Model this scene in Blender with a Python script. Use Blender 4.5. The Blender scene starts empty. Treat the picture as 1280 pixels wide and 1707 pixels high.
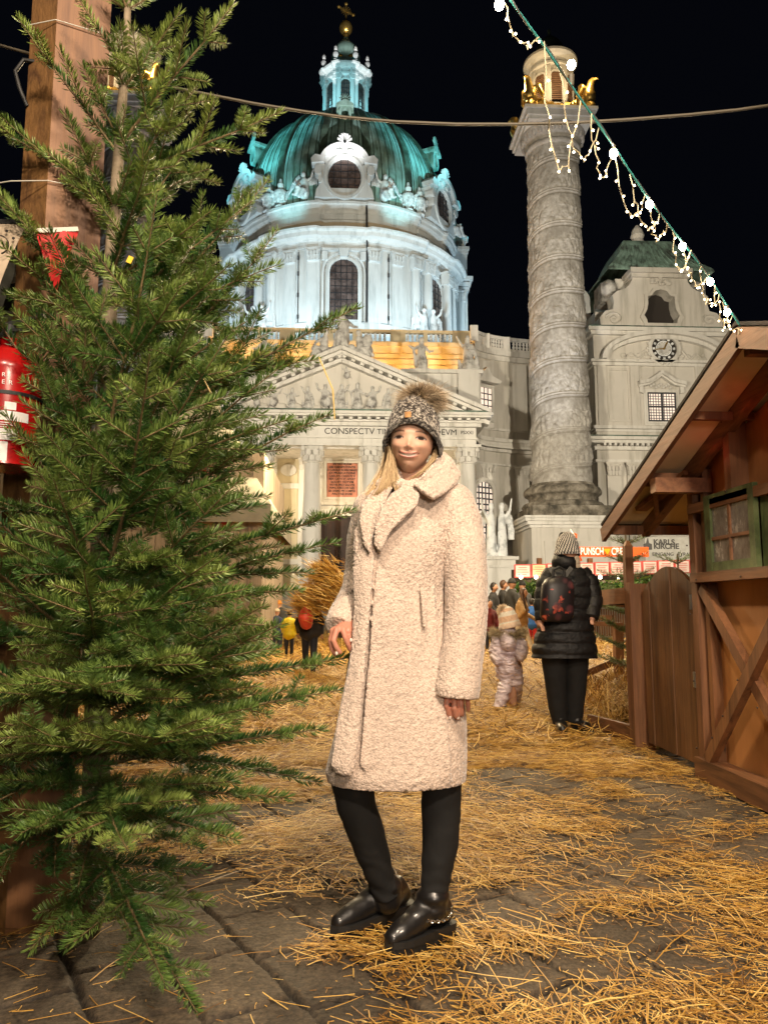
import bpy, math, random
import numpy as np
from mathutils import Vector, Matrix, noise as mnoise
R = math.radians
PI = math.pi
C = bpy.context.scene.collection
scene = bpy.context.scene
# ------------------------------------------------------------------ camera
YAW, PITCH, FPX = R(2.86), R(7.0), 1282.0
cam_d = bpy.data.cameras.new("camera")
cam = bpy.data.objects.new("camera", cam_d)
C.objects.link(cam)
cam.location = (0, 0, 1.1)
cam.rotation_euler = (R(90) + PITCH, 0, -YAW)
cam_d.sensor_fit = 'VERTICAL'
cam_d.sensor_height = 36.0
cam_d.lens = 36.0 * FPX / 1707.0
cam_d.clip_start = 0.05
cam_d.clip_end = 2000
scene.camera = cam
# ------------------------------------------------------------------ world (night sky)
world = bpy.data.worlds.new("World")
scene.world = world
world.use_nodes = True
wn = world.node_tree
wn.nodes.clear()
wo = wn.nodes.new('ShaderNodeOutputWorld')
bg = wn.nodes.new('ShaderNodeBackground')
bg.inputs[0].default_value = (0.0014, 0.0017, 0.0030, 1)
bg.inputs[1].default_value = 1.0
wn.links.new(bg.outputs[0], wo.inputs[0])
# ------------------------------------------------------------------ exposure
scene.view_settings.view_transform = 'Standard'
scene.view_settings.look = 'None'
scene.view_settings.exposure = 0.0
scene.view_settings.gamma = 1.0
scene.render.engine = 'CYCLES'
cy = scene.cycles
cy.use_denoising = True
try:
    cy.denoiser = 'OPENIMAGEDENOISE'
except Exception:
    pass
cy.max_bounces = 5
cy.diffuse_bounces = 3
cy.glossy_bounces = 2
cy.transmission_bounces = 4
cy.transparent_max_bounces = 6
cy.sample_clamp_indirect = 4.0
cy.caustics_reflective = False
cy.caustics_refractive = False
# ------------------------------------------------------------------ lamps
# flood lamps of the church and unseen lights added over the market path
def lamp(name, typ, loc, power, col, target=None, size=None, cone=None, blend=0.5):
    ld = bpy.data.lights.new(name, typ)
    ld.energy = power
    ld.color = col
    if typ == 'SPOT':
        ld.spot_size = R(cone or 60)
        ld.spot_blend = blend
        ld.shadow_soft_size = size or 0.3
    elif typ == 'AREA':
        ld.shape = 'DISK'
        ld.size = size or 1.0
    else:
        ld.shadow_soft_size = size or 0.1
    o = bpy.data.objects.new(name, ld)
    C.objects.link(o)
    o.location = loc
    if target is not None:
        d = Vector(target) - Vector(loc)
        o.rotation_euler = d.to_track_quat('-Z', 'Y').to_euler()
    return o
CX = -0.33           # church axis
WARM = (1.0, 0.72, 0.42)
# unseen overhead market lamps, plus a fill and far points added to brighten
lamp('added_market_light', 'SPOT', (1.1, -1.7, 3.8), 860, (1.0, 0.80, 0.60), (0.8, 3.2, 0.7), 0.14, 100, 0.8)
lamp('added_market_light', 'SPOT', (0.6, -0.3, 4.9), 420, (1.0, 0.80, 0.60), (0.6, 3.0, 0.2), 0.14, 125, 0.6)
lamp('added_market_light', 'SPOT', (-0.7, -0.2, 4.9), 520, (1.0, 0.82, 0.62), (0.2, 3.4, 1.0), 0.12, 120, 0.6)
lamp('added_market_light', 'SPOT', (0.7, -2.6, 1.95), 420, (1.0, 0.84, 0.68), (0.45, 2.6, 1.45), 0.4, 46, 0.9)  # unseen fill spot added to brighten the woman's face
lamp('added_market_light', 'POINT', (0.9, 5.6, 4.3), 300, (1.0, 0.76, 0.44), None, 0.2)  # points ahead added to brighten straw and crowd, without fixtures
lamp('added_market_light', 'POINT', (-0.4, 9.5, 4.6), 480, (1.0, 0.76, 0.44), None, 0.25)
lamp('added_market_light', 'POINT', (-0.6, 15.0, 5.0), 1400, (1.0, 0.76, 0.44), None, 0.3)
lamp('added_market_light', 'POINT', (4.5, 18.0, 5.0), 1400, (1.0, 0.78, 0.48), None, 0.3)
lamp('added_market_light', 'POINT', (9.5, 22.0, 6.0), 1200, (1.0, 0.80, 0.56), None, 0.3)
COOL = (0.66, 0.90, 1.0)
# drum floods on the portico roof, behind the balustrade
for dx in (-7, 7):
    lamp('drum_flood', 'SPOT', (CX + dx, 64.6, 25.2), 4600, COOL, (CX + dx * 0.6, 73, 35), 0.5, 110, 0.8)
for s in (-1, 1):
    lamp('drum_flood', 'SPOT', (CX + s * 21, 73, 24.0), 7500, COOL, (CX + s * 10, 82, 35), 0.5, 90, 0.8)
    lamp('lantern_flood', 'SPOT', (CX + s * 4.5, 76.0, 54.6), 600, (0.95, 1.0, 0.98), (CX + s * 0.8, 82.5, 61), 0.2, 80, 0.8)
lamp('lantern_flood', 'SPOT', (CX, 50, 20.0), 120000, (1.0, 0.98, 0.94), (CX, 82, 64), 0.3, 13, 0.8)
for s in (-1, 1):
    lamp('dome_flood', 'SPOT', (CX + s * 24.5, 60, 36.0), 60000 if s < 0 else 50000, (0.26, 0.92, 1.0), (CX + s * 6.0, 78, 51.5), 0.4, 22, 0.9)
    lamp('dome_flood', 'SPOT', (CX + s * 30, 78, 38), 36000, (0.16, 0.88, 1.0), (CX + s * 9, 83, 49), 0.4, 26, 0.9)
    lamp('dome_flood', 'SPOT', (CX + s * 6.5, 52.0, 21.5), 34000, (0.4, 0.95, 1.0), (CX + s * 5.5, 78, 47.0), 0.4, 11, 0.8)
lamp('lantern_flood', 'SPOT', (CX + 1.5, 72, 57), 2200, (1.0, 0.9, 0.7), (CX, 84, 70), 0.1, 22, 0.7)
# amber floods between attic and pediment
for x in (-7.5, -3.2, 3.2, 7.5):
    lamp('attic_flood', 'POINT', (CX + x, 59.6, 19.7), 640, (1.0, 0.50, 0.13), None, 0.2)
# warm lamps inside the portico
for x in (-7.2, -3.8, 0.0, 3.8, 7.2):
    lamp('portico_lamp', 'POINT', (CX + x, 54.9, 9.2), 165, (1.0, 0.74, 0.42), None, 0.2)
# facade floods on masts across the square
lamp('facade_flood', 'SPOT', (-16, 14, 9), 54000, (1.0, 0.87, 0.66), (4, 57, 15), 0.6, 62, 0.7)
lamp('facade_flood', 'SPOT', (22, 12, 9), 52000, (1.0, 0.87, 0.66), (14, 57, 16), 0.6, 62, 0.7)
lamp('column_flood', 'SPOT', (11.8, 46, 1.5), 13000, (0.86, 0.90, 1.0), (16.2, 57, 31), 0.3, 36, 0.9)
lamp('column_flood', 'SPOT', (-12.4, 46, 1.5), 12000, (0.86, 0.90, 1.0), (-16.8, 57, 31), 0.3, 36, 0.9)
for s in (-1, 1):
    for dx, dy in ((-3.2, -2.0), (2.0, -3.2), (-1.0, -3.4)):
        lamp('cupola_flood', 'POINT', (CX + s * 16.7 + dx, 57 + dy, 41.6), 260, (1.0, 0.74, 0.40), None, 0.1)

def W(px, py, Y):
    """world point on the plane y = Y for a photograph pixel (1280 x 1707)"""
    a, p = YAW, PITCH
    r = (math.cos(a), -math.sin(a), 0)
    fh = (math.sin(a), math.cos(a))
    f = (fh[0] * math.cos(p), fh[1] * math.cos(p), math.sin(p))
    u = (-fh[0] * math.sin(p), -fh[1] * math.sin(p), math.cos(p))
    d = [f[i] * FPX + r[i] * (px - 640) + u[i] * (853.5 - py) for i in range(3)]
    s = Y / d[1]
    return Vector((d[0] * s, Y, d[2] * s + 1.1))
def G(px, py, z=0.0):
    v = W(px, py, 1.0) - Vector((0, 0, 1.1))
    s = (z - 1.1) / v.z
    return Vector((v.x * s, v.y * s, z))

# ------------------------------------------------------------------ numpy noise
def _hash(ix, iy, iz, seed):
    h = (ix.astype(np.int64) * 374761393 + iy.astype(np.int64) * 668265263 + iz.astype(np.int64) * 2147483647 + seed * 974634721) & 0xFFFFFFFF
    h = ((h ^ (h >> 13)) * 1274126177) & 0xFFFFFFFF
    h = ((h ^ (h >> 16)) * 2246822519) & 0xFFFFFFFF
    h = h ^ (h >> 15)
    return (h & 0xFFFFFF).astype(np.float64) / 0xFFFFFF
def vnoise(P, scale=1.0, seed=0):
    Q = np.asarray(P, dtype=np.float64) * scale
    I = np.floor(Q).astype(np.int64)
    f = Q - I
    f = f * f * (3 - 2 * f)
    out = 0
    for dx in (0, 1):
        wx = f[:, 0] if dx else 1 - f[:, 0]
        for dy in (0, 1):
            wy = f[:, 1] if dy else 1 - f[:, 1]
            for dz in (0, 1):
                wz = f[:, 2] if dz else 1 - f[:, 2]
                out = out + wx * wy * wz * _hash(I[:, 0] + dx, I[:, 1] + dy, I[:, 2] + dz, seed)
    return out * 2 - 1
def fbm(P, scale=1.0, seed=0, octv=3):
    s, a, o = 0, 1.0, 0
    for k in range(octv):
        s = s + a * vnoise(P, scale * 2 ** k, seed + k * 17)
        o += a
        a *= 0.5
    return s / o
def worley(P, scale=1.0, seed=0):
    Q = np.asarray(P, dtype=np.float64) * scale
    I = np.floor(Q).astype(np.int64)
    f = Q - I
    F1 = np.full(len(Q), 9.0)
    F2 = np.full(len(Q), 9.0)
    for dx in (-1, 0, 1):
        for dy in (-1, 0, 1):
            for dz in (-1, 0, 1):
                a, b, c = I[:, 0] + dx, I[:, 1] + dy, I[:, 2] + dz
                d = np.sqrt((dx + _hash(a, b, c, seed) - f[:, 0]) ** 2 + (dy + _hash(a, b, c, seed + 5) - f[:, 1]) ** 2 + (dz + _hash(a, b, c, seed + 9) - f[:, 2]) ** 2)
                m = d < F1
                F2 = np.where(m, F1, np.minimum(F2, d))
                F1 = np.where(m, d, F1)
    return F1, F2

# ------------------------------------------------------------------ objects
def world_loc(o):
    v = Vector((0, 0, 0))
    while o is not None:
        v = v + o.location
        o = o.parent
    return v
def tag(o, label=None, cat=None, group=None, kind=None):
    if label: o['label'] = label
    if cat: o['category'] = cat
    if group: o['group'] = group
    if kind: o['kind'] = kind
    return o
def thing(name, loc, label, cat, group=None, rz=0.0):
    o = bpy.data.objects.new(name, None)
    o.empty_display_size = 0.1
    C.objects.link(o)
    o.location = loc
    o.rotation_euler = (0, 0, rz)
    return tag(o, label, cat, group)
def copy_tree(o, parent=None):
    c = o.copy()
    C.objects.link(c)
    c.parent = parent
    for ch in o.children:
        copy_tree(ch, c)
    return c
def rawmesh(name, V, F, smooth=False, mats=None, midx=None, attr=None, col=None):
    V = np.asarray(V, dtype=np.float32)
    me = bpy.data.meshes.new(name)
    if isinstance(F, np.ndarray):
        n, k = F.shape
        me.vertices.add(len(V))
        me.vertices.foreach_set('co', V.ravel())
        me.loops.add(n * k)
        me.loops.foreach_set('vertex_index', F.astype(np.int32).ravel())
        me.polygons.add(n)
        me.polygons.foreach_set('loop_start', np.arange(0, n * k, k, dtype=np.int32))
        try:
            me.polygons.foreach_set('loop_total', np.full(n, k, dtype=np.int32))
        except Exception:
            pass
        me.update(calc_edges=True)
    else:
        me.from_pydata([tuple(map(float, v)) for v in V], [], F)
        me.update()
    if smooth:
        me.polygons.foreach_set('use_smooth', np.ones(len(me.polygons), dtype=bool))
    for m in mats or []:
        me.materials.append(m)
    if midx is not None:
        me.polygons.foreach_set('material_index', np.asarray(midx, dtype=np.int32))
    if attr is not None:
        a = me.attributes.new('rnd', 'FLOAT', 'POINT')
        a.data.foreach_set('value', np.asarray(attr, dtype=np.float32))
    if col is not None:
        a = me.attributes.new('tint', 'FLOAT_COLOR', 'POINT')
        c4 = np.ones((len(V), 4), dtype=np.float32)
        c4[:, :3] = col
        a.data.foreach_set('color', c4.ravel())
    return me
def link(name, me, parent=None):
    o = bpy.data.objects.new(name, me)
    C.objects.link(o)
    if parent is not None:
        o.parent = parent
    return o
class MB:
    """collects shapes in world coordinates and links them as one mesh object"""
    def __init__(s):
        s.V, s.F, s.M, s.n, s.cm = [], [], [], 0, 0
    def add(s, V, F):
        V = np.asarray(V, dtype=np.float64).reshape(-1, 3)
        s.V.append(V)
        s.F.extend([tuple(int(i) + s.n for i in f) for f in F])
        s.M.extend([s.cm] * len(F))
        s.n += len(V)
        return s
    def box(s, c, size, rz=0.0, rx=0.0, ry=0.0, taper=1.0):
        x, y, z = size[0] / 2, size[1] / 2, size[2] / 2
        v = [(-x, -y, -z), (x, -y, -z), (x, y, -z), (-x, y, -z), (-x * taper, -y * taper, z), (x * taper, -y * taper, z), (x * taper, y * taper, z), (-x * taper, y * taper, z)]
        m = (Matrix.Rotation(rz, 3, 'Z') @ Matrix.Rotation(ry, 3, 'Y') @ Matrix.Rotation(rx, 3, 'X'))
        v = [m @ Vector(p) + Vector(c) for p in v]
        return s.add([tuple(p) for p in v], [(0, 3, 2, 1), (4, 5, 6, 7), (0, 1, 5, 4), (1, 2, 6, 5), (2, 3, 7, 6), (3, 0, 4, 7)])
    def bar(s, a, b, w, h, up=(0, 0, 1)):
        """beam from a to b, w wide, h high (along up)"""
        a, b, up = Vector(a), Vector(b), Vector(up)
        d = (b - a).normalized()
        sd = d.cross(up)
        if sd.length < 1e-5:
            sd = d.cross(Vector((1, 0, 0)))
        sd.normalize()
        u = sd.cross(d).normalized()
        v = []
        for q in (a, b):
            for (i, j) in ((-1, -1), (1, -1), (1, 1), (-1, 1)):
                v.append(tuple(q + sd * (w / 2 * i) + u * (h / 2 * j)))
        return s.add(v, [(0, 1, 2, 3), (7, 6, 5, 4), (0, 4, 5, 1), (1, 5, 6, 2), (2, 6, 7, 3), (3, 7, 4, 0)])
    def tube(s, path, rad, seg=8, cap=True):
        P = [Vector(p) for p in path]
        n = len(P)
        if not hasattr(rad, '__len__'):
            rad = [rad] * n
        V, F = [], []
        prev = None
        for i in range(n):
            t = (P[min(i + 1, n - 1)] - P[max(i - 1, 0)])
            t = t.normalized() if t.length > 1e-9 else Vector((0, 0, 1))
            if prev is None:
                ref = Vector((0, 0, 1)) if abs(t.z) < 0.9 else Vector((1, 0, 0))
                e1 = t.cross(ref).normalized()
            else:
                e1 = (prev - t * prev.dot(t)).normalized()
            prev = e1
            e2 = t.cross(e1)
            for k in range(seg):
                a = 2 * PI * k / seg
                V.append(tuple(P[i] + (e1 * math.cos(a) + e2 * math.sin(a)) * rad[i]))
        for i in range(n - 1):
            for k in range(seg):
                k2 = (k + 1) % seg
                F.append((i * seg + k, i * seg + k2, (i + 1) * seg + k2, (i + 1) * seg + k))
        if cap:
            F.append(tuple(range(seg - 1, -1, -1)))
            F.append(tuple((n - 1) * seg + k for k in range(seg)))
        return s.add(V, F)
    def lathe(s, prof, c=(0, 0), seg=48, a0=0.0, a1=2 * PI, rmod=None, ex=1.0, ey=1.0):
        """angle 0 faces the viewer (-Y), positive to the right"""
        full = abs(a1 - a0 - 2 * PI) < 1e-6
        n = seg if full else seg + 1
        V, F = [], []
        for j, (r, z) in enumerate(prof):
            for k in range(n):
                a = a0 + (a1 - a0) * k / seg
                rr = r + (rmod(a, j, z) if rmod else 0)
                V.append((c[0] + rr * math.sin(a) * ex, c[1] - rr * math.cos(a) * ey, z))
        for j in range(len(prof) - 1):
            for k in range(seg):
                k2 = (k + 1) % n
                F.append((j * n + k, j * n + k2, (j + 1) * n + k2, (j + 1) * n + k))
        return s.add(V, F)
    def prism(s, poly, y0, y1, to=None):
        """polygon [(x,z)] extruded along y from y0 to y1; `to` maps (x,y,z) on to another frame"""
        n = len(poly)
        V = [(x, y0, z) for x, z in poly] + [(x, y1, z) for x, z in poly]
        if to:
            V = [to(*v) for v in V]
        F = [tuple(range(n - 1, -1, -1)), tuple(range(n, 2 * n))]
        for i in range(n):
            j = (i + 1) % n
            F.append((i, j, n + j, n + i))
        return s.add(V, F)
    def ball(s, c, r, seg=12, rings=8, e=(1, 1, 1)):
        V, F = [], []
        for i in range(1, rings):
            p = PI * i / rings
            for k in range(seg):
                a = 2 * PI * k / seg
                V.append((c[0] + r * e[0] * math.sin(p) * math.cos(a), c[1] + r * e[1] * math.sin(p) * math.sin(a), c[2] + r * e[2] * math.cos(p)))
        V.append((c[0], c[1], c[2] + r * e[2]))
        V.append((c[0], c[1], c[2] - r * e[2]))
        t, b = len(V) - 2, len(V) - 1
        for i in range(rings - 2):
            for k in range(seg):
                k2 = (k + 1) % seg
                F.append((i * seg + k, (i + 1) * seg + k, (i + 1) * seg + k2, i * seg + k2))
        for k in range(seg):
            k2 = (k + 1) % seg
            F.append((t, k, k2))
            F.append((b, (rings - 2) * seg + k2, (rings - 2) * seg + k))
        return s.add(V, F)
    def merged(s):
        return np.vstack(s.V) if s.V else np.zeros((0, 3))
    def build(s, name, m, parent=None, smooth=False, label=None, origin=None, auto=None):
        V = s.merged()
        off = world_loc(parent) if parent is not None else Vector((0, 0, 0))
        if origin is not None and parent is None:
            off = Vector(origin)
        V = V - np.array(off)
        mats = m if isinstance(m, (list, tuple)) else [m]
        me = rawmesh(name, V, s.F, smooth, mats, s.M if len(mats) > 1 else None)
        if auto is not None:
            me.polygons.foreach_set('use_smooth', np.ones(len(me.polygons), dtype=bool))
            try:
                me.set_sharp_from_angle(angle=R(auto))
            except Exception:
                pass
        o = link(name, me, parent)
        if origin is not None and parent is None:
            o.location = origin
        if label:
            o['label'] = label
        return o

# ------------------------------------------------------------------ materials
def nmat(name):
    m = bpy.data.materials.new(name)
    m.use_nodes = True
    nt = m.node_tree
    b = nt.nodes['Principled BSDF']
    return m, nt, b
def ramp(nt, fac, stops):
    r = nt.nodes.new('ShaderNodeValToRGB')
    el = r.color_ramp.elements
    while len(el) < len(stops):
        el.new(0.5)
    for e, (p, c) in zip(el, stops):
        e.position = p
        e.color = (*c, 1)
    nt.links.new(fac, r.inputs[0])
    return r.outputs[0]
def noise_node(nt, scale, detail=4, rough=0.55, vec=None, dist=0.0):
    n = nt.nodes.new('ShaderNodeTexNoise')
    n.inputs['Scale'].default_value = scale
    n.inputs['Detail'].default_value = detail
    n.inputs['Roughness'].default_value = rough
    n.inputs['Distortion'].default_value = dist
    if vec is not None:
        nt.links.new(vec, n.inputs['Vector'])
    return n.outputs['Fac']
def coord(nt, scale=(1, 1, 1), rot=(0, 0, 0), kind='Object'):
    t = nt.nodes.new('ShaderNodeTexCoord')
    mp = nt.nodes.new('ShaderNodeMapping')
    mp.inputs['Scale'].default_value = scale
    mp.inputs['Rotation'].default_value = rot
    nt.links.new(t.outputs[kind], mp.inputs['Vector'])
    return mp.outputs[0]
def bump(nt, b, h, strength=0.3, dist=0.01):
    n = nt.nodes.new('ShaderNodeBump')
    n.inputs['Strength'].default_value = strength
    n.inputs['Distance'].default_value = dist
    nt.links.new(h, n.inputs['Height'])
    nt.links.new(n.outputs[0], b.inputs['Normal'])
    return n
def mixc(nt, fac, a, bb, typ='MIX'):
    n = nt.nodes.new('ShaderNodeMix')
    n.data_type = 'RGBA'
    n.blend_type = typ
    for sock, v in ((n.inputs[0], fac), (n.inputs[6], a), (n.inputs[7], bb)):
        if isinstance(v, (int, float)):
            sock.default_value = v
        elif isinstance(v, tuple):
            sock.default_value = (*v, 1)
        else:
            nt.links.new(v, sock)
    return n.outputs[2]
def varied(name, base, dark, light=None, scale=1.0, rough=0.8, bscale=None, bstr=0.2, bdist=0.02, metal=0.0, sc=(1, 1, 1), detail=5, lo=0.35, hi=0.68):
    m, nt, b = nmat(name)
    v = coord(nt, sc)
    f = noise_node(nt, scale, detail, 0.6, v)
    stops = [(lo, dark), (0.5, base), (hi, light or base)]
    nt.links.new(ramp(nt, f, stops), b.inputs['Base Color'])
    b.inputs['Roughness'].default_value = rough
    b.inputs['Metallic'].default_value = metal
    if bscale:
        bump(nt, b, noise_node(nt, bscale, 4, 0.6, v), bstr, bdist)
    return m
def plain(name, c, rough=0.6, metal=0.0, emit=None, strength=0.0):
    m, nt, b = nmat(name)
    b.inputs['Base Color'].default_value = (*c, 1)
    b.inputs['Roughness'].default_value = rough
    b.inputs['Metallic'].default_value = metal
    if emit:
        b.inputs['Emission Color'].default_value = (*emit, 1)
        b.inputs['Emission Strength'].default_value = strength
    return m
def stucco(name, base, dark):
    """painted plaster with rain streaks"""
    m, nt, b = nmat(name)
    v = coord(nt, (1, 1, 1))
    big = noise_node(nt, 0.25, 5, 0.6, v)
    st = noise_node(nt, 1.0, 4, 0.65, coord(nt, (1.6, 1.6, 0.16)))
    c1 = ramp(nt, big, [(0.3, tuple(x * 0.86 for x in base)), (0.55, base), (0.75, tuple(min(1, x * 1.06) for x in base))])
    s = ramp(nt, st, [(0.28, (0, 0, 0)), (0.5, (1, 1, 1))])
    nt.links.new(mixc(nt, s, dark, c1), b.inputs['Base Color'])
    b.inputs['Roughness'].default_value = 0.85
    bump(nt, b, noise_node(nt, 6, 4, 0.6, v), 0.15, 0.02)
    return m
def wood(name, base, dark, axis='Z', scale=6.0, rough=0.6, bstr=0.35, stretch=14.0, knots=True):
    m, nt, b = nmat(name)
    s = {'X': (1 / stretch, 1, 1), 'Y': (1, 1 / stretch, 1), 'Z': (1, 1, 1 / stretch)}[axis]
    v = coord(nt, s)
    g = noise_node(nt, scale * 4, 6, 0.65, v, 0.6)
    fine = noise_node(nt, scale * 22, 4, 0.6, v)
    big = noise_node(nt, 1.3, 3, 0.6, coord(nt))
    col = ramp(nt, g, [(0.3, dark), (0.5, base), (0.72, tuple(min(1, x * 1.35) for x in base))])
    col = mixc(nt, ramp(nt, big, [(0.35, (0.55, 0.55, 0.55)), (0.65, (1, 1, 1))]), dark, col)
    col = mixc(nt, 0.35, col, ramp(nt, fine, [(0.35, (0.4, 0.4, 0.4)), (0.6, (1, 1, 1))]), 'MULTIPLY')
    if knots:
        vo = nt.nodes.new('ShaderNodeTexVoronoi')
        vo.inputs['Scale'].default_value = 4.5
        nt.links.new(coord(nt, {'X': (0.45, 1, 1), 'Y': (1, 0.45, 1), 'Z': (1, 1, 0.45)}[axis]), vo.inputs['Vector'])
        col = mixc(nt, ramp(nt, vo.outputs['Distance'], [(0.02, (0.8, 0.8, 0.8)), (0.07, (0, 0, 0))]), col, tuple(x * 0.35 for x in dark))
    nt.links.new(col, b.inputs['Base Color'])
    b.inputs['Roughness'].default_value = rough
    ad = nt.nodes.new('ShaderNodeMath')
    ad.operation = 'ADD'
    nt.links.new(g, ad.inputs[0])
    nt.links.new(fine, ad.inputs[1])
    bump(nt, b, ad.outputs[0], bstr, 0.004)
    return m
def tint_mat(name, rough=0.7, attr='tint', spec=None, bscale=None, bstr=0.2, bdist=0.003):
    m, nt, b = nmat(name)
    a = nt.nodes.new('ShaderNodeAttribute')
    a.attribute_name = attr
    nt.links.new(a.outputs['Color'], b.inputs['Base Color'])
    b.inputs['Roughness'].default_value = rough
    if spec is not None:
        b.inputs['Specular IOR Level'].default_value = spec
    if bscale:
        bump(nt, b, noise_node(nt, bscale, 3, 0.6, coord(nt)), bstr, bdist)
    return m
def rnd_mat(name, stops, rough=0.6, trans=0.0):
    m, nt, b = nmat(name)
    a = nt.nodes.new('ShaderNodeAttribute')
    a.attribute_name = 'rnd'
    nt.links.new(ramp(nt, a.outputs['Fac'], stops), b.inputs['Base Color'])
    b.inputs['Roughness'].default_value = rough
    return m
# ================================================================== CHURCH
M = {}
M['stucco'] = stucco('pale_stucco', (0.58, 0.55, 0.50), (0.36, 0.34, 0.29))
M['stucco_warm'] = stucco('ochre_stucco', (0.60, 0.52, 0.36), (0.42, 0.36, 0.24))
M['drum'] = stucco('white_stucco', (0.66, 0.69, 0.70), (0.44, 0.47, 0.48))
M['trim'] = stucco('trim_plaster', (0.66, 0.64, 0.60), (0.42, 0.40, 0.36))
M['drumtan'] = stucco('tan_plaster', (0.42, 0.35, 0.25), (0.34, 0.28, 0.2))
M['statue'] = varied('statue_stone', (0.46, 0.45, 0.43), (0.20, 0.19, 0.18), (0.62, 0.61, 0.58), 1.6, 0.85, 7, 0.3, 0.03)
M['statue_white'] = varied('white_statue_stone', (0.72, 0.74, 0.75), (0.42, 0.44, 0.45), (0.82, 0.84, 0.84), 1.6, 0.8, 7, 0.3, 0.03)
M['gold'] = varied('gilding', (0.75, 0.48, 0.12), (0.40, 0.22, 0.05), (0.9, 0.62, 0.2), 2.0, 0.32, 6, 0.3, 0.03, metal=0.9)
M['lead'] = plain('dark_window_bars', (0.03, 0.03, 0.035), 0.5)
M['door'] = wood('dark_church_door', (0.045, 0.018, 0.012), (0.015, 0.007, 0.005), 'Z', 1.0)
M['plaque'] = varied('red_marble', (0.50, 0.19, 0.12), (0.38, 0.13, 0.08), (0.58, 0.25, 0.16), 1.5, 0.5)
M['ink'] = plain('black_lettering', (0.02, 0.015, 0.012), 0.6)
M['greystep'] = varied('weathered_step_stone', (0.22, 0.20, 0.17), (0.09, 0.085, 0.07), (0.33, 0.30, 0.26), 0.8, 0.9, 5, 0.3, 0.03)
M['steel'] = plain('dull_steel', (0.35, 0.36, 0.36), 0.35, 0.8)
def copper_mat():
    m, nt, b = nmat('green_copper')
    v = coord(nt, (1, 1, 1))
    streak = noise_node(nt, 0.9, 5, 0.65, coord(nt, (1, 1, 0.12)))
    pat = noise_node(nt, 0.35, 5, 0.6, v)
    col = ramp(nt, pat, [(0.3, (0.18, 0.29, 0.26)), (0.48, (0.32, 0.53, 0.49)), (0.7, (0.44, 0.66, 0.62))])
    col = mixc(nt, ramp(nt, streak, [(0.34, (0, 0, 0)), (0.55, (1, 1, 1))]), (0.10, 0.17, 0.12), col)
    nt.links.new(col, b.inputs['Base Color'])
    b.inputs['Roughness'].default_value = 0.6
    bump(nt, b, noise_node(nt, 4, 4, 0.6, v), 0.3, 0.04)
    return m
M['copper'] = copper_mat()
M['towercopper'] = varied('weathered_roof_copper', (0.20, 0.31, 0.26), (0.07, 0.09, 0.08), (0.32, 0.48, 0.42), 1.2, 0.7, 6, 0.4, 0.05, sc=(1.5, 1.5, 0.4))
M['copper_dark'] = varied('dark_copper_rib', (0.07, 0.11, 0.08), (0.035, 0.05, 0.036), (0.13, 0.22, 0.17), 0.8, 0.6)
def glass_mat(name, c, rough=0.15, emit=None, st=0, nx=4.0, nz=4.0, kind='Object'):
    m, nt, b = nmat(name)
    b.inputs['Base Color'].default_value = (*c, 1)
    b.inputs['Roughness'].default_value = rough
    b.inputs['Specular IOR Level'].default_value = 0.7
    if emit:
        f = noise_node(nt, 0.9, 3, 0.6, coord(nt))
        nt.links.new(ramp(nt, f, [(0.3, tuple(x * 0.7 for x in emit)), (0.6, emit)]), b.inputs['Emission Color'])
        b.inputs['Emission Strength'].default_value = st
    else:
        f = noise_node(nt, 1.2, 4, 0.7, coord(nt))
        nt.links.new(ramp(nt, f, [(0.35, tuple(x * 0.5 for x in c)), (0.65, tuple(min(1, x * 1.6) for x in c))]), b.inputs['Base Color'])
    return m
M['dglass'] = glass_mat('dark_leaded_glass', (0.10, 0.075, 0.07))
M['litglass'] = glass_mat('lit_leaded_glass', (0.3, 0.25, 0.2), 0.3, (1.0, 0.80, 0.64), 1.1)
def arch(w, z0, zs, n=12, flat=False):
    """outline of a round-headed opening: jambs from z0 to the spring line zs"""
    p = [(-w / 2, z0), (w / 2, z0)]
    for i in range(n + 1):
        a = PI * i / n
        p.append((w / 2 * math.cos(a), zs + w / 2 * math.sin(a)))
    return p
def oval(w, h, zc, n=28):
    return [(w / 2 * math.cos(2 * PI * i / n), zc + h / 2 * math.sin(2 * PI * i / n)) for i in range(n)]
def rect(w, z0, z1, x=0):
    return [(x - w / 2, z0), (x + w / 2, z0), (x + w / 2, z1), (x - w / 2, z1)]
def ring(mb, outer, inner, y0, y1, to=None):
    n = len(outer)
    V = [(x, y0, z) for x, z in outer] + [(x, y0, z) for x, z in inner] + [(x, y1, z) for x, z in outer] + [(x, y1, z) for x, z in inner]
    if to: V = [to(*v) for v in V]
    F = []
    for i in range(n):
        j = (i + 1) % n
        F += [(i, j, n + j, n + i), (2 * n + i, 3 * n + i, 3 * n + j, 2 * n + j), (i, 2 * n + i, 2 * n + j, j), (n + i, n + j, 3 * n + j, 3 * n + i)]
    mb.add(V, F)
def polar(cx, cyy, th, r):
    ox, oy, tx, ty = math.sin(th), -math.cos(th), math.cos(th), math.sin(th)
    return lambda x, y, z: (cx + ox * (r - y) + tx * x, cyy + oy * (r - y) + ty * x, z)
def planar(cx, cyy, rz=0.0):
    c, s = math.cos(rz), math.sin(rz)
    return lambda x, y, z: (cx + c * x - s * y, cyy + s * x + c * y, z)
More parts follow.
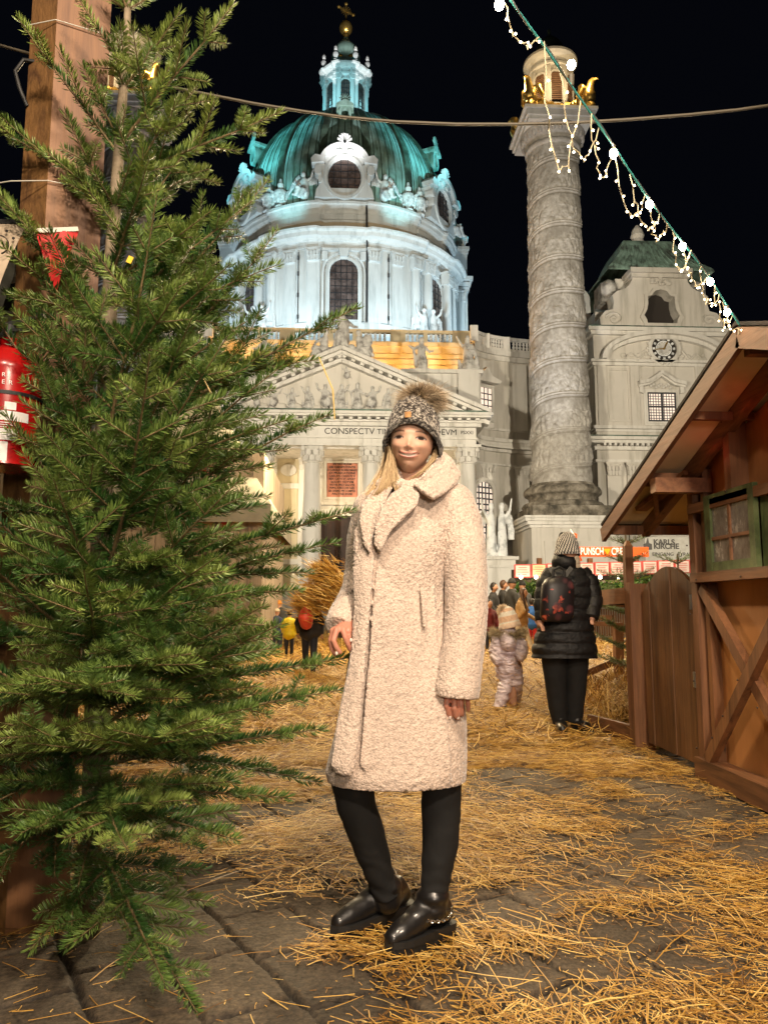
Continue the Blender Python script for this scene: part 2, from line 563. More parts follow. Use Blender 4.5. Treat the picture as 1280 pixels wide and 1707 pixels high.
def window(parent, poly, to, frame_w=0.25, depth=0.3, glass='dglass', frame='drum', nx=4, nz=6, bar=0.05, proud=0.18, name='window'):
    """leaded window: moulded frame (part) with pane and bars (sub-parts)"""
    cx_ = sum(p[0] for p in poly) / len(poly)
    xs = [p[0] for p in poly]; zs = [p[1] for p in poly]
    xm, zm = (min(xs) + max(xs)) / 2, (min(zs) + max(zs)) / 2
    w, h = max(xs) - min(xs), max(zs) - min(zs)
    k1 = 1 + 2 * frame_w / w
    k2 = 1 + 2 * frame_w / h
    outer = [(xm + (x - xm) * k1, zm + (z - zm) * k2) for x, z in poly]
    k3 = 1 + 3.4 * frame_w / w; k4 = 1 + 3.4 * frame_w / h
    outer2 = [(xm + (x - xm) * k3, zm + (z - zm) * k4) for x, z in poly]
    mb = MB()
    ring(mb, outer, poly, -proud, 0.12, to)
    ring(mb, outer2, outer, -proud * 0.55, 0.1, to)
    f = mb.build(name, M[frame], parent)
    g = MB()
    V = [to(x, 0.02 - proud * 0.25, z) for x, z in poly]
    g.add(V, [tuple(range(len(V)))])
    g.build('pane', M[glass], f)
    b = MB()
    yb = -proud * 0.25 - 0.01
    def inside_span(val, vertical):
        # intersections of the outline with the line x = val or z = val
        out = []
        n = len(poly)
        for i in range(n):
            (x1, z1), (x2, z2) = poly[i], poly[(i + 1) % n]
            a, c = (x1, x2) if vertical else (z1, z2)
            p, q = (z1, z2) if vertical else (x1, x2)
            if (a - val) * (c - val) < 0:
                out.append(p + (q - p) * (val - a) / (c - a))
        return (min(out), max(out)) if len(out) >= 2 else None
    for i in range(1, nx):
        x = xm - w / 2 + w * i / nx
        s = inside_span(x, True)
        if s: b.bar(to(x, yb, s[0]), to(x, yb, s[1]), bar, bar, (0, 1, 0.001))
    for i in range(1, nz):
        z = zm - h / 2 + h * i / nz
        s = inside_span(z, False)
        if s: b.bar(to(s[0], yb, z), to(s[1], yb, z), bar, bar)
    b.build('glazing_bars', M['lead'], f)
    return f

church = thing('baroque_church', (CX, 62, 0), 'huge white baroque church with a green copper dome, lantern, temple portico and clock tower pavilions', 'church')
DX, DY = CX, 84.0
# ---- drum
def dmod(a, j, z):
    a = math.degrees((a + PI) % (2 * PI) - PI)
    b = min(abs(a), abs(abs(a) - 49), abs(abs(a) - 98), abs(abs(a) - 147))      # angle from the nearest window axis
    return 0.0 if b < 10.5 else 0.32
mb = MB()
mb.lathe([(12.45, 20), (12.45, 28.3), (12.25, 28.5), (12.25, 35.9)], (DX, DY), 192, rmod=dmod)
drum = mb.build('drum', M['drum'], church)
mb = MB()
mb.lathe([(12.2, 35.85), (12.45, 35.9), (12.45, 36.1), (12.38, 36.15), (12.38, 36.5), (12.6, 36.55), (12.75, 36.7), (13.15, 36.85), (13.25, 37.2), (13.55, 37.35), (13.6, 37.55), (13.0, 37.75), (11.9, 37.8)], (DX, DY), 192, rmod=dmod)
for k in range(8):
    th = R(45 * k)
mb.build('main_cornice', M['drum'], church)
mb = MB()
mb.lathe([(11.75, 37.7), (11.75, 38.9)], (DX, DY), 192, rmod=dmod)
mb.build('tan_band', M['drumtan'], church)
mb = MB()
mb.lathe([(11.72, 38.9), (11.85, 38.92), (11.85, 39.7), (11.95, 39.75), (12.05, 39.95), (12.3, 40.1), (12.35, 40.4), (12.5, 40.5), (12.5, 40.75), (11.2, 40.95)], (DX, DY), 192, rmod=dmod)
for th in (-98, -49, 0, 49, 98):
    to = polar(DX, DY, R(th), 11.85)
    mb.prism(rect(4.6, 39.05, 39.5), -0.22, 0.05, to)
mb.build('attic_cornice', M['drum'], church)
# drum windows and pilasters
for k in (-2, -1, 0, 1, 2):
    th = R(49 * k)
    to = polar(DX, DY, th, 12.25)
    window(church, arch(2.75, 28.6, 33.4), to, 0.22, nx=5, nz=9, bar=0.06, proud=0.22)
    mb = MB()
    ring(mb, arch(4.3, 28.5, 33.4), arch(3.9, 28.5, 33.4), -0.12, 0.05, to)
    mb.prism([(-0.35, 34.9), (0.35, 34.9), (0.5, 35.75), (-0.5, 35.75)], -0.5, 0.0, to)
    mb.prism([(-2.1, 35.55), (2.1, 35.55), (2.2, 35.8), (-2.2, 35.8)], -0.35, 0.0, to)
    mb.prism([(-2.15, 34.6), (-1.6, 34.6), (-1.6, 35.5), (-2.15, 35.5)], -0.3, 0.0, to)
    mb.prism([(1.6, 34.6), (2.15, 34.6), (2.15, 35.5), (1.6, 35.5)], -0.3, 0.0, to)
    mb.build('window_surround', M['drum'], church)
def capital(mb, to, w, z0, z1, d=0.3):
    """leafy corinthian capital: flared block with rows of leaves"""
    h = z1 - z0
    mb.prism([(-w * 0.5, z0), (w * 0.5, z0), (w * 0.62, z1 - h * 0.15), (-w * 0.62, z1 - h * 0.15)], -d, 0.0, to)
    mb.prism(rect(w * 1.34, z1 - h * 0.15, z1), -d - 0.08, 0.0, to)
    n = 4
    for row, zz in enumerate((z0 + h * 0.02, z0 + h * 0.36)):
        for i in range(n):
            x = (-0.5 + (i + 0.5) / n) * w * (1.0 + 0.12 * row)
            mb.prism([(x - w * 0.10, zz), (x + w * 0.10, zz), (x + w * 0.12, zz + h * 0.3), (x, zz + h * 0.4), (x - w * 0.12, zz + h * 0.3)], -d - 0.09 - row * 0.05, -d + 0.02, to)
    for s in (-1, 1):
        mb.prism([(s * w * 0.5 + 0.11 * math.cos(a * PI / 4) * w, z0 + h * 0.74 + 0.11 * math.sin(a * PI / 4) * w) for a in range(8)], -d - 0.16, 0.0, to)
for off in (-70, -63, -57, -41.5, -34, -24.5, -13.5, 13.5, 24.5, 34, 41.5, 57, 63, 70):
    to = polar(DX, DY, R(off), 12.5)
    round_col = abs(off) in (34, 41.5, 57, 63)
    mb = MB()
    if round_col:
        p = to(0, -0.35, 0)
        mb.lathe([(0.62, 28.3), (0.62, 28.7), (0.5, 28.8), (0.48, 31), (0.44, 34.5), (0.5, 34.6)], (p[0], p[1]), 14)
    else:
        mb.prism(rect(1.25, 28.3, 34.6), -0.22, 0.1, to)
        mb.prism(rect(0.85, 28.9, 34.2), -0.25, 0.05, to)
    pl = mb.build('pilaster', M['drum'], church, auto=30)
    cb = MB()
    capital(cb, to, 1.15, 34.5, 35.85, 0.8 if round_col else 0.42)
    cb.build('capital', M['drum'], pl)
# drain pipes on the drum
for a, r_ in ((10.2, 0.09), (-20.5, 0.04), (20.2, 0.04)):
    p = polar(DX, DY, R(a), 12.62)(0, -0.1, 0)
    q = polar(DX, DY, R(a), 12.3)(0, -0.15, 0)
    mb = MB()
    if r_ > 0.05:
        mb.tube([(q[0], q[1], 40.6), (q[0], q[1], 37.9)], r_, 8)
        mb.tube([(p[0], p[1] - 0.02, 37.2), (p[0], p[1], 28.4)], r_, 8)
    else:
        mb.tube([(p[0], p[1], 35.6), (p[0], p[1], 28.4)], r_, 6)
        for zz in (29, 31.2, 33.4, 35):
            mb.box((p[0], p[1], zz), (0.16, 0.16, 0.4))
    mb.build('drain_pipe', M['lead'], church)
# ---- dome
DP = [(11.55, 40.6), (11.75, 42.5), (11.75, 44.5), (11.45, 46.5), (10.9, 48.4), (10.1, 50.2), (9.05, 52.0), (7.7, 53.6), (6.1, 54.9), (4.4, 55.9), (3.1, 56.4)]
def smooth_prof(P, n):
    out = []
    for i in range(len(P) - 1):
        p0, p1, p2, p3 = P[max(i - 1, 0)], P[i], P[i + 1], P[min(i + 2, len(P) - 1)]
        for k in range(n):
            t = k / n
            out.append(tuple(0.5 * ((2 * p1[j]) + (-p0[j] + p2[j]) * t + (2 * p0[j] - 5 * p1[j] + 4 * p2[j] - p3[j]) * t * t + (-p0[j] + 3 * p1[j] - 3 * p2[j] + p3[j]) * t ** 3) for j in (0, 1)))
    out.append(P[-1])
    return out
DPs = smooth_prof(DP, 3)
mb = MB()
mb.lathe(DPs, (DX, DY), 160)
dome = mb.build('dome', M['copper'], church, auto=60)
seam = MB()
for k in range(96):
    if k % 6 == 3: continue
    th = 2 * PI * k / 96
    if abs((th + PI) % (2 * PI) - PI) > R(115): continue
    seam.tube([polar(DX, DY, th, r + 0.02)(0, 0, z) for r, z in DPs[::2]], 0.045, 4)
seam.build('standing_seams', M['copper_dark'], dome)
for k in range(16):
    th = R(22.5 * k + 11.25)
    if abs((th + PI) % (2 * PI) - PI) > R(115): continue
    mb = MB()
    pts = [polar(DX, DY, th, r) for r, z in DPs]
    L, Rr, Lt, Rt = [], [], [], []
    for (r, z), to in zip(DPs, pts):
        w = 0.16 + 0.26 * r / 11.7
        L.append(to(-w, -0.02, z)); Rr.append(to(w, -0.02, z)); Lt.append(to(-w * 0.8, -0.26, z + 0.06)); Rt.append(to(w * 0.8, -0.26, z + 0.06))
    n = len(L)
    V = L + Lt + Rt + Rr
    F = []
    for i in range(n - 1):
        F += [(i, n + i, n + i + 1, i + 1), (n + i, 2 * n + i, 2 * n + i + 1, n + i + 1), (2 * n + i, 3 * n + i, 3 * n + i + 1, 2 * n + i + 1)]
    mb.add(V, F)
    mb.build('dome_rib', M['copper_dark'], dome)
# big oval dormers at the foot of the dome
for k in (-1, 0, 1):
    th = R(56 * k)
    to = polar(DX, DY, th, 12.15)
    prof = []
    for i in range(25):
        a = PI * i / 24
        prof.append((2.15 * math.cos(a), 44.3 + 1.9 * math.sin(a)))
    outline = [(-2.9, 41.0), (2.9, 41.0), (2.75, 41.8), (2.35, 42.5), (2.25, 43.4), (2.75, 43.6), (3.0, 44.3), (2.3, 44.75)] + prof[1:-1] + [(-2.3, 44.75), (-3.0, 44.3), (-2.75, 43.6), (-2.25, 43.4), (-2.35, 42.5), (-2.75, 41.8)]
    ov = oval(3.3, 4.0, 43.1, len(outline))
    # match the oval's start with the outline so that the ring does not twist
    ov = [(3.3 / 2 * math.cos(math.atan2(z - 43.1, x)), 43.1 + 1.95 * math.sin(math.atan2(z - 43.1, x))) for x, z in outline]
    mb = MB()
    ring(mb, outline, ov, -0.5, 1.6, to)
    o1 = [((x) * 1.0, z) for x, z in oval(3.9, 4.55, 43.1)]
    ring(mb, oval(4.0, 4.65, 43.1), oval(3.45, 4.05, 43.1), -0.68, -0.4, to)
    # curved hood moulding and its scrolls
    hood = [(2.45 * math.cos(PI * i / 24), 44.5 + 2.1 * math.sin(PI * i / 24)) for i in range(25)]
    hin = [(2.05 * math.cos(PI * i / 24), 44.5 + 1.7 * math.sin(PI * i / 24)) for i in range(25)]
    for i in range(24):
        q = [hood[i], hood[i + 1], hin[i + 1], hin[i]]
        mb.prism(q, -0.95, -0.3, to)
    for s in (-1, 1):
        mb.prism([(s * 2.0, 44.45), (s * 3.2, 44.3), (s * 3.3, 44.75), (s * 2.9, 45.2), (s * 2.0, 45.0)][::s], -1.0, 0.3, to)
        mb.prism([(s * (2.6) + 0.38 * math.cos(a * PI / 5), 43.7 + 0.5 * math.sin(a * PI / 5)) for a in range(10)], -0.8, 0.2, to)
        mb.prism([(s * 2.4 + 0.2 * math.cos(a * PI / 5), 42.9 + 0.5 * math.sin(a * PI / 5)) for a in range(10)], -0.7, 0.2, to)
        mb.prism([(s * 0.55 + 0.38 * math.cos(a * PI / 5), 45.6 + 0.3 * math.sin(a * PI / 5)) for a in range(10)], -0.85, 0.0, to)
    for i in range(7):     # shell at the top
        a = R(30 + 20 * i)
        c0, s0 = math.cos(a), math.sin(a)
        mb.prism([(-0.12 * s0 * 0.3, 46.4), (0.12 * s0 * 0.3 + 0.05, 46.4), (c0 * 0.75 + 0.14 * s0, 46.5 + s0 * 0.95), (c0 * 0.75 - 0.14 * s0, 46.5 + s0 * 0.95)], -1.0, -0.6, to)
    f = mb.build('oval_dormer', M['drum'], church)
    g = MB()
    ovp = oval(3.5, 4.1, 43.1)
    g.add([to(x, -0.3, z) for x, z in ovp], [tuple(range(len(ovp)))])
    g.build('pane', M['dglass'], f)
    b = MB()
    for x in (-1.05, -0.35, 0.35, 1.05):
        hh = 2.0 * math.sqrt(max(0, 1 - (x / 1.72) ** 2))
        b.bar(to(x, -0.34, 43.1 - hh), to(x, -0.34, 43.1 + hh), 0.07, 0.05, (0, 1, 0.01))
    for dz in (-1.4, -0.7, 0, 0.7, 1.4):
        hh = 1.7 * math.sqrt(max(0, 1 - (dz / 2.05) ** 2))
        b.bar(to(-hh, -0.34, 43.1 + dz), to(hh, -0.34, 43.1 + dz), 0.06, 0.05)
    b.build('glazing_bars', M['lead'], f)
# small copper dormers higher on the dome
for th, zc, rr, sc in ((-62, 49.6, 10.4, 1.0), (62, 49.6, 10.4, 1.0), (0, 51.9, 9.0, 0.8)):
    to = polar(DX, DY, R(th), rr)
    mb = MB()
    ring(mb, oval(1.7 * sc, 2.1 * sc, zc), oval(0.95 * sc, 1.4 * sc, zc), -0.9, 1.6, to)
    mb.prism([(-1.1 * sc, zc + 0.85 * sc), (1.1 * sc, zc + 0.85 * sc), (1.1 * sc, zc + 1.1 * sc), (0, zc + 1.75 * sc), (-1.1 * sc, zc + 1.1 * sc)], -1.1, 1.2, to)
    for i in range(7):
        a = R(20 + 23.3 * i)
        mb.prism([(-0.08, zc + 1.6 * sc), (0.08, zc + 1.6 * sc), (math.cos(a) * 0.85 * sc, zc + 1.7 * sc + math.sin(a) * 1.1 * sc)], -0.95, -0.8, to)
    d = mb.build('copper_dormer', M['copper'], dome)
# ---- lantern
lz = 1.0
mb = MB()
mb.lathe([(3.3, 55.9), (3.3, 56.2), (2.6, 56.3), (2.5, 57.2), (2.45, 57.6), (2.4, 61.6), (2.5, 61.7)], (DX, DY), 64)
mb.build('lantern', M['drum'], church)
mb = MB()
lmod = lambda a, j, z: 0.0 if abs(((math.degrees(a) + 22.5) % 45) - 22.5) < 14 else 0.2
mb.lathe([(2.45, 61.6), (2.65, 61.7), (2.65, 62.0), (2.5, 62.05), (2.5, 62.5), (2.75, 62.6), (3.0, 62.8), (3.05, 63.0), (2.5, 63.3), (1.5, 63.35)], (DX, DY), 96, rmod=lmod)
mb.build('lantern_cornice', M['drum'], church)
for k in range(-2, 3):
    to = polar(DX, DY, R(45 * k), 2.42)
    window(church, arch(1.05, 57.7, 60.6, 10), to, 0.12, nx=3, nz=6, bar=0.05, proud=0.12, name='lantern_window')
    for s in (-1, 1):
        to2 = polar(DX, DY, R(45 * k + s * 17), 2.5)
        mb = MB()
        mb.prism(rect(0.42, 57.2, 61.6), -0.2, 0.1, to2)
        mb.prism(rect(0.56, 61.1, 61.6), -0.3, 0.1, to2)
        mb.build('lantern_pilaster', M['drum'], church)
    if abs(k) < 3:
        to3 = polar(DX, DY, R(45 * k + 22.5), 2.9)
mb = MB()
mb.lathe([(3.3, 56.3), (3.3, 56.5), (3.4, 56.5), (3.4, 56.3)], (DX, DY), 48)
for k in range(48):
    p = polar(DX, DY, 2 * PI * k / 48, 3.35)(0, 0, 0)
    mb.ball((p[0], p[1], 56.75), 0.11, 6, 4, (1, 1, 1.8))
mb.build('lantern_railing', M['statue_white'], church)
mb = MB()
mb.lathe(smooth_prof([(2.0, 63.3), (1.95, 64.0), (1.7, 64.5), (1.75, 65.0), (1.65, 65.9), (1.25, 66.8), (0.6, 67.6), (0.35, 68.0), (0.2, 68.6)], 3), (DX, DY), 48)
mb.build('lantern_dome', M['copper'], church, auto=50)
mb = MB()
for k in (-1, 1):
    p = polar(DX, DY, R(22 * k), 1.85)(0, 0, 0)
    mb.ball((p[0], p[1], 64.6), 0.28, 8, 6, (1.5, 0.6, 0.7))
mb.build('gilt_cartouche', M['gold'], church)
mb = MB()
mb.lathe([(0.4, 68.0), (0.25, 68.4), (0.4, 68.5), (0.2, 68.7)], (DX, DY), 16)
mb.ball((DX, DY, 69.45), 0.78, 24, 16, (1, 1, 1.08))
mb.build('orb', M['gold'], church, smooth=True)
mb = MB()
mb.tube([(DX, DY, 70.2), (DX, DY, 72.6)], 0.1, 8)
a = R(-30)
for s, L_ in ((1, 1.0), (-1, 1.0)):
    mb.bar((DX, DY, 71.7), (DX + s * L_ * math.cos(a), DY, 71.7 + s * L_ * math.sin(a)), 0.14, 0.22)
    mb.ball((DX + s * L_ * math.cos(a), DY, 71.7 + s * L_ * math.sin(a)), 0.2, 8, 6)
mb.ball((DX, DY, 72.6), 0.22, 8, 6)
for i in range(12):
    t = i * PI / 6
    mb.bar((DX, DY, 71.7), (DX + 0.6 * math.cos(t), DY, 71.7 + 0.6 * math.sin(t)), 0.05, 0.08)
mb.build('cross', M['gold'], church)

# ---- attic block behind the portico, with balustrade
AX0, AX1, AY = CX - 10.6, CX + 10.6, 62.0
mb = MB()
mb.box((CX, AY + 4, 11.0), (21.0, 8, 22.0))
mb.build('attic_wall', M['stucco_warm'], church)
mb = MB()
for z, d, h in ((22.2, 0.55, 0.5), (21.75, 0.38, 0.3), (21.3, 0.2, 0.35), (20.85, 0.12, 0.3)):
    mb.box((CX, AY - d / 2, z), (21.2 + d, d + 0.02, h))
mb.box((CX, AY + 1.5, 22.62), (22.6, 4.6, 0.34))
mb.build('attic_cornice', M['stucco_warm'], church)
BZ = 22.8
def baluster_mesh(h):
    mb = MB()
    mb.lathe([(0.10, 0), (0.10, 0.06 * h), (0.06, 0.1 * h), (0.14, 0.3 * h), (0.10, 0.46 * h), (0.055, 0.52 * h), (0.10, 0.62 * h), (0.13, 0.74 * h), (0.07, 0.9 * h), (0.10, 0.94 * h), (0.10, h)], (0, 0), 10)
    return rawmesh('baluster', mb.merged(), mb.F, True, [M['statue_white']])
bal_me = baluster_mesh(0.72)
bal_me2 = bal_me.copy()
bal_me2.materials[0] = M['trim']
def balustrade(parent, path, z, piers, n_between, me, rail='trim', th=0.34):
    mb = MB()
    for (a, b) in zip(path[:-1], path[1:]):
        mb.bar((a[0], a[1], z + 0.13), (b[0], b[1], z + 0.13), th, 0.26)
        mb.bar((a[0], a[1], z + 1.12), (b[0], b[1], z + 1.12), th * 1.1, 0.26)
    for p in piers:
        mb.box((p[0], p[1], z + 0.62), (p[2], th * 1.15, 1.3), rz=p[3] if len(p) > 3 else 0)
    f = mb.build('balustrade', M[rail], parent)
    base = world_loc(f)
    return f, base
pp = [CX - 10.6, CX - 8.75, CX - 5.05, CX - 4.2, CX - 1.1, CX + 1.1, CX + 4.2, CX + 5.05, CX + 8.75, CX + 10.6]
piers = [(CX - 9.9, AY, 1.5), (CX - 6.9, AY, 0.35), (CX - 4.6, AY, 1.3), (CX - 1.2, AY, 0.8), (CX + 1.2, AY, 0.8), (CX + 4.6, AY, 1.3), (CX + 6.9, AY, 0.35), (CX + 9.9, AY, 1.5)]
bf, bb = balustrade(church, [(CX - 10.6, AY - 0.001), (CX + 10.6, AY)], BZ, piers, 0, bal_me, 'stucco_warm')
x = CX - 9.0
while x < CX + 9.05:
    if all(abs(x - p[0]) > p[2] / 2 + 0.14 for p in piers):
        o = link('baluster', bal_me, bf)
        o.location = Vector((x, AY, BZ + 0.26)) - bb
    x += 0.39
# lunettes of the attic wall
for x in (CX - 7.8, CX + 7.8):
    mb = MB()
    to = planar(x, AY)
    ring(mb, arch(1.5, 18.9, 19.3, 10), arch(1.2, 19.0, 19.25, 10), -0.1, 0.05, to)
    mb.build('lunette', M['lead'], church)
# ---- portico
PY = 53.0      # front of the entablature
def entab(mb, x0, x1, y, zt, ret=0.0, mod=True, dep=3.0):
    """cornice with modillions, frieze and architrave, top at zt; front plane y"""
    for dz, h, d in ((0.10, 0.20, 1.05), (0.27, 0.14, 0.92), (0.55, 0.16, 0.5), (0.76, 0.26, 0.32)):
        mb.box(((x0 + x1) / 2, y - d / 2 + dep / 2, zt - dz), (x1 - x0 + 2 * d * ret, d + dep, h))
    mb.box(((x0 + x1) / 2, y + dep / 2, zt - 1.25), (x1 - x0, dep, 0.74))
    mb.box(((x0 + x1) / 2, y - 0.06 + dep / 2, zt - 1.68), (x1 - x0 + 0.12 * ret, dep + 0.12, 0.14))
    mb.box(((x0 + x1) / 2, y + dep / 2, zt - 2.0), (x1 - x0, dep, 0.5))
    if mod:
        n = int((x1 - x0) / 0.62)
        for i in range(n + 1):
            xx = x0 + (x1 - x0) * i / n
            mb.box((xx, y - 0.36, zt - 0.43), (0.28, 0.72, 0.16))
PX = 9.85
mb = MB()
entab(mb, CX - PX + 0.35, CX + PX - 0.35, PY, 14.55, 1.0, dep=5.0)
mb.build('entablature', M['trim'], church)
mb = MB()
apx, apz, crn = CX, 19.05, 14.55
for s in (-1, 1):
    a = Vector((CX + s * (PX + 0.55), PY, crn + 0.05)); b = Vector((CX, PY, apz))
    up = Vector((0, 0, 1))
    for off, h, d, dd in ((0.0, 0.26, 1.05, 0.0), (-0.27, 0.22, 0.8, 0), (-0.72, 0.28, 0.4, 0)):
        mb.bar(a + Vector((0, -d / 2 + 0.2, off + 0.05)), b + Vector((0, -d / 2 + 0.2, off + 0.05 - 0.02 * s)), d + 0.4, h)
    n = 16
    for i in range(n):
        p = a.lerp(b, (i + 0.8) / n)
        mb.box((p.x, p.y - 0.32, p.z - 0.42), (0.30, 0.66, 0.22), ry=-s * math.atan2(apz - crn, -PX) if False else s * math.atan2(apz - crn, PX + .55))
mb.build('pediment_cornice', M['trim'], church)
mb = MB()
mb.prism([(CX - PX + 0.3, 14.5), (CX + PX - 0.3, 14.5), (CX, 18.75)], PY + 0.15, PY + 5.0)
tymp = mb.build('tympanum', M['stucco'], church)
mb = MB()
for s in (-1, 1):
    mb.bar((CX + s * PX, PY + 2.2, 14.8), (CX, PY + 2.2, 19.0 + 0.001 * s), 4.4, 0.12)
mb.build('pediment_roof', M['copper_dark'], church)
# tympanum ledge (green flashing)
mb = MB()
mb.box((CX, PY - 0.35, 14.62), (2 * PX + 0.7, 1.3, 0.1))
mb.build('flashing', M['copper_dark'], church)
# side blocks above the entablature that carry statues
for s in (-1, 1):
    mb = MB()
    mb.box((CX + s * 7.6, 58.2, 16.7), (6.0, 2.6, 4.3))
    mb.box((CX + s * 7.6, 58.1, 18.95), (6.3, 2.9, 0.3))
    mb.box((CX + s * 9.6, 58.05, 16.7), (1.6, 2.9, 4.2))
    mb.build('statue_block', M['trim'], church)
# columns
for k, xo in enumerate((-8.95, -5.45, -2.05, 2.05, 5.45, 8.95)):
    x, y = CX + xo, PY + 0.75
    mb = MB()
    mb.lathe(smooth_prof([(0.66, 3.1), (0.66, 6), (0.63, 8.5), (0.56, 11.2)], 2), (x, y), 28)
    cshaft = mb.build('column', M['trim'], church, auto=40)
    mb = MB()
    mb.box((x, y, 2.5), (1.8, 1.8, 0.4))
    mb.lathe([(0.9, 2.7), (0.92, 2.85), (0.75, 2.92), (0.8, 3.05), (0.66, 3.15)], (x, y), 28)
    mb.build('column_base', M['trim'], cshaft)
    mb = MB()
    mb.lathe([(0.58, 11.1), (0.64, 11.15), (0.58, 11.25), (0.6, 11.9), (0.85, 12.25)], (x, y), 20)
    for row, (z0, rr, hh) in enumerate(((11.25, 0.62, 0.45), (11.6, 0.68, 0.45))):
        for i in range(10):
            to = polar(x, y, 2 * PI * (i + 0.5 * row) / 10, rr)
            mb.prism([(-0.16, z0), (0.16, z0), (0.19, z0 + hh * 0.8), (0, z0 + hh), (-0.19, z0 + hh * 0.8)], -0.1 - 0.06 * row, 0.05, to)
    for i in range(4):
        to = polar(x, y, PI / 4 + PI / 2 * i, 0.9)
        mb.ball(to(0, 0, 12.1), 0.2, 8, 6)
    mb.box((x, y, 12.36), (1.75, 1.75, 0.2))
    mb.build('capital', M['trim'], cshaft)
# back wall of the portico
WY = 57.6
mb = MB()
mb.box((CX, WY + 0.5, 7.6), (20.4, 1.0, 13.0))
mb.build('portico_wall', M['stucco_warm'], church)
mb = MB()
for xo in (-8.95, -5.45, -2.6, 2.6, 5.45, 8.95):
    mb.box((CX + xo, WY - 0.12, 7.2), (1.2, 0.26, 9.6))
    capital(mb, planar(CX + xo, WY - 0.25), 1.05, 11.3, 12.4, 0.1)
for x0 in (-7.2, -4.0, 4.0, 7.2):
    ring(mb, rect(2.0, 4.2, 10.3, CX + x0), rect(1.5, 4.6, 9.9, CX + x0), WY - 0.15, WY + 0.1)
    mb.prism(oval(1.2, 0.9, 11.3, 16), WY - 0.2, WY + 0.1, lambda x, y, z, q=CX + x0: (x + q, y, z))
mb.build('wall_pilasters', M['trim'], church)
mb = MB()
mb.box((CX, PY + 2.7, 12.35), (19.0, 4.0, 0.3))
mb.build('portico_ceiling', M['stucco'], church)
mb = MB()
mb.box((CX, WY - 0.06, 5.0), (3.1, 0.2, 5.5))
for s in (-1, 1):
    for z in (3.3, 5.0, 6.7):
        mb.box((CX + s * 0.75, WY - 0.2, z), (1.05, 0.1, 1.3))
mb.build('door', M['door'], church)
mb = MB()
for s in (-1, 1):
    mb.box((CX + s * 1.8, WY - 0.2, 5.2), (0.5, 0.5, 5.9))
mb.box((CX, WY - 0.22, 8.05), (4.3, 0.55, 0.5))
mb.box((CX, WY - 0.12, 8.55), (3.4, 0.3, 0.6))
mb.build('door_surround', M['trim'], church)
# dedication tablet
tb = MB()
TX, TZ0, TZ1 = CX + 0.05, 9.15, 12.05
ring(tb, rect(3.35, 8.85, 12.2, TX), rect(2.35, 9.25, 11.85, TX), WY - 0.28, WY)
ring(tb, rect(2.75, 9.05, 12.0, TX), rect(2.35, 9.25, 11.85, TX), WY - 0.36, WY - 0.1)
tb.prism([(TX - 1.9, 12.2), (TX + 1.9, 12.2), (TX + 1.7, 12.4), (TX, 13.1), (TX - 1.7, 12.4)], WY - 0.4, WY)
tb.box((TX, WY - 0.25, 8.75), (3.7, 0.5, 0.22))
for s in (-1, 1):
    for z in (11.6, 11.2, 10.8):
        tb.ball((TX + s * 1.75, WY - 0.3, z), 0.2, 8, 6)
tbo = tb.build('tablet_frame', M['stucco'], church)
tb = MB()
tb.box((TX, WY - 0.12, 10.55), (2.3, 0.12, 2.6))
tb.box((TX, WY - 0.13, 11.85), (1.5, 0.12, 0.25))
tb.build('inscription_tablet', M['plaque'], tbo)
def text(name, s, size, loc, m, parent=None, rot=(PI / 2, 0, 0), align='CENTER', ext=0.01, sx=1.0, offset=0.0):
    cu = bpy.data.curves.new(name, 'FONT')
    cu.body = s
    cu.size = size
    cu.align_x = align
    cu.align_y = 'CENTER'
    cu.extrude = ext
    cu.offset = offset
    cu.space_line = 1.0
    o = bpy.data.objects.new(name, cu)
    C.objects.link(o)
    bpy.context.view_layer.update()
    me = bpy.data.meshes.new_from_object(o)
    bpy.data.objects.remove(o)
    bpy.data.curves.remove(cu)
    me.materials.clear()
    me.materials.append(m)
    o = link(name, me, parent)
    off = world_loc(parent) if parent is not None else Vector((0, 0, 0))
    o.location = Vector(loc) - off
    o.rotation_euler = rot
    o.scale = (sx, 1, 1)
    return o
lines = ['IN GLORIAM', 'DEI OMNIPOTENTIS', 'D CAROLO BORROMAEO', 'EX PRAECATIONE', 'CAES AVG CAROLVS VI', 'REX CATH ET APOST', 'SOLVIT VOTVM', 'VOTIS PRO SALVTE', 'POPVLI A MDCCXIII HAEC', 'EX ANIMO PIE COMPOS', 'PACTAE SVAE']
for i, l in enumerate(lines):
    text('inscription_line', l, 0.215, (TX, WY - 0.2, 11.78 - i * 0.228), M['ink'], tbo, sx=min(1.15, 2.15 / (len(l) * 0.13)), offset=0.006)
for s, x, sz in (('VOTA MEA REDDAM IN', CX - 5.15, 0.52), ('CONSPECTV', CX + 0.55, 0.62), ('TIMENTIVM', CX + 3.9, 0.55), ('DEVM', CX + 7.35, 0.6), ('PSXXI', CX + 8.85, 0.34)):
    text('frieze_lettering', s, sz * 1.0, (x, PY - 0.02, 13.3), M['ink'], church, sx=1.0)
# steps and podium
mb = MB()
mb.box((CX, 56.5, 1.15), (21, 8.4, 2.3))
for i in range(9):
    mb.box((CX, 51.9 - i * 0.38, (2.3 - i * 0.25) / 2 - 0.12), (17.5, 1.6, 2.3 - i * 0.25))
mb.build('steps', M['greystep'], church)
for s in (-1, 1):
    mb = MB()
    mb.box((CX + s * 9.6, 51.3, 1.1), (1.6, 4.2, 2.2))
    mb.box((CX + s * 9.6, 51.3, 2.25), (1.8, 4.4, 0.22))
    mb.build('stair_cheek', M['trim'], church)

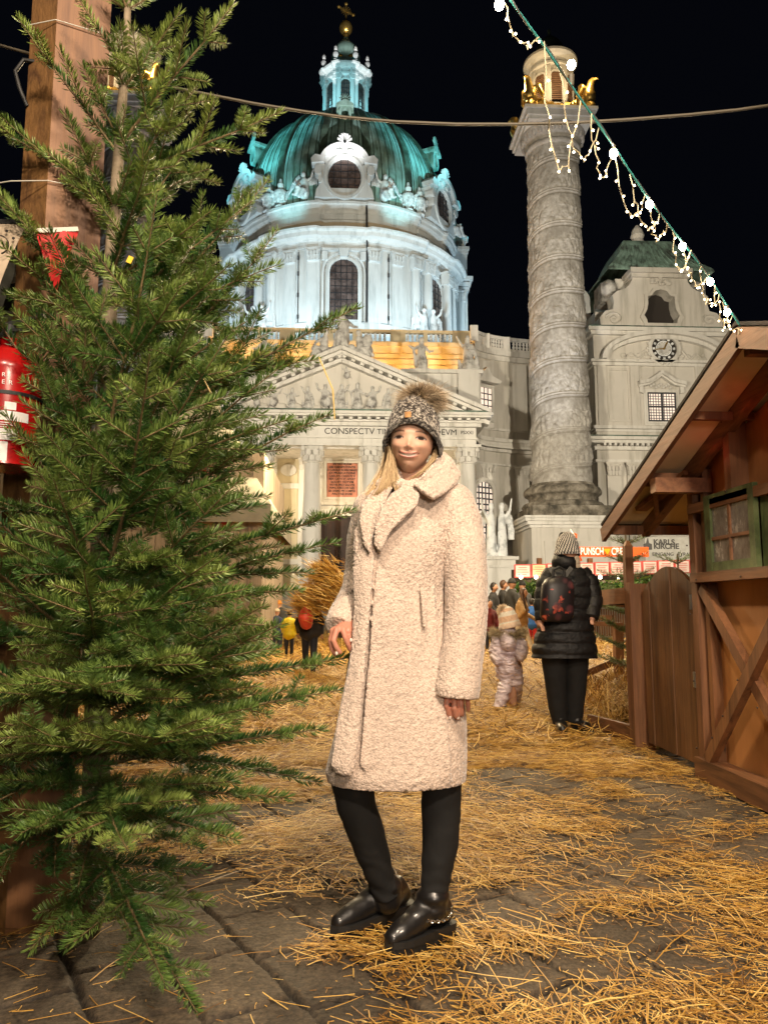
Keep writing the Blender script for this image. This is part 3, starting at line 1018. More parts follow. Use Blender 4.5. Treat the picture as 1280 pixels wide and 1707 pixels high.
# ---- curved wings between portico and towers (concave)
def wing(s):
    pts = []
    n = 20
    for i in range(n + 1):
        t = i / n
        a = PI / 2 * t
        # quarter ellipse from the portico side back to the tower side, hollow to the front
        x = 10.4 + 9.4 * (1 - math.cos(a)) ** 0.9
        y = 58.6 + 3.4 * math.sin(a) ** 0.8
        pts.append((CX + s * x, y))
    mb = MB()
    def strip(z0, z1, d, cap=True):
        V, F = [], []
        for (x, y) in pts:
            V += [(x, y - d, z0), (x, y - d, z1), (x, y + 0.6, z1), (x, y + 0.6, z0)]
        for i in range(n):
            a, b = 4 * i, 4 * i + 4
            q = [(a, b, b + 1, a + 1), (a + 1, b + 1, b + 2, a + 2), (a + 3, a, b, b + 3)]
            F += q if s > 0 else [tuple(reversed(f)) for f in q]
        mb.add(V, F)
    strip(0, 21.2, 0.0)
    mb.build('curved_wing', M['stucco'], church)
    mb = MB()
    for z0, z1, d in ((21.2, 21.6, 0.15), (21.6, 22.0, 0.4), (14.2, 14.5, 0.9), (14.0, 14.2, 0.7), (13.5, 13.75, 0.3), (12.4, 12.55, 0.2), (15.3, 15.5, 0.12)):
        strip(z0, z1, d)
    for i in range(n * 2):
        t = i / (n * 2) * n
        k = int(t); f = t - k
        x = pts[k][0] * (1 - f) + pts[k + 1][0] * f; y = pts[k][1] * (1 - f) + pts[k + 1][1] * f
        mb.box((x, y - 0.45, 13.88), (0.26, 0.5, 0.22))
    mb.build('wing_cornice', M['trim'], church)
    mb = MB()
    for k in (6, 12, 17):
        x, y = pts[k]
        mb.box((x, y - 0.2, 7.2), (1.1, 0.5, 8.4)); mb.box((x, y - 0.3, 3.0), (1.3, 0.6, 1.0))
        capital(mb, planar(x, y - 0.3), 1.0, 11.3, 12.4, 0.1)
        mb.box((x, y - 0.08, 18.2), (1.2, 0.2, 5.6))
    mb.build('wing_pilasters', M['trim'], church)
    # balustrade
    pr = [(pts[k][0], pts[k][1] - 0.1, 0.6) for k in (0, 6, 10, 14, 19)]
    bf, bb = balustrade(church, [(x, y - 0.1) for x, y in pts], 22.0, pr, 0, bal_me2, 'trim', 0.3)
    for k in range(0, n):
        for f in (0.2, 0.7):
            x = pts[k][0] * (1 - f) + pts[k + 1][0] * f; y = pts[k][1] * (1 - f) + pts[k + 1][1] * f - 0.1
            if all(math.hypot(x - p[0], y - p[1]) > 0.42 for p in pr):
                o = link('baluster', bal_me2, bf)
                o.location = Vector((x, y, 22.25)) - bb
    # windows of the wing: lit attic window and tall round-headed window
    x, y = CX + s * 11.15, 59.1
    to = planar(x, y - 0.35 + 0.05, s * R(52) if False else s * R(30))
    window(church, rect(1.5, 15.9, 18.3), to, 0.16, glass='litglass', frame='trim', nx=4, nz=5, bar=0.07, proud=0.2)
    mb = MB()
    mb.prism([(-1.3, 18.7), (1.3, 18.7), (1.5, 18.95), (0.6, 19.2), (0, 19.9), (-0.6, 19.2), (-1.5, 18.95)], -0.5, 0.0, to)
    mb.build('window_hood', M['trim'], church)
    window(church, arch(1.7, 6.3, 9.9, 10), planar(CX + s * 11.0, 58.85, s * R(30)), 0.2, glass='litglass', frame='trim', nx=5, nz=10, bar=0.11, proud=0.25)
for s in (-1, 1):
    wing(s)

# ---- side pavilions with clock gables
def pavilion(s):
    X0, X1, Y0 = 19.9, 31.2, 58.6
    xc = (X0 + X1) / 2 - 0.2
    sx = lambda x: CX + s * (x - CX)
    def bx(mb, x, y, z, a, b, c):
        mb.box((sx(x), y, z), (a, b, c))
    mb = MB()
    bx(mb, xc, Y0 + 4, 11.5, X1 - X0, 8, 23)
    # recessed fields and pilaster strips
    for x in (X0 + 0.35, X0 + 3.0, X1 - 3.0, X1 - 0.35):
        bx(mb, x, Y0 - 0.06, 17.9, 0.7, 0.14, 5.2)
    for x in (X0 + 1.7, X1 - 1.7):
        ring(mb, rect(1.7, 15.6, 20.0, sx(x)), rect(1.5, 15.8, 19.8, sx(x)), Y0 - 0.07, Y0 + 0.1)
    for x in (X0 + 1.0, X0 + 2.6, X1 - 2.6, X1 - 1.0):
        bx(mb, x, Y0 - 0.15, 6.6, 1.1, 0.35, 9.4)
        bx(mb, x, Y0 - 0.18, 6.4, 0.7, 0.34, 8.2)
        capital(mb, planar(sx(x), Y0 - 0.3), 1.0, 11.2, 12.3, 0.12)
    mb.build('pavilion', M['stucco'], church)
    mb = MB()
    w = X1 - X0
    for z, h, d in ((23.15, 0.3, 0.5), (22.85, 0.3, 0.3), (20.55, 0.2, 0.35), (20.3, 0.25, 0.2), (15.15, 0.25, 0.25), (14.9, 0.2, 0.1), (14.15, 0.25, 0.85), (13.9, 0.22, 0.65), (13.45, 0.3, 0.3), (12.45, 0.2, 0.18)):
        bx(mb, xc, Y0 - d / 2 + 2, z, w + 2 * d, d + 4, h)
    n = 26
    for i in range(n):
        bx(mb, X0 + (i + 0.5) * w / n, Y0 - 0.42, 13.68, 0.2, 0.5, 0.2)
    mb.build('pavilion_cornice', M['trim'], church)
    mb = MB()
    bx(mb, xc, Y0 - 0.1, 14.32, w + 1.9, 1.6, 0.08)
    bx(mb, xc, Y0 - 0.1, 23.34, w + 1.0, 0.9, 0.07)
    mb.build('flashing', M['copper_dark'], church)
    # segmental pediment with clock
    to = planar(sx(xc), Y0)
    mb = MB()
    hw, zb, hh = 5.2, 20.6, 2.45
    arc_o = [(hw * math.cos(PI * i / 28), zb + hh * math.sin(PI * i / 28) ** 1.0) for i in range(29)]
    arc_i = [(x * 0.93, zb + (z - zb) * 0.86) for x, z in arc_o]
    arc_m = [(x * 0.88, zb + (z - zb) * 0.72) for x, z in arc_o]
    for i in range(28):
        mb.prism([arc_o[i], arc_o[i + 1], arc_i[i + 1], arc_i[i]], -0.75, 0.05, to)
        mb.prism([arc_i[i], arc_i[i + 1], arc_m[i + 1], arc_m[i]], -0.4, 0.04, to)
    mb.build('segmental_pediment', M['trim'], church)
    rl = MB()
    rng = random.Random(4 + s)
    for q in (-1, 1):
        px_, pz_ = q * 1.2, 21.3
        path = [to(q * (1.15 + 0.09 * i), -0.06, 21.25 + 0.28 * math.sin(i * 0.45) - 0.017 * i) for i in range(26)]
        rl.tube(path, [0.14 - 0.004 * i for i in range(26)], 6)
        for i in range(14):
            rl.ball(to(q * rng.uniform(1.3, 3.4), -0.05, rng.uniform(20.75, 21.2)), rng.uniform(0.08, 0.2), 6, 5, (1.4, 0.6, 1))
    rl.build('pediment_relief', M['stucco'], church)
    cl = MB()
    cz = 21.62
    ring(cl, oval(2.6, 2.6, cz, 36), oval(2.05, 2.05, cz, 36), -0.35, 0.1, to)
    for i in range(18):
        t = 2 * PI * i / 18
        cl.ball(to(1.3 * math.cos(t), -0.2, cz + 1.3 * math.sin(t)), 0.14, 6, 5)
    clk = cl.build('clock', M['trim'], church)
    d = MB()
    pl = oval(2.08, 2.08, cz, 36)
    d.add([to(x, -0.16, z) for x, z in pl], [tuple(range(36))])
    d.build('clock_face', M['ink'], clk)
    d = MB()
    d.add([to(x * 0.56, -0.165, cz + (z - cz) * 0.56) for x, z in pl], [tuple(range(36))])
    d.build('clock_centre', M['statue'], clk)
    d = MB()
    ring(d, oval(1.3, 1.3, cz, 24), oval(1.16, 1.16, cz, 24), -0.22, -0.17, to)
    for i in range(12):
        t = 2 * PI * i / 12
        cxx, czz = 0.82 * math.cos(t), cz + 0.82 * math.sin(t)
        q = [(cxx + 0.13 * math.cos(t + PI / 4 + PI / 2 * j), czz + 0.13 * math.sin(t + PI / 4 + PI / 2 * j)) for j in range(4)]
        d.prism(q, -0.22, -0.17, to)
        d.prism([(cxx * 0.62 + 0.05 * math.cos(a_ * 2), cz + (czz - cz) * 0.62 + 0.05 * math.sin(a_ * 2)) for a_ in range(3)], -0.22, -0.17, to)
    d.build('clock_numerals', M['statue_white'], clk)
    d = MB()
    d.bar(to(-0.05, -0.26, cz - 0.1), to(0.3, -0.26, cz + 0.55), 0.1, 0.05, (0, 1, 0.01))
    d.bar(to(0.1, -0.28, cz), to(-0.72, -0.28, cz - 0.1), 0.07, 0.05, (0, 1, 0.01))
    d.build('clock_hand', M['gold'], clk)
    # lit window with bent hood
    to2 = planar(sx(xc - 0.35), Y0)
    window(church, rect(2.15, 15.7, 17.95), to2, 0.2, glass='litglass', frame='trim', nx=10, nz=10, bar=0.045, proud=0.15)
    mb = MB()
    mb.bar(to2(0, -0.22, 15.7), to2(0, -0.22, 17.95), 0.14, 0.08, (0, 1, 0.01))
    mb.bar(to2(-1.07, -0.22, 16.85), to2(1.07, -0.22, 16.85), 0.14, 0.08)
    ring(mb, rect(2.25, 15.65, 18.0), rect(2.1, 15.75, 17.9), -0.24, -0.1, to2)
    mb.build('window_cross', M['lead'], church)
    mb = MB()
    hp = [(-1.9, 18.55), (-1.0, 18.75), (0, 19.45), (1.0, 18.75), (1.9, 18.55)]
    for i in range(4):
        (x1, z1), (x2, z2) = hp[i], hp[i + 1]
        mb.prism([(x1, z1), (x2, z2), (x2, z2 + 0.28), (x1, z1 + 0.28)], -0.6, 0.0, to2)
        mb.prism([(x1, z1 - 0.16), (x2, z2 - 0.16), (x2, z2), (x1, z1)], -0.4, 0.0, to2)
    for i in range(9):
        mb.ball(to2(-0.8 + 0.2 * i, -0.1, 18.55 + 0.15 * math.sin(i * 2.1)), 0.13, 6, 5)
    for q in (-1, 1):
        mb.prism([(q * 1.5, 17.9), (q * 1.8, 18.0), (q * 1.8, 18.5), (q * 1.5, 18.5)][::q], -0.3, 0.0, to2)
    mb.build('window_hood', M['trim'], church)
    # scrolled gable
    mb = MB()
    G1 = [(5.0, 23.3), (5.05, 24.2), (4.6, 24.75), (4.0, 24.9), (3.85, 25.5), (3.95, 26.1), (3.5, 26.5)]
    cur = [(3.5 - 1.3 * math.sin(PI / 2 * i / 8) , 26.5 + 1.5 * (1 - math.cos(PI / 2 * i / 8))) for i in range(9)]
    side = G1 + cur + [(2.2, 28.3)]
    hole = [(-1.2, 23.75), (1.2, 23.75), (1.25, 24.05), (1.45, 24.4), (1.2, 24.9), (1.1, 25.4), (1.1, 26.0), (0.75, 26.1), (0.5, 26.45), (0, 26.6), (-0.5, 26.45), (-0.75, 26.1), (-1.1, 26.0), (-1.1, 25.4), (-1.2, 24.9), (-1.45, 24.4), (-1.25, 24.05)]
    outer = [(-5.0, 23.3)] + side[0:1]
    # two halves with the opening between them
    right_hole = [p for p in hole if p[0] >= 0]
    rh = [(1.2, 23.75), (1.25, 24.05), (1.45, 24.4), (1.2, 24.9), (1.1, 25.4), (1.1, 26.0), (0.75, 26.1), (0.5, 26.45), (0, 26.6)]
    for q in (1, -1):
        poly = [(q * 5.0, 23.3)] + [(q * x, z) for x, z in side[1:]] + [(0, 28.3)] + [(q * x, z) for x, z in reversed(rh)] + [(0, 23.74), (0, 23.3)]
        if q < 0: poly = poly[::-1]
        # triangulated by a fan of quads between the outline and the inner edge
        mb.prism(poly, 0.0, 1.4, to)
    ring(mb, [(x * 1.24, 25.15 + (z - 25.15) * 1.18) for x, z in hole], hole, -0.18, 0.05, to)
    for q in (-1, 1):
        for i in range(20):
            a0_, a1_ = i * 0.5, (i + 1) * 0.5
            r0, r1 = 0.72 - i * 0.033, 0.72 - (i + 1) * 0.033
            mb.tube([to(q * (3.9 + r0 * math.cos(a0_)), -0.05, 24.1 + r0 * 0.8 * math.sin(a0_)), to(q * (3.9 + r1 * math.cos(a1_)), -0.05, 24.1 + r1 * 0.8 * math.sin(a1_))], 0.09, 5, False)
    for z, h, d in ((28.1, 0.4, 0.5), (27.75, 0.3, 0.25)):
        mb.prism(rect(4.6 + d, z - h / 2, z + h / 2), -d, 1.5, to)
    rng = random.Random(9)
    for i in range(16):
        mb.ball(to(rng.uniform(-0.9, 0.9), -0.12, 27.25 + rng.uniform(-0.2, 0.35)), rng.uniform(0.1, 0.2), 6, 5)
    mb.build('scrolled_gable', M['stucco'], church)
    mb = MB()
    mb.add([to(x, 1.0, z) for x, z in ((-1.6, 23.5), (1.6, 23.5), (1.6, 26.9), (-1.6, 26.9))], [(0, 1, 2, 3)])
    mb.build('belfry_opening', M['ink'], church)
    # body behind the gable and roofs
    mb = MB()
    bx(mb, xc, Y0 + 4.4, 25.6, 6.2, 5.6, 5.2)
    for q, xq in ((-1, xc - 4.1), (1, xc + 4.1)):
        bx(mb, xq, Y0 + 3.6, 24.2, 1.8, 4.6, 2.0)
    mb.build('belfry', M['trim'], church)
    for q in (-1, 1):
        mb = MB()
        p = to(q * 3.7, 1.6, 27.2)
        mb.ball(p, 0.75, 12, 8, (1, 1, 1.15))
        mb.box((p[0], p[1] + 0.6, p[2] - 0.3), (1.4, 1.8, 1.6))
        mb.build('corner_console', M['statue'], church, auto=40)
    mb = MB()
    z0, z1, z2 = 28.3, 30.2, 32.9
    yc = Y0 + 4.2
    P0 = [(-4.9, 27.9), (-2.6, 28.4), (2.6, 28.4), (4.9, 27.9)]
    def sq(hx, hy, z):
        return [to(-hx, 4.2 - hy, z), to(hx, 4.2 - hy, z), to(hx, 4.2 + hy, z), to(-hx, 4.2 + hy, z)]
    rings_ = [sq(4.4, 4.6, 28.1), sq(4.3, 4.5, 28.4), sq(3.4, 3.6, 29.4), sq(2.8, 3.0, 30.3), sq(2.4, 2.5, 31.2), sq(2.1, 2.1, 31.8), sq(2.0, 2.0, 31.9)]
    V = [p for r_ in rings_ for p in r_]
    F = [(4 * i + j, 4 * i + (j + 1) % 4, 4 * i + 4 + (j + 1) % 4, 4 * i + 4 + j) for i in range(len(rings_) - 1) for j in range(4)] + [tuple(range(4 * len(rings_) - 4, 4 * len(rings_)))]
    mb.add(V, F)
    for q in range(-8, 9):
        mb.tube([to(q * 0.5, 4.2 - 4.62, 28.2), to(q * 0.49, 4.2 - 4.52, 28.42), to(q * 0.4, 4.2 - 3.62, 29.42), to(q * 0.3, 4.2 - 3.02, 30.32), to(q * 0.25, 4.2 - 2.52, 31.22)], 0.05, 4)
    mb.build('roof', M['towercopper'], church, auto=25)
    mb = MB()
    mb.lathe([(1.3, 31.8), (1.3, 32.1), (0.7, 32.4), (0.45, 33.0), (0.6, 33.3), (0.4, 33.9), (0.1, 34.3)], (sx(xc), yc), 12)
    mb.build('finial', M['trim'], church)
    # arched side window in the flank
    to3 = planar(sx(X0 - 0.1), Y0 + 4.5, 0)
    mb = MB()
    ring(mb, arch(2.3, 24.0, 27.3, 12), arch(1.4, 24.2, 27.0, 12), -0.4, 0.6, to3)
    mb.build('side_dormer', M['drum'], church)
for s in (-1, 1):
    pavilion(s)
# ================================================================== organic shapes
def bake(mb_or_me, voxel, smooth_it=2, smooth_f=0.5, name='blob', decimate=None):
    me = mb_or_me
    if isinstance(me, MB):
        me = rawmesh(name, me.merged(), me.F)
    o = bpy.data.objects.new('tmp', me)
    C.objects.link(o)
    md = o.modifiers.new('r', 'REMESH')
    md.mode = 'VOXEL'
    md.voxel_size = voxel
    md.adaptivity = 0.0
    if smooth_it:
        sm = o.modifiers.new('s', 'SMOOTH')
        sm.factor = smooth_f
        sm.iterations = smooth_it
    if decimate:
        d = o.modifiers.new('d', 'DECIMATE')
        d.ratio = decimate
    dg = bpy.context.evaluated_depsgraph_get()
    dg.update()
    out = bpy.data.meshes.new_from_object(o.evaluated_get(dg))
    bpy.data.objects.remove(o)
    out.polygons.foreach_set('use_smooth', np.ones(len(out.polygons), dtype=bool))
    return out
def mesh_np(me):
    V = np.empty(len(me.vertices) * 3, dtype=np.float32)
    me.vertices.foreach_get('co', V)
    N = np.empty(len(me.vertices) * 3, dtype=np.float32)
    me.vertex_normals.foreach_get('vector', N)
    return V.reshape(-1, 3).astype(np.float64), N.reshape(-1, 3).astype(np.float64)
def mesh_set(me, V):
    me.vertices.foreach_set('co', np.asarray(V, dtype=np.float32).ravel())
    me.update()
def set_tint(me, col):
    a = me.attributes.get('tint') or me.attributes.new('tint', 'FLOAT_COLOR', 'POINT')
    c4 = np.ones((len(me.vertices), 4), dtype=np.float32)
    c4[:, :3] = col
    a.data.foreach_set('color', c4.ravel())
def caps(mb, path, rad, seg=12):
    """chain of round-ended tapered limbs"""
    mb.tube(path, rad, seg)
    for p, r in zip(path, rad if hasattr(rad, '__len__') else [rad] * len(path)):
        mb.ball(tuple(p), r, seg, 8)
    return mb
def limb(mb, pts, seg=12):
    caps(mb, [p[:3] for p in pts], [p[3] for p in pts], seg)
def finish(me, name, m, parent, off=None):
    """put a baked mesh (world coordinates) under its parent"""
    me.materials.clear()
    for q in (m if isinstance(m, (list, tuple)) else [m]):
        me.materials.append(q)
    me.name = name
    L = world_loc(parent) if parent is not None else Vector(off or (0, 0, 0))
    V, _ = mesh_np(me)
    mesh_set(me, V - np.array(L))
    o = link(name, me, parent)
    if parent is None:
        o.location = L
    return o

# ================================================================== TRIUMPHAL COLUMNS
def relief_mat(dark_hollows=True):
    m, nt, b = nmat('carved_column_stone')
    v = coord(nt, (1, 1, 1))
    f = noise_node(nt, 0.5, 5, 0.65, v)
    f2 = noise_node(nt, 3.0, 5, 0.7, v)
    c = ramp(nt, f, [(0.3, (0.30, 0.28, 0.25)), (0.5, (0.46, 0.44, 0.41)), (0.7, (0.56, 0.54, 0.51))])
    c = mixc(nt, 0.55, c, ramp(nt, f2, [(0.35, (0.45, 0.42, 0.38)), (0.6, (1, 1, 1))]), 'MULTIPLY')
    if dark_hollows:
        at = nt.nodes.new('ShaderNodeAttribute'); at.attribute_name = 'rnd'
        c = mixc(nt, ramp(nt, at.outputs['Fac'], [(0.1, (0, 0, 0)), (0.42, (1, 1, 1))]), (0.27, 0.25, 0.22), c)  # hollows of the carving tinted darker than the raised parts
    nt.links.new(c, b.inputs['Base Color'])
    b.inputs['Roughness'].default_value = 0.85
    bump(nt, b, noise_node(nt, 7, 4, 0.65, v), 0.35, 0.03)
    return m
M['relief'] = relief_mat()
M['capital'] = relief_mat(False)
M['sooty'] = varied('soot_stained_stone', (0.16, 0.14, 0.11), (0.05, 0.045, 0.035), (0.34, 0.31, 0.26), 1.4, 0.9, 6, 0.4, 0.04)
M['louver'] = wood('brown_louvres', (0.22, 0.12, 0.07), (0.08, 0.04, 0.02), 'X', 1.0)
def spiral_column(s, label):
    cx, cyy = CX + s * 16.7, 57.0
    t = thing('triumphal_column', (cx, cyy, 0), label, 'column', 'giant spiral relief columns beside the church')
    # pedestal
    mb = MB()
    mb.box((cx, cyy, 3.5), (6.4, 6.4, 7.0))
    mb.box((cx, cyy - 3.2, 3.9), (4.6, 0.16, 3.6))
    mb.box((cx, cyy, 0.6), (7.0, 7.0, 1.2))
    mb.build('pedestal', M['stucco'], t)
    mb = MB()
    for z, w, h in ((6.75, 6.7, 0.2), (6.98, 7.1, 0.25), (7.2, 7.5, 0.2), (7.4, 7.6, 0.18)):
        mb.box((cx, cyy, z), (w, w, h))
    mb.build('pedestal_cornice', M['trim'], t)
    mb = MB()
    mb.box((cx, cyy, 7.9), (6.0, 6.0, 0.85))
    mb.lathe(smooth_prof([(2.9, 8.3), (3.05, 8.5), (2.9, 8.75), (2.6, 8.8)], 3), (cx, cyy), 64)
    mb.build('plinth', M['sooty'], t)
    mb = MB()
    mb.lathe(smooth_prof([(2.55, 8.75), (2.5, 9.0), (2.6, 9.25), (2.85, 9.4), (2.9, 9.65), (2.7, 9.95), (2.45, 10.0), (2.4, 10.2)], 3), (cx, cyy), 64)
    mb.build('column_base', [M['sooty']], t, auto=60)
    # shaft with a climbing band of carved figures
    NA, NZ = 260, 620
    z0, z1 = 10.1, 37.2
    aa = np.linspace(0, 2 * PI, NA, endpoint=False)
    zz = np.linspace(z0, z1, NZ)
    A, Z = np.meshgrid(aa, zz)
    A, Z = A.ravel(), Z.ravel()
    tz = (Z - z0) / (z1 - z0)
    rad = 2.22 - 0.26 * tz
    pitch = 2.7
    # band coordinate rises to the right
    u = (Z - z0) / pitch - (A / (2 * PI)) * 1.0 + 0.06 * np.sin(A * 2)
    fr = u - np.floor(u)
    kk = np.floor(u)
    edge = np.exp(-((fr - 0.52) / 0.018) ** 2) + 0.8 * np.exp(-((fr - 0.455) / 0.016) ** 2) - 0.7 * np.exp(-((fr - 0.40) / 0.02) ** 2)
    sx_ = kk * 2 * PI * 2.1 + A * 2.1
    P = np.stack([sx_ * 1.5, fr * pitch * 0.9, kk * 0.0 + 3], 1)
    band = (fr + 0.5) % 1.0
    f1, f2 = worley(np.stack([sx_ * 1.9, band * 2.1, P[:, 2]], 1), 1.0, 3)
    g1, g2 = worley(np.stack([sx_ * 4.2, band * 7, P[:, 2]], 1), 1.0, 13)
    fig = np.clip(f2 - f1, 0, 0.5) * 0.22 + np.clip(g2 - g1, 0, 0.4) * 0.11
    low = np.clip(1.25 - band * 1.35 + 0.35 * vnoise(np.stack([sx_ * 0.8, P[:, 2], P[:, 2]], 1), 1.0, 4), 0, 1)
    fig *= low * np.clip((0.5 - np.abs(band - 0.5)) * 8, 0, 1)
    fig = fig * (1.7 - 0.8 * tz) + 0.03 * fbm(P, 3.0, 8)
    r = rad + edge * 0.10 + fig * 0.95
    s0 = (Z < z0 + 0.5) | (Z > z1 - 0.6)
    r = np.where(s0, rad + 0.03, r)
    V = np.stack([r * np.sin(A), -r * np.cos(A), Z], 1)
    idx = np.arange(NA * NZ).reshape(NZ, NA)
    q = np.stack([idx[:-1, :], np.roll(idx, -1, 1)[:-1, :], np.roll(idx, -1, 1)[1:, :], idx[1:, :]], -1).reshape(-1, 4)
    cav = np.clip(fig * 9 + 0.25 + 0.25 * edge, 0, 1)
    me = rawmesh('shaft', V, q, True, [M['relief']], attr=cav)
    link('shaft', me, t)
    mb = MB()
    mb.lathe(smooth_prof([(1.95, 36.9), (2.15, 37.0), (2.18, 37.25), (1.98, 37.35), (1.95, 37.5), (2.1, 37.7), (2.5, 38.2), (2.55, 38.4)], 3), (cx, cyy), 64)
    for i in range(28):
        to = polar(cx, cyy, 2 * PI * i / 28, 2.35)
        mb.ball(to(0, 0, 38.1), 0.24, 8, 6, (0.8, 0.8, 1.5))
    mb.build('capital', M['capital'], t, auto=50)
    mb = MB()
    for z, w, h in ((38.6, 5.0, 0.3), (38.95, 5.3, 0.42), (39.3, 5.7, 0.22)):
        mb.box((cx, cyy, z), (w, w, h))
    mb.build('abacus', M['trim'], t)
    # gilded eagles on the corners, linked by a garland
    for i in range(4):
        a = PI / 4 + PI / 2 * i
        dx, dy = math.sin(a) , -math.cos(a)
        bx_, by_ = cx + dx * 3.3, cyy + dy * 3.3
        mb = MB()
        limb(mb, [(bx_ - dx * 0.6, by_ - dy * 0.6, 39.7, 0.42), (bx_, by_, 40.5, 0.55), (bx_ + dx * 0.1, by_ + dy * 0.1, 41.2, 0.34), (bx_ + dx * 0.25, by_ + dy * 0.25, 41.65, 0.27)], 10)
        limb(mb, [(bx_ + dx * 0.35, by_ + dy * 0.35, 41.75, 0.22), (bx_ + dx * 0.75, by_ + dy * 0.75, 41.72, 0.1), (bx_ + dx * 0.9, by_ + dy * 0.9, 41.5, 0.04)], 8)
        for w_ in (-1, 1):
            tx, ty = -dy * w_, dx * w_
            limb(mb, [(bx_, by_, 40.8, 0.3), (bx_ + tx * 0.6 - dx * 0.3, by_ + ty * 0.6 - dy * 0.3, 41.1, 0.28), (bx_ + tx * 0.9 - dx * 0.5, by_ + ty * 0.9 - dy * 0.5, 40.3, 0.18)], 8)
        limb(mb, [(bx_ - dx * 0.1, by_ - dy * 0.1, 40.0, 0.4), (bx_ + dx * 0.25, by_ + dy * 0.25, 39.6, 0.3)], 8)
        me = bake(mb, 0.09, 1)
        finish(me, 'gilded_eagle', M['gold'], t)
    mb = MB()
    for i in range(4):
        a0 = PI / 4 + PI / 2 * i
        p0 = Vector((cx + math.sin(a0) * 3.0, cyy - math.cos(a0) * 3.0, 40.5)); a1 = a0 + PI / 2
        p1 = Vector((cx + math.sin(a1) * 3.0, cyy - math.cos(a1) * 3.0, 40.5))
        for k in range(18):
            f = k / 17
            p = p0.lerp(p1, f)
            mb.ball((p.x, p.y, p.z - 0.75 * math.sin(PI * f)), 0.26 + 0.06 * math.sin(k * 2.4), 7, 5)
    mb.build('garland', M['gold'], t)
    # little round temple on top
    mb = MB()
    mb.lathe([(1.75, 39.4), (1.75, 40.3), (1.6, 40.5), (1.55, 44.0)], (cx, cyy), 48)
    for i in range(8):
        to = polar(cx, cyy, PI / 4 * i + PI / 8, 1.62)
        mb.prism(rect(0.5, 40.5, 43.7), -0.12, 0.1, to)
        to = polar(cx, cyy, PI / 4 * i, 1.58)
        ring(mb, arch(1.15, 40.6, 42.7, 10), arch(0.85, 40.6, 42.7, 10), -0.14, 0.08, to)
    mb.build('cupola', M['stucco'], t, auto=40)
    mb = MB()
    mb.lathe([(1.6, 43.7), (1.8, 43.8), (1.8, 44.0), (1.7, 44.05), (1.7, 44.35), (1.95, 44.5), (2.15, 44.7), (2.15, 44.9), (1.2, 45.0)], (cx, cyy), 48)
    mb.build('cupola_cornice', M['trim'], t)
    mb = MB()
    for i in range(8):
        to = polar(cx, cyy, PI / 4 * i, 1.6)
        for z in np.arange(40.7, 43.0, 0.16):
            w = 0.8 if z < 42.7 else 0.8 * math.sqrt(max(0.05, 1 - ((z - 42.7) / 0.43) ** 2))
            mb.prism([(-w / 2, z), (w / 2, z), (w / 2, z + 0.09), (-w / 2, z + 0.09)], -0.1, 0.0, to)
    mb.build('louvres', M['louver'], t)
    mb = MB()
    mb.lathe(smooth_prof([(1.7, 44.9), (1.5, 45.3), (1.25, 45.7), (1.2, 46.0), (0.85, 46.7), (0.3, 47.3), (0.12, 47.5), (0.12, 47.9), (0.02, 48.1)], 3), (cx, cyy), 32)
    mb.build('cupola_roof', M['copper_dark'], t, auto=50)
    return t
spiral_column(1, 'giant stone column with spiral relief band, right of the dome between portico and clock tower')
spiral_column(-1, 'giant stone column half hidden behind the tall fir tree, only its golden top peeking through')

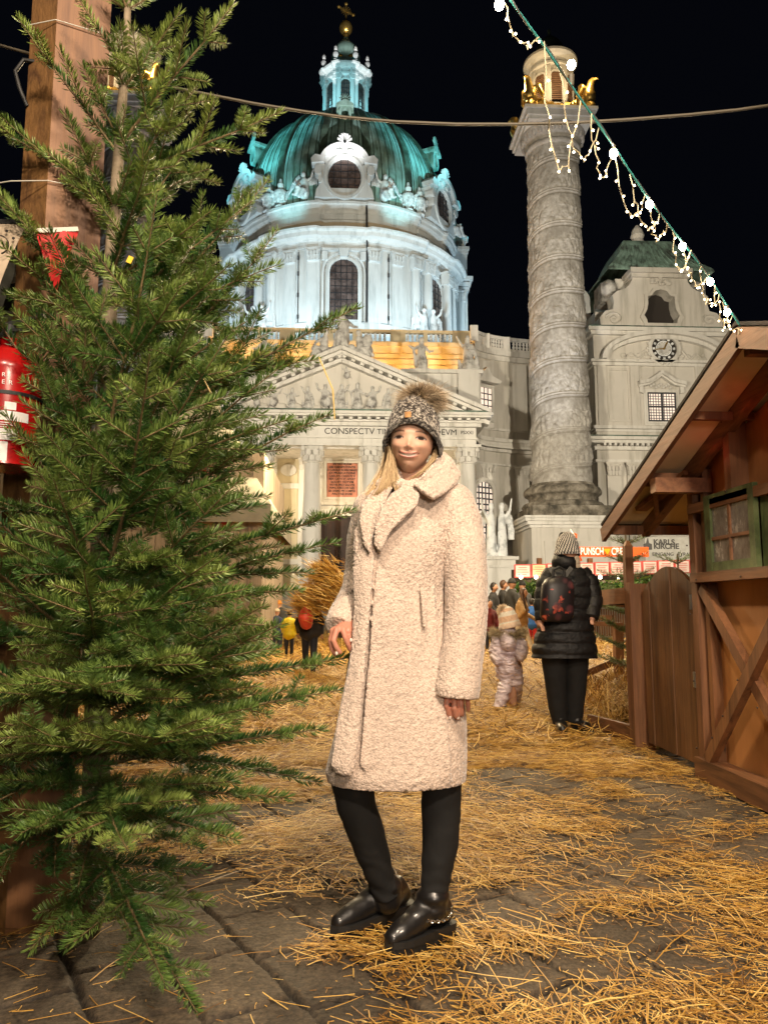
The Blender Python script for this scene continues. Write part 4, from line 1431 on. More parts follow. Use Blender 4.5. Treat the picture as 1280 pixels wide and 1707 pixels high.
# ================================================================== STATUES
def statue_mesh(kind, seed):
    """figure about 2.4 m high standing at the origin, facing -Y"""
    rng = random.Random(seed)
    mb = MB()
    if kind in ('robed', 'preacher'):
        limb(mb, [(0, 0, 0.1, 0.42), (0.03, 0, 0.7, 0.38), (-0.03, 0, 1.25, 0.30), (0, 0, 1.7, 0.30), (0, -0.02, 1.95, 0.2), (0, -0.05, 2.3, 0.17)])
        mb.ball((0.02, -0.08, 2.32), 0.19, 12, 8, (0.9, 1, 1.15))
        for i in range(9):
            a = rng.uniform(-2.2, 2.2)
            x, y = 0.36 * math.sin(a), -0.34 * math.cos(a)
            limb(mb, [(x * 1.1, y * 1.1, 0.05, 0.09), (x * 0.95 + 0.05, y, 0.7, 0.07), (x * 0.6, y * 0.75, 1.4, 0.05)], 8)
        sgn = rng.choice((-1, 1))
        if kind == 'robed':
            limb(mb, [(sgn * 0.3, 0, 1.75, 0.13), (sgn * 0.62, -0.1, 1.6, 0.11), (sgn * 0.98, -0.25, 1.75, 0.08)], 8)
            limb(mb, [(-sgn * 0.3, 0, 1.75, 0.13), (-sgn * 0.55, -0.1, 1.4, 0.11), (-sgn * 0.8, -0.3, 1.45, 0.08)], 8)
            limb(mb, [(sgn * 0.6, -0.1, 1.5, 0.12), (sgn * 0.5, 0, 1.0, 0.12), (sgn * 0.42, 0, 0.4, 0.14)], 8)
        else:
            limb(mb, [(sgn * 0.3, 0, 1.75, 0.13), (sgn * 0.5, -0.15, 2.0, 0.1), (sgn * 0.72, -0.2, 2.45, 0.07)], 8)
            limb(mb, [(-sgn * 0.3, 0, 1.75, 0.13), (-sgn * 0.42, -0.2, 1.35, 0.12), (-sgn * 0.1, -0.4, 1.4, 0.09)], 8)
            limb(mb, [(-sgn * 0.45, 0, 1.5, 0.14), (-sgn * 0.62, 0, 0.9, 0.13), (-sgn * 0.66, 0, 0.2, 0.16)], 8)
            limb(mb, [(sgn * 0.55, 0, 0.05, 0.16), (sgn * 0.55, -0.05, 0.5, 0.13), (sgn * 0.6, -0.05, 0.8, 0.1)], 8)
        mb.box((0, 0, 0.04), (1.2, 0.9, 0.14))
    elif kind == 'angel':       # seated, wings spread
        limb(mb, [(0, 0, 0.35, 0.4), (0, 0.05, 0.9, 0.33), (0, 0.0, 1.35, 0.28), (0.02, -0.05, 1.62, 0.14)])
        mb.ball((0.05, -0.1, 1.85), 0.2, 12, 8, (0.9, 1, 1.1))
        limb(mb, [(0.1, -0.1, 0.5, 0.24), (0.3, -0.65, 0.55, 0.2), (0.45, -0.75, 0.0, 0.14), (0.55, -0.95, -0.1, 0.1)], 10)
        limb(mb, [(-0.1, -0.1, 0.5, 0.24), (-0.1, -0.6, 0.35, 0.2), (0.15, -0.75, -0.2, 0.13)], 10)
        limb(mb, [(-0.25, 0, 1.4, 0.13), (-0.55, -0.15, 1.5, 0.1), (-0.75, -0.2, 2.1, 0.07)], 8)
        limb(mb, [(0.25, 0, 1.4, 0.13), (0.55, -0.2, 1.0, 0.1), (0.7, -0.45, 1.05, 0.08)], 8)
        for sgn in (-1, 1):
            for i in range(6):
                a = 0.35 + i * 0.2
                limb(mb, [(sgn * 0.15, 0.25, 1.2, 0.12), (sgn * (0.35 + 0.5 * math.sin(a)), 0.35, 1.2 + 0.85 * math.cos(a), 0.13), (sgn * (0.45 + 0.85 * math.sin(a)), 0.35, 0.9 + 0.9 * math.cos(a * 1.3), 0.08)], 8)
        for i in range(5):
            limb(mb, [(rng.uniform(-.4, .4), -0.35, 0.6, 0.1), (rng.uniform(-.5, .5), -0.5, 0.0, 0.12)], 8)
    elif kind == 'trophy':      # armour trophy / urn with helmet
        mb.lathe([(0.0, 0.0), (0.5, 0.0), (0.5, 0.15), (0.25, 0.3), (0.22, 0.5), (0.5, 0.9), (0.62, 1.25), (0.55, 1.55), (0.3, 1.75), (0.18, 1.85), (0.3, 2.0), (0.3, 2.2), (0.18, 2.4), (0.1, 2.75), (0.0, 2.8)], (0, 0), 20)
        for sgn in (-1, 1):
            limb(mb, [(sgn * 0.5, 0, 1.4, 0.16), (sgn * 0.75, -0.05, 1.55, 0.15), (sgn * 0.72, -0.1, 1.1, 0.1)], 8)
            limb(mb, [(sgn * 0.25, -0.2, 0.9, 0.15), (sgn * 0.4, -0.3, 0.5, 0.12)], 8)
        for i in range(8):
            a = 2 * PI * i / 8
            limb(mb, [(0.55 * math.sin(a), -0.55 * math.cos(a), 1.0, 0.09), (0.5 * math.sin(a), -0.5 * math.cos(a), 0.65, 0.08)], 6)
    elif kind == 'vase':
        mb.lathe([(0.0, 0.0), (0.3, 0.0), (0.28, 0.1), (0.12, 0.25), (0.3, 0.6), (0.33, 0.85), (0.2, 1.1), (0.12, 1.2), (0.22, 1.3), (0.2, 1.6), (0.08, 1.85), (0.0, 2.0)], (0, 0), 16)
    elif kind == 'twins':
        for sgn in (-1, 1):
            limb(mb, [(sgn * 0.3, 0, 0.1, 0.3), (sgn * 0.32, 0, 0.8, 0.26), (sgn * 0.3, 0, 1.4, 0.2), (sgn * 0.3, -0.02, 1.65, 0.12)])
            mb.ball((sgn * 0.3, -0.05, 1.85), 0.16, 10, 8)
            limb(mb, [(sgn * 0.45, 0, 1.4, 0.1), (sgn * 0.75, -0.1, 1.7, 0.08), (sgn * 0.85, -0.1, 2.1, 0.06)], 8)
            for i in range(4):
                a = 0.5 + 0.25 * i
                limb(mb, [(sgn * 0.35, 0.2, 1.3, 0.1), (sgn * (0.4 + 0.6 * math.sin(a)), 0.3, 1.2 + 0.5 * math.cos(a), 0.09), (sgn * (0.45 + 0.6 * math.sin(a)), 0.3, 0.7, 0.06)], 8)
            for i in range(4):
                limb(mb, [(sgn * 0.3 + rng.uniform(-.25, .25), -0.2, 0.9, 0.06), (sgn * 0.3 + rng.uniform(-.3, .3), -0.28, 0.1, 0.08)], 8)
    elif kind == 'saint_group':  # saint on clouds with putti
        limb(mb, [(0, 0, 1.0, 0.6), (0.1, 0, 1.9, 0.5), (0, 0, 2.8, 0.4), (0.05, -0.05, 3.2, 0.18)])
        mb.ball((0.08, -0.15, 3.5), 0.27, 12, 8, (0.9, 1, 1.15))
        for i in range(9):
            a = rng.uniform(-1.8, 1.8)
            limb(mb, [(0.65 * math.sin(a), -0.6 * math.cos(a), 0.6, 0.13), (0.5 * math.sin(a), -0.5 * math.cos(a), 1.8, 0.09)], 8)
        limb(mb, [(-0.4, 0, 2.7, 0.18), (-0.9, -0.3, 2.3, 0.14), (-0.7, -0.6, 2.7, 0.1)], 8)
        limb(mb, [(0.4, 0, 2.7, 0.18), (0.9, -0.2, 2.2, 0.14), (1.2, -0.4, 2.1, 0.1)], 8)
        for sgn in (-1, 1):
            limb(mb, [(sgn * 1.5, 0, 0.2, 0.4), (sgn * 1.45, 0, 0.8, 0.34), (sgn * 1.35, 0, 1.25, 0.26), (sgn * 1.3, -0.02, 1.5, 0.13)])
            mb.ball((sgn * 1.3, -0.1, 1.75), 0.24, 10, 8)
            limb(mb, [(sgn * 1.6, 0, 1.2, 0.14), (sgn * 2.1, -0.1, 0.9, 0.12), (sgn * 2.4, -0.1, 0.3, 0.13)], 8)
            limb(mb, [(sgn * 1.6, -0.3, 0.3, 0.22), (sgn * 2.1, -0.5, 0.35, 0.18), (sgn * 2.5, -0.4, -0.3, 0.13)], 8)
        mb.ball((2.05, -0.1, 1.1), 0.5, 12, 8, (0.9, 0.4, 1.1))
        for i in range(16):
            mb.ball((rng.uniform(-2.2, 2.2), rng.uniform(-0.4, 0.3), rng.uniform(-0.3, 0.5) - 0.0), rng.uniform(0.25, 0.5), 9, 6)
    me = bake(mb, 0.055 if kind != 'saint_group' else 0.075, 1)
    V, N = mesh_np(me)
    mesh_set(me, V + N * (0.025 * fbm(V, 4.0, seed, 3))[:, None])
    return me
SM = {}
def statue(kind, seed, x, y, z, h, rz, label, mat='statue', flip=False, name='statue', cat='statue', group=None):
    key = (kind, seed, mat)
    if key not in SM:
        me = statue_mesh(kind, seed)
        me.materials.append(M[mat])
        SM[key] = me
    o = link(name, SM[key])
    o.location = (x, y, z)
    o.rotation_euler = (0, 0, rz)
    k = h
    o.scale = (-k if flip else k, k, k)
    return tag(o, label, cat, group)
gA = 'stone saints on the portico'
p = W(703, 625, 57.2); statue('robed', 2, p.x, 57.3, 19.1, 1.08, 0.1, 'grey stone saint with outstretched arms on the portico block right of the pediment', group=gA)
p = W(780, 625, 57.2); statue('preacher', 5, p.x, 57.3, 19.1, 1.15, -0.2, 'grey stone saint with raised hand at the right corner of the portico block', group=gA)
p = W(440, 625, 57.2); statue('robed', 2, p.x, 57.3, 19.1, 1.08, -0.1, 'grey stone saint left of the pediment, seen between fir branches', flip=True, group=gA)
p = W(362, 625, 57.2); statue('preacher', 5, p.x, 57.3, 19.1, 1.15, 0.2, 'grey stone saint at the left corner of the portico block behind the fir', flip=True, group=gA)
statue('saint_group', 7, CX, 53.0, 18.95, 0.88, 0.0, 'stone group of a robed saint and two figures on the pediment peak', group=None)
for s, lr in ((1, 'right'), (-1, 'left')):
    q = polar(DX, DY, R(s * 19), 12.3)(0, 0, 0)
    statue('angel', 11, q[0], q[1], 41.3, 1.35, s * R(14), 'white winged angel seated %s of the big oval dormer window' % lr, 'statue_white', flip=(s < 0), group='white angels on the drum')
    q = polar(DX, DY, R(s * 32), 12.2)(0, 0, 0)
    statue('trophy', 12, q[0], q[1], 40.9, 1.15, 0, 'white armour urn on the drum just %s of the seated angel' % lr, 'statue_white', name='stone_urn', cat='urn', group='urns round the drum')
    q = polar(DX, DY, R(s * 39), 12.2)(0, 0, 0)
    statue('trophy', 12, q[0], q[1], 40.9, 1.15, 0.4, 'white armour urn on the drum beside the %s side dormer' % lr, 'statue_white', name='stone_urn', cat='urn', group='urns round the drum')
    q = polar(DX, DY, R(s * 70), 12.4)(0, 0, 0)
    statue('angel', 11, q[0], q[1], 41.5, 1.5, s * R(50), 'white winged figure at the far %s edge of the drum' % lr, 'statue_white', flip=(s < 0), group='white angels on the drum')
    q = polar(DX, DY, R(s * 78), 14.6)(0, 0, 0)
    statue('trophy', 12, CX + s * 13.1, 83.2, 41.2, 1.2, 0, 'white armour urn standing alone at the outer %s side of the drum' % lr, 'statue_white', name='stone_urn', cat='urn', group='urns round the drum')
    statue('twins', 14, CX + s * 8.4, 73.0, 27.2, 1.6, s * 0.3, 'pair of small pale angels at the %s foot of the drum' % lr, 'statue_white', group='angel pairs at the drum foot')
    q = polar(DX, DY, R(s * 24), 2.8)(0, 0, 0)
    statue('vase', 15, q[0], q[1], 63.3, 1.0, 0, 'small white vase next to the little dome, %s one of the upper pair' % lr, 'statue_white', name='stone_vase', cat='vase', group='vases on the lantern')
    q = polar(DX, DY, R(s * 67), 2.75)(0, 0, 0)
    statue('vase', 15, q[0], q[1], 63.25, 1.0, 0, 'small white vase on the outer %s edge of the lantern cornice' % lr, 'statue_white', name='stone_vase', cat='vase', group='vases on the lantern')
# buttress block under the lone urn
for s in (-1, 1):
    mb = MB()
    mb.box((CX + s * 12.6, 83.0, 34.5), (2.2, 3.0, 13.0))
    for z, w in ((36.2, 2.6), (36.7, 2.9), (37.3, 3.3), (39.3, 2.2), (40.6, 2.5), (40.95, 2.7)):
        mb.box((CX + s * 12.6, 83.0, z), (w, w * 1.25, 0.4))
    for dy in (-1.3,):
        mb.lathe([(0.5, 28), (0.5, 34.5)], (CX + s * 12.9, 81.3), 14)
        capital(mb, planar(CX + s * 12.9, 81.5), 1.0, 34.5, 35.8, 0.6)
    mb.build('buttress', M['drum'], church)
# white angel statue at the foot of the right wing
t_ = thing('angel_statue', (10.9, 55.0, 0), 'large white angel statue on a tall stone pedestal at the foot of the church', 'statue')
mb = MB()
mb.box((10.9, 55, 2.2), (2.2, 2.2, 4.4)); mb.box((10.9, 55, 4.5), (2.6, 2.6, 0.25)); mb.box((10.9, 55, 0.5), (2.7, 2.7, 1.0)); mb.box((10.9, 55, 3.9), (1.5, 2.4, 0.2))
mb.build('pedestal', M['trim'], t_)
me = statue_mesh('twins', 21).copy()
me.materials.append(M['statue_white'])
V, N = mesh_np(me)
mesh_set(me, V * np.array([1.3, 1.3, 2.0]))
o = link('figure', me, t_); o.location = (0, 0, 4.6)
# relief figures in the tympanum
rl = MB()
rng = random.Random(3)
L0_ = world_loc(tymp)
for i, (x, kd, h, rr_) in enumerate(((-7.2, 'angel', .36, 0), (-6.0, 'angel', .5, 0), (-4.7, 'angel', .62, 1), (-3.5, 'robed', .58, 0), (-2.4, 'preacher', .62, 0), (-1.2, 'angel', .8, 0), (0.0, 'preacher', .7, 1), (1.1, 'robed', .74, 0), (2.2, 'angel', .75, 1), (3.3, 'preacher', .6, 1), (4.4, 'angel', .66, 0), (5.5, 'angel', .55, 1), (6.6, 'angel', .42, 1), (0.3, 'angel', .42, 0))):
    o = link('relief_figure', SM[{'angel': ('angel', 11, 'statue_white'), 'robed': ('robed', 2, 'statue'), 'preacher': ('preacher', 5, 'statue')}[kd]].copy(), tymp)
    o.data.materials[0] = M['statue']
    o.location = Vector((CX + x, PY + 0.14, (15.0 if kd != 'angel' else 15.1) if i < 13 else 17.2)) - L0_
    o.scale = (-h if rr_ else h, h * 0.8, h)
for i in range(26):
    x = rng.uniform(-8, 8)
    rl.ball((CX + x, PY + 0.15, 14.9 + rng.uniform(0, 0.25)), rng.uniform(0.15, 0.35), 8, 6, (1.6, 0.5, 0.8))
rl.build('tympanum_relief', M['stucco'], tymp, smooth=True)
# ================================================================== GROUND
NP = np.random.default_rng(7)
def smooth01(a, b, x):
    t = np.clip((x - a) / (b - a), 0, 1)
    return t * t * (3 - 2 * t)
M['paving_far'] = varied('grey_square_paving', (0.14, 0.11, 0.08), (0.07, 0.055, 0.04), (0.20, 0.165, 0.12), 0.8, 0.85, 14, 0.4, 0.01)
def heap(x, y):
    """height of the straw cover above the paving"""
    h = 0.03 * smooth01(4.5, 8, y)
    h = h + 0.24 * np.exp(-(((x - 3.0) / 0.5) ** 2 + ((y - 7.5) / 0.7) ** 2))
    h = h + 0.10 * np.exp(-(((x - 3.4) / 1.6) ** 2 + ((y - 10.5) / 2.0) ** 2))
    h = h + 0.09 * np.exp(-(((x + 0.15) / 0.45) ** 2 + ((y - 3.5) / 0.5) ** 2))
    h = h + 0.22 * np.exp(-(((x + 1.9) / 1.2) ** 2 + ((y - 10.5) / 2.0) ** 2))
    return h
def cover(x, y):
    P = np.stack([x, y, np.zeros_like(x)], 1)
    n = fbm(P * np.array([1.0, 1.6, 1]), 1.9, 21, 5) * 1.9
    n2 = fbm(P, 5.0, 31, 2) * 0.35
    c = 0.42 + 0.46 * smooth01(4.2, 6.4, y) + n * (0.62 - 0.45 * smooth01(5, 8, y)) + n2
    c = c + 0.65 * np.exp(-(((x + 0.12) / 0.45) ** 2 + ((y - 3.45) / 0.55) ** 2))
    c = c + 0.35 * np.exp(-(((x - 0.45) / 0.5) ** 2 + ((y - 2.15) / 0.22) ** 2))
    c = c + 0.25 * np.exp(-(((x - 0.25) / 0.35) ** 2 + ((y - 4.2) / 0.9) ** 2))
    bare = smooth01(0.18, -0.12, x + 0.25 * n) * smooth01(3.05, 2.75, y - 0.25 * (x + 0.5))
    c = c * (1 - 0.96 * bare)
    c = np.where((x > 2.28) & (y < 6.0), 0, c)
    return np.clip(c, 0, 1)
# far ground sheet
mb = MB()
mb.add([(-400, -60, -0.03), (400, -60, -0.03), (400, 500, -0.03), (-400, 500, -0.03)], [(0, 1, 2, 3)])
g = mb.build('ground', M['paving_far'])
tag(g, kind='structure')
# near paving: worn square slabs laid on the slant, modelled with their joints
def slabs(x, y):
    a = R(-61)
    u = x * math.cos(a) + y * math.sin(a)
    v = -x * math.sin(a) + y * math.cos(a)
    wv = 0.012 * fbm(np.stack([x, y, x * 0], 1), 3.0, 77, 2)
    u = u + wv; v = v + wv
    row = np.floor(v / 0.255)
    off = _hash(row, row * 0, row * 0, 5) * 0.34
    w = 0.36
    col = np.floor((u + off) / w)
    fu = (u + off) / w - col
    fv = v / 0.255 - row
    du = np.minimum(fu, 1 - fu) * w
    dv = np.minimum(fv, 1 - fv) * 0.255
    d = np.minimum(du, dv) + 0.006 * fbm(np.stack([x, y, x * 0 + 1], 1), 22.0, 78, 2)
    sid = _hash(row, col, row * 0, 9)
    tilt = (_hash(row, col, row * 0, 10) - 0.5) * (fu - 0.5) * 0.007 + (_hash(row, col, row * 0, 12) - 0.5) * (fv - 0.5) * 0.007 + (sid - 0.5) * 0.006
    return d, sid, tilt
gx = np.arange(-1.9, 2.75, 0.0095)
gy = np.arange(1.55, 6.4, 0.0095)
X, Y = np.meshgrid(gx, gy)
X, Y = X.ravel(), Y.ravel()
d, sid, tilt = slabs(X, Y)
P3 = np.stack([X, Y, X * 0], 1)
joint = smooth01(0.003, 0.012, d + 0.004 * fbm(P3, 16.0, 49, 3))
Z = -0.018 * (1 - joint) + tilt + 0.004 * fbm(P3, 9.0, 41, 4) + 0.0015 * fbm(P3, 50.0, 42, 2)
base = np.array([0.118, 0.088, 0.057])
c = base[None, :] * (0.75 + 0.45 * sid)[:, None] * (1 + 0.35 * fbm(P3, 6.0, 43, 4))[:, None] * (1 + 0.25 * fbm(P3, 60.0, 44, 2))[:, None]
soil = np.array([0.020, 0.014, 0.009])
c = c * joint[:, None] + soil[None, :] * (1 - joint)[:, None]
stain = smooth01(0.1, 0.5, fbm(P3, 1.4, 47, 3))
c = c * (1 - 0.35 * stain)[:, None]
nx, ny = len(gx), len(gy)
idx = np.arange(nx * ny).reshape(ny, nx)
Q = np.stack([idx[:-1, :-1], idx[:-1, 1:], idx[1:, 1:], idx[1:, :-1]], -1).reshape(-1, 4)
M['slab'] = tint_mat('worn_stone_slabs', 0.78, bscale=70, bstr=1.0, bdist=0.004)
nt_ = M['slab'].node_tree
b__ = nt_.nodes['Principled BSDF']
at_ = [n for n in nt_.nodes if n.type == 'ATTRIBUTE'][0]
cg = ramp(nt_, noise_node(nt_, 55, 5, 0.75, coord(nt_)), [(0.32, (0.25, 0.23, 0.2)), (0.5, (0.75, 0.75, 0.75)), (0.66, (1.25, 1.2, 1.1))])
nt_.links.new(mixc(nt_, 1.0, at_.outputs['Color'], cg, 'MULTIPLY'), b__.inputs['Base Color'])
pv = link('paving', rawmesh('paving', np.stack([X, Y, Z], 1), Q, True, [M['slab']], col=np.clip(c, 0.005, 0.9)))
tag(pv, kind='structure')
# straw bedding sheet where the cover is closed
M['bedding'] = varied('straw_bedding', (0.30, 0.155, 0.028), (0.08, 0.036, 0.008), (0.52, 0.31, 0.06), 9.0, 0.8, 60, 0.9, 0.02, sc=(1, 2.2, 1), lo=0.36, hi=0.62)
gx = np.linspace(-14, 14, 360)
gy = np.concatenate([np.linspace(4.6, 12, 150), np.linspace(12.2, 32, 90)])
X, Y = np.meshgrid(gx, gy)
X, Y = X.ravel(), Y.ravel()
P3 = np.stack([X, Y, X * 0], 1)
cv = cover(X, Y)
edge = smooth01(31, 26, Y + 2 * fbm(P3, 0.5, 3)) * smooth01(13.5, 11, np.abs(X))
Z = -0.06 + 0.085 * smooth01(0.35, 0.8, cv) * edge + heap(X, Y) * 0.85 + 0.02 * fbm(P3, 3, 51, 3) * smooth01(6, 9, Y)
Z = np.where((X > 2.2) & (Y < 6.6), -0.2, Z)
nx, ny = len(gx), len(gy)
idx = np.arange(nx * ny).reshape(ny, nx)
Q = np.stack([idx[:-1, :-1], idx[:-1, 1:], idx[1:, 1:], idx[1:, :-1]], -1).reshape(-1, 4)
bd = link('straw_bedding', rawmesh('straw_bedding', np.stack([X, Y, Z], 1), Q, True, [M['bedding']]))
tag(bd, 'trampled golden straw covering the square between the huts', None, None, 'stuff')
# single stalks
def stalks(n, x0, x1, y0, y1, L0, L1, wd, lift, seed, dens=1.0, pitch=0.10):
    g = np.random.default_rng(seed)
    x = g.uniform(x0, x1, n); y = g.uniform(y0, y1, n)
    keep = g.uniform(0, 1, n) < np.clip((cover(x, y) - 0.12) * 1.25, 0.09, 1) ** 1.5 * dens
    x, y = x[keep], y[keep]
    n = len(x)
    flow = fbm(np.stack([x, y, x * 0], 1), 1.3, 61, 2) * 2.2
    a = flow + g.normal(0, 0.75, n) + (g.uniform(0, 1, n) < 0.25) * g.uniform(0, PI, n)
    Ls = L0 + (L1 - L0) * g.uniform(0, 1, n) ** 2.2
    el = g.normal(0, pitch, n)
    bend = g.normal(0, 0.22, n) * Ls
    w = wd * g.uniform(0.55, 1.25, n)
    cc = cover(x, y)
    z = heap(x, y) + g.uniform(0.0, 1, n) ** 1.3 * lift * (0.25 + cc) + np.abs(np.sin(el)) * Ls * 0.5 + 0.002
    dx, dy = np.cos(a), np.sin(a)
    sx, sy = -dy, dx
    pts = []
    for k, t in enumerate((-0.5, 0.0, 0.5)):
        cxx = x + dx * Ls * t + sx * bend * (0.25 - t * t)
        cyy = y + dy * Ls * t + sy * bend * (0.25 - t * t)
        czz = z + np.sin(el) * Ls * t + (0.25 - t * t) * np.abs(bend) * 0.3
        pts.append((cxx, cyy, czz))
    V = np.zeros((n, 9, 3))
    for k, (cx_, cy_, cz_) in enumerate(pts):
        for j, (o, up) in enumerate(((-0.5, 0), (0, 0.42), (0.5, 0))):
            V[:, 3 * k + j, 0] = cx_ + sx * w * o
            V[:, 3 * k + j, 1] = cy_ + sy * w * o
            V[:, 3 * k + j, 2] = cz_ + w * up
    b = (np.arange(n) * 9)[:, None]
    F = np.concatenate([b + np.array([[0, 1, 4, 3]]), b + np.array([[1, 2, 5, 4]]), b + np.array([[3, 4, 7, 6]]), b + np.array([[4, 5, 8, 7]])], 0)
    r = np.repeat(np.clip(g.normal(0.5, 0.27, n) + 0.18 * fbm(np.stack([x, y, x * 0], 1), 4.0, 66, 2), 0, 1), 9)
    return V.reshape(-1, 3), F, r
M['straw'] = rnd_mat('straw_stalks', [(0.0, (0.09, 0.036, 0.007)), (0.3, (0.31, 0.148, 0.024)), (0.6, (0.56, 0.31, 0.052)), (1.0, (0.82, 0.58, 0.19))], 0.45)
parts_ = [stalks(70000, -1.6, 2.7, 1.75, 6.3, 0.006, 0.04, 0.003, 0.012, 70, 0.9), stalks(125000, -1.6, 2.7, 1.75, 6.3, 0.015, 0.15, 0.0034, 0.026, 71, 0.85),
          stalks(1500, -1.6, 2.7, 1.75, 6.3, 0.15, 0.34, 0.005, 0.03, 72, 0.9),
          stalks(60000, -4, 5, 6.0, 13, 0.05, 0.26, 0.0075, 0.06, 73, 1.0, 0.28),
          stalks(42000, -10, 12, 12.5, 30, 0.12, 0.5, 0.016, 0.09, 74, 1.0, 0.3),
          stalks(13000, 2.3, 3.6, 6.75, 8.6, 0.08, 0.30, 0.006, 0.10, 75, 1.0, 0.7)]
Vs, Fs, Rs, o_ = [], [], [], 0
for V, F, r in parts_:
    Vs.append(V); Fs.append(F + o_); Rs.append(r); o_ += len(V)
st = link('straw', rawmesh('straw', np.vstack(Vs), np.vstack(Fs), False, [M['straw']], attr=np.concatenate(Rs)))
tag(st, 'loose golden straw stalks strewn over the stone paving', None, None, 'stuff')
# a fallen twig
mb = MB()
a, b = G(893, 1280), G(965, 1275)
mb.tube([a + Vector((0, 0, .02)), a.lerp(b, .4) + Vector((0, .04, .03)), b + Vector((0, 0, .015))], [0.004, 0.005, 0.003], 6)
M['twig'] = varied('twig_bark', (0.05, 0.035, 0.02), (0.02, 0.014, 0.01), (0.09, 0.06, 0.04), 30, 0.8)
t = mb.build('twig', M['twig']); tag(t, 'thin dark twig lying on the straw in front of the backpacker', 'twig')
# ================================================================== WOODEN THINGS
M['hutwood'] = wood('red_brown_timber', (0.25, 0.11, 0.044), (0.07, 0.028, 0.012), 'Z', 2.2)
M['hutwoodY'] = wood('red_brown_timber_level', (0.25, 0.11, 0.044), (0.07, 0.028, 0.012), 'Y', 2.2)
M['hutlight'] = wood('light_worn_timber', (0.32, 0.15, 0.07), (0.14, 0.055, 0.025), 'Y', 2.0)
M['barge'] = wood('worn_brown_board', (0.20, 0.085, 0.042), (0.075, 0.028, 0.014), 'Y', 2.0, bstr=0.6)
M['hutlightZ'] = wood('light_worn_timber_upright', (0.27, 0.12, 0.052), (0.11, 0.044, 0.018), 'Z', 2.0)
M['plank'] = wood('gate_planks', (0.19, 0.088, 0.033), (0.06, 0.025, 0.010), 'Z', 3.0)
M['panel'] = varied('orange_brown_plywood', (0.46, 0.20, 0.065), (0.30, 0.12, 0.038), (0.56, 0.26, 0.095), 2.2, 0.55, 40, 0.12, 0.003, sc=(1, 1, 0.35))
M['soffit'] = varied('cream_soffit_board', (0.66, 0.55, 0.34), (0.46, 0.37, 0.22), (0.74, 0.64, 0.42), 2.0, 0.7)
M['redcloth'] = varied('red_cloth', (0.42, 0.03, 0.02), (0.28, 0.02, 0.015), (0.55, 0.05, 0.04), 6, 0.8, 90, 0.3, 0.003)
M['green'] = varied('green_painted_wood', (0.085, 0.115, 0.04), (0.045, 0.06, 0.022), (0.16, 0.19, 0.08), 7, 0.5, 60, 0.35, 0.003)
M['tar'] = varied('roofing_felt', (0.03, 0.022, 0.02), (0.015, 0.012, 0.01), (0.05, 0.035, 0.03), 8, 0.9, 60, 0.6, 0.005)
def pane_mat():
    m, nt, b = nmat('painted_reflection_glass')
    b.inputs['Base Color'].default_value = (0.11, 0.095, 0.085, 1)
    b.inputs['Roughness'].default_value = 0.07
    b.inputs['Specular IOR Level'].default_value = 0.9
    f = noise_node(nt, 9, 6, 0.75, coord(nt, (1, 1, 0.6)))
    nt.links.new(ramp(nt, f, [(0.35, (0.12, 0.10, 0.085)), (0.55, (0.24, 0.21, 0.185)), (0.75, (0.62, 0.58, 0.52))]), b.inputs['Base Color'])  # pale patches stand for reflections, put into the glass colour
    nt.links.new(ramp(nt, f, [(0.45, (0.05, 0.05, 0.05)), (0.8, (0.6, 0.6, 0.6))]), b.inputs['Roughness'])
    return m
M['pane'] = pane_mat()
HX = 2.32            # plane of the gable wall
YE, ZE, YR, ZR, BX = 5.80, 1.64, 3.66, 2.44, 1.98     # far eave, ridge, barge board plane
SL = (ZR - ZE) / (YE - YR)
hut = thing('market_hut', (HX, 4.0, 0), 'red brown timber market hut with green framed window on the right', 'hut')
mb = MB()
mb.add([(HX + 0.06, 5.0, 0.05), (HX + 0.06, 2.3, 0.05), (HX + 0.06, 2.3, 2.0), (HX + 0.06, 3.66, 2.40), (HX + 0.06, 5.0, 2.0)], [(0, 1, 2, 3, 4)])
mb.box((HX + 1.1, 5.0, 1.0), (2.1, 0.03, 2.0))
mb.build('wall_panel', M['panel'], hut)
def part(name, m, parent, f, **k):
    mb = MB(); f(mb); return mb.build(name, M[m], parent, **k)
part('corner_post', 'hutlightZ', hut, lambda q: q.box((HX + 0.015, 4.97, 1.02), (0.10, 0.075, 2.0)))
part('post', 'hutwood', hut, lambda q: q.box((HX + 0.03, 4.86, 1.0), (0.07, 0.05, 1.98)))
part('post', 'hutlightZ', hut, lambda q: q.box((HX + 0.005, 4.42, 2.0), (0.11, 0.075, 0.52)))
part('post', 'hutlightZ', hut, lambda q: q.box((HX + 0.005, 3.6, 2.0), (0.11, 0.075, 0.74)))
part('sill_rail', 'hutwoodY', hut, lambda q: q.box((HX - 0.0, 3.9, 1.285), (0.13, 2.12, 0.062)))
part('head_rail', 'hutwoodY', hut, lambda q: q.box((HX + 0.0, 3.9, 1.735), (0.12, 2.12, 0.06)))
part('base_rail', 'hutwoodY', hut, lambda q: q.box((HX - 0.01, 3.7, 0.075), (0.12, 2.62, 0.13)))
# crossed braces
def brace(a, b, x, w, m):
    part('brace', m, hut, lambda q: q.bar((x, a[0], a[1]), (x, b[0], b[1]), 0.05, w, (0, 1, 0)))
brace((4.9, 1.22), (3.72, 0.1), HX - 0.005, 0.075, 'hutlightZ')
brace((4.86, 0.14), (3.8, 1.24), HX - 0.04, 0.075, 'hutwood')
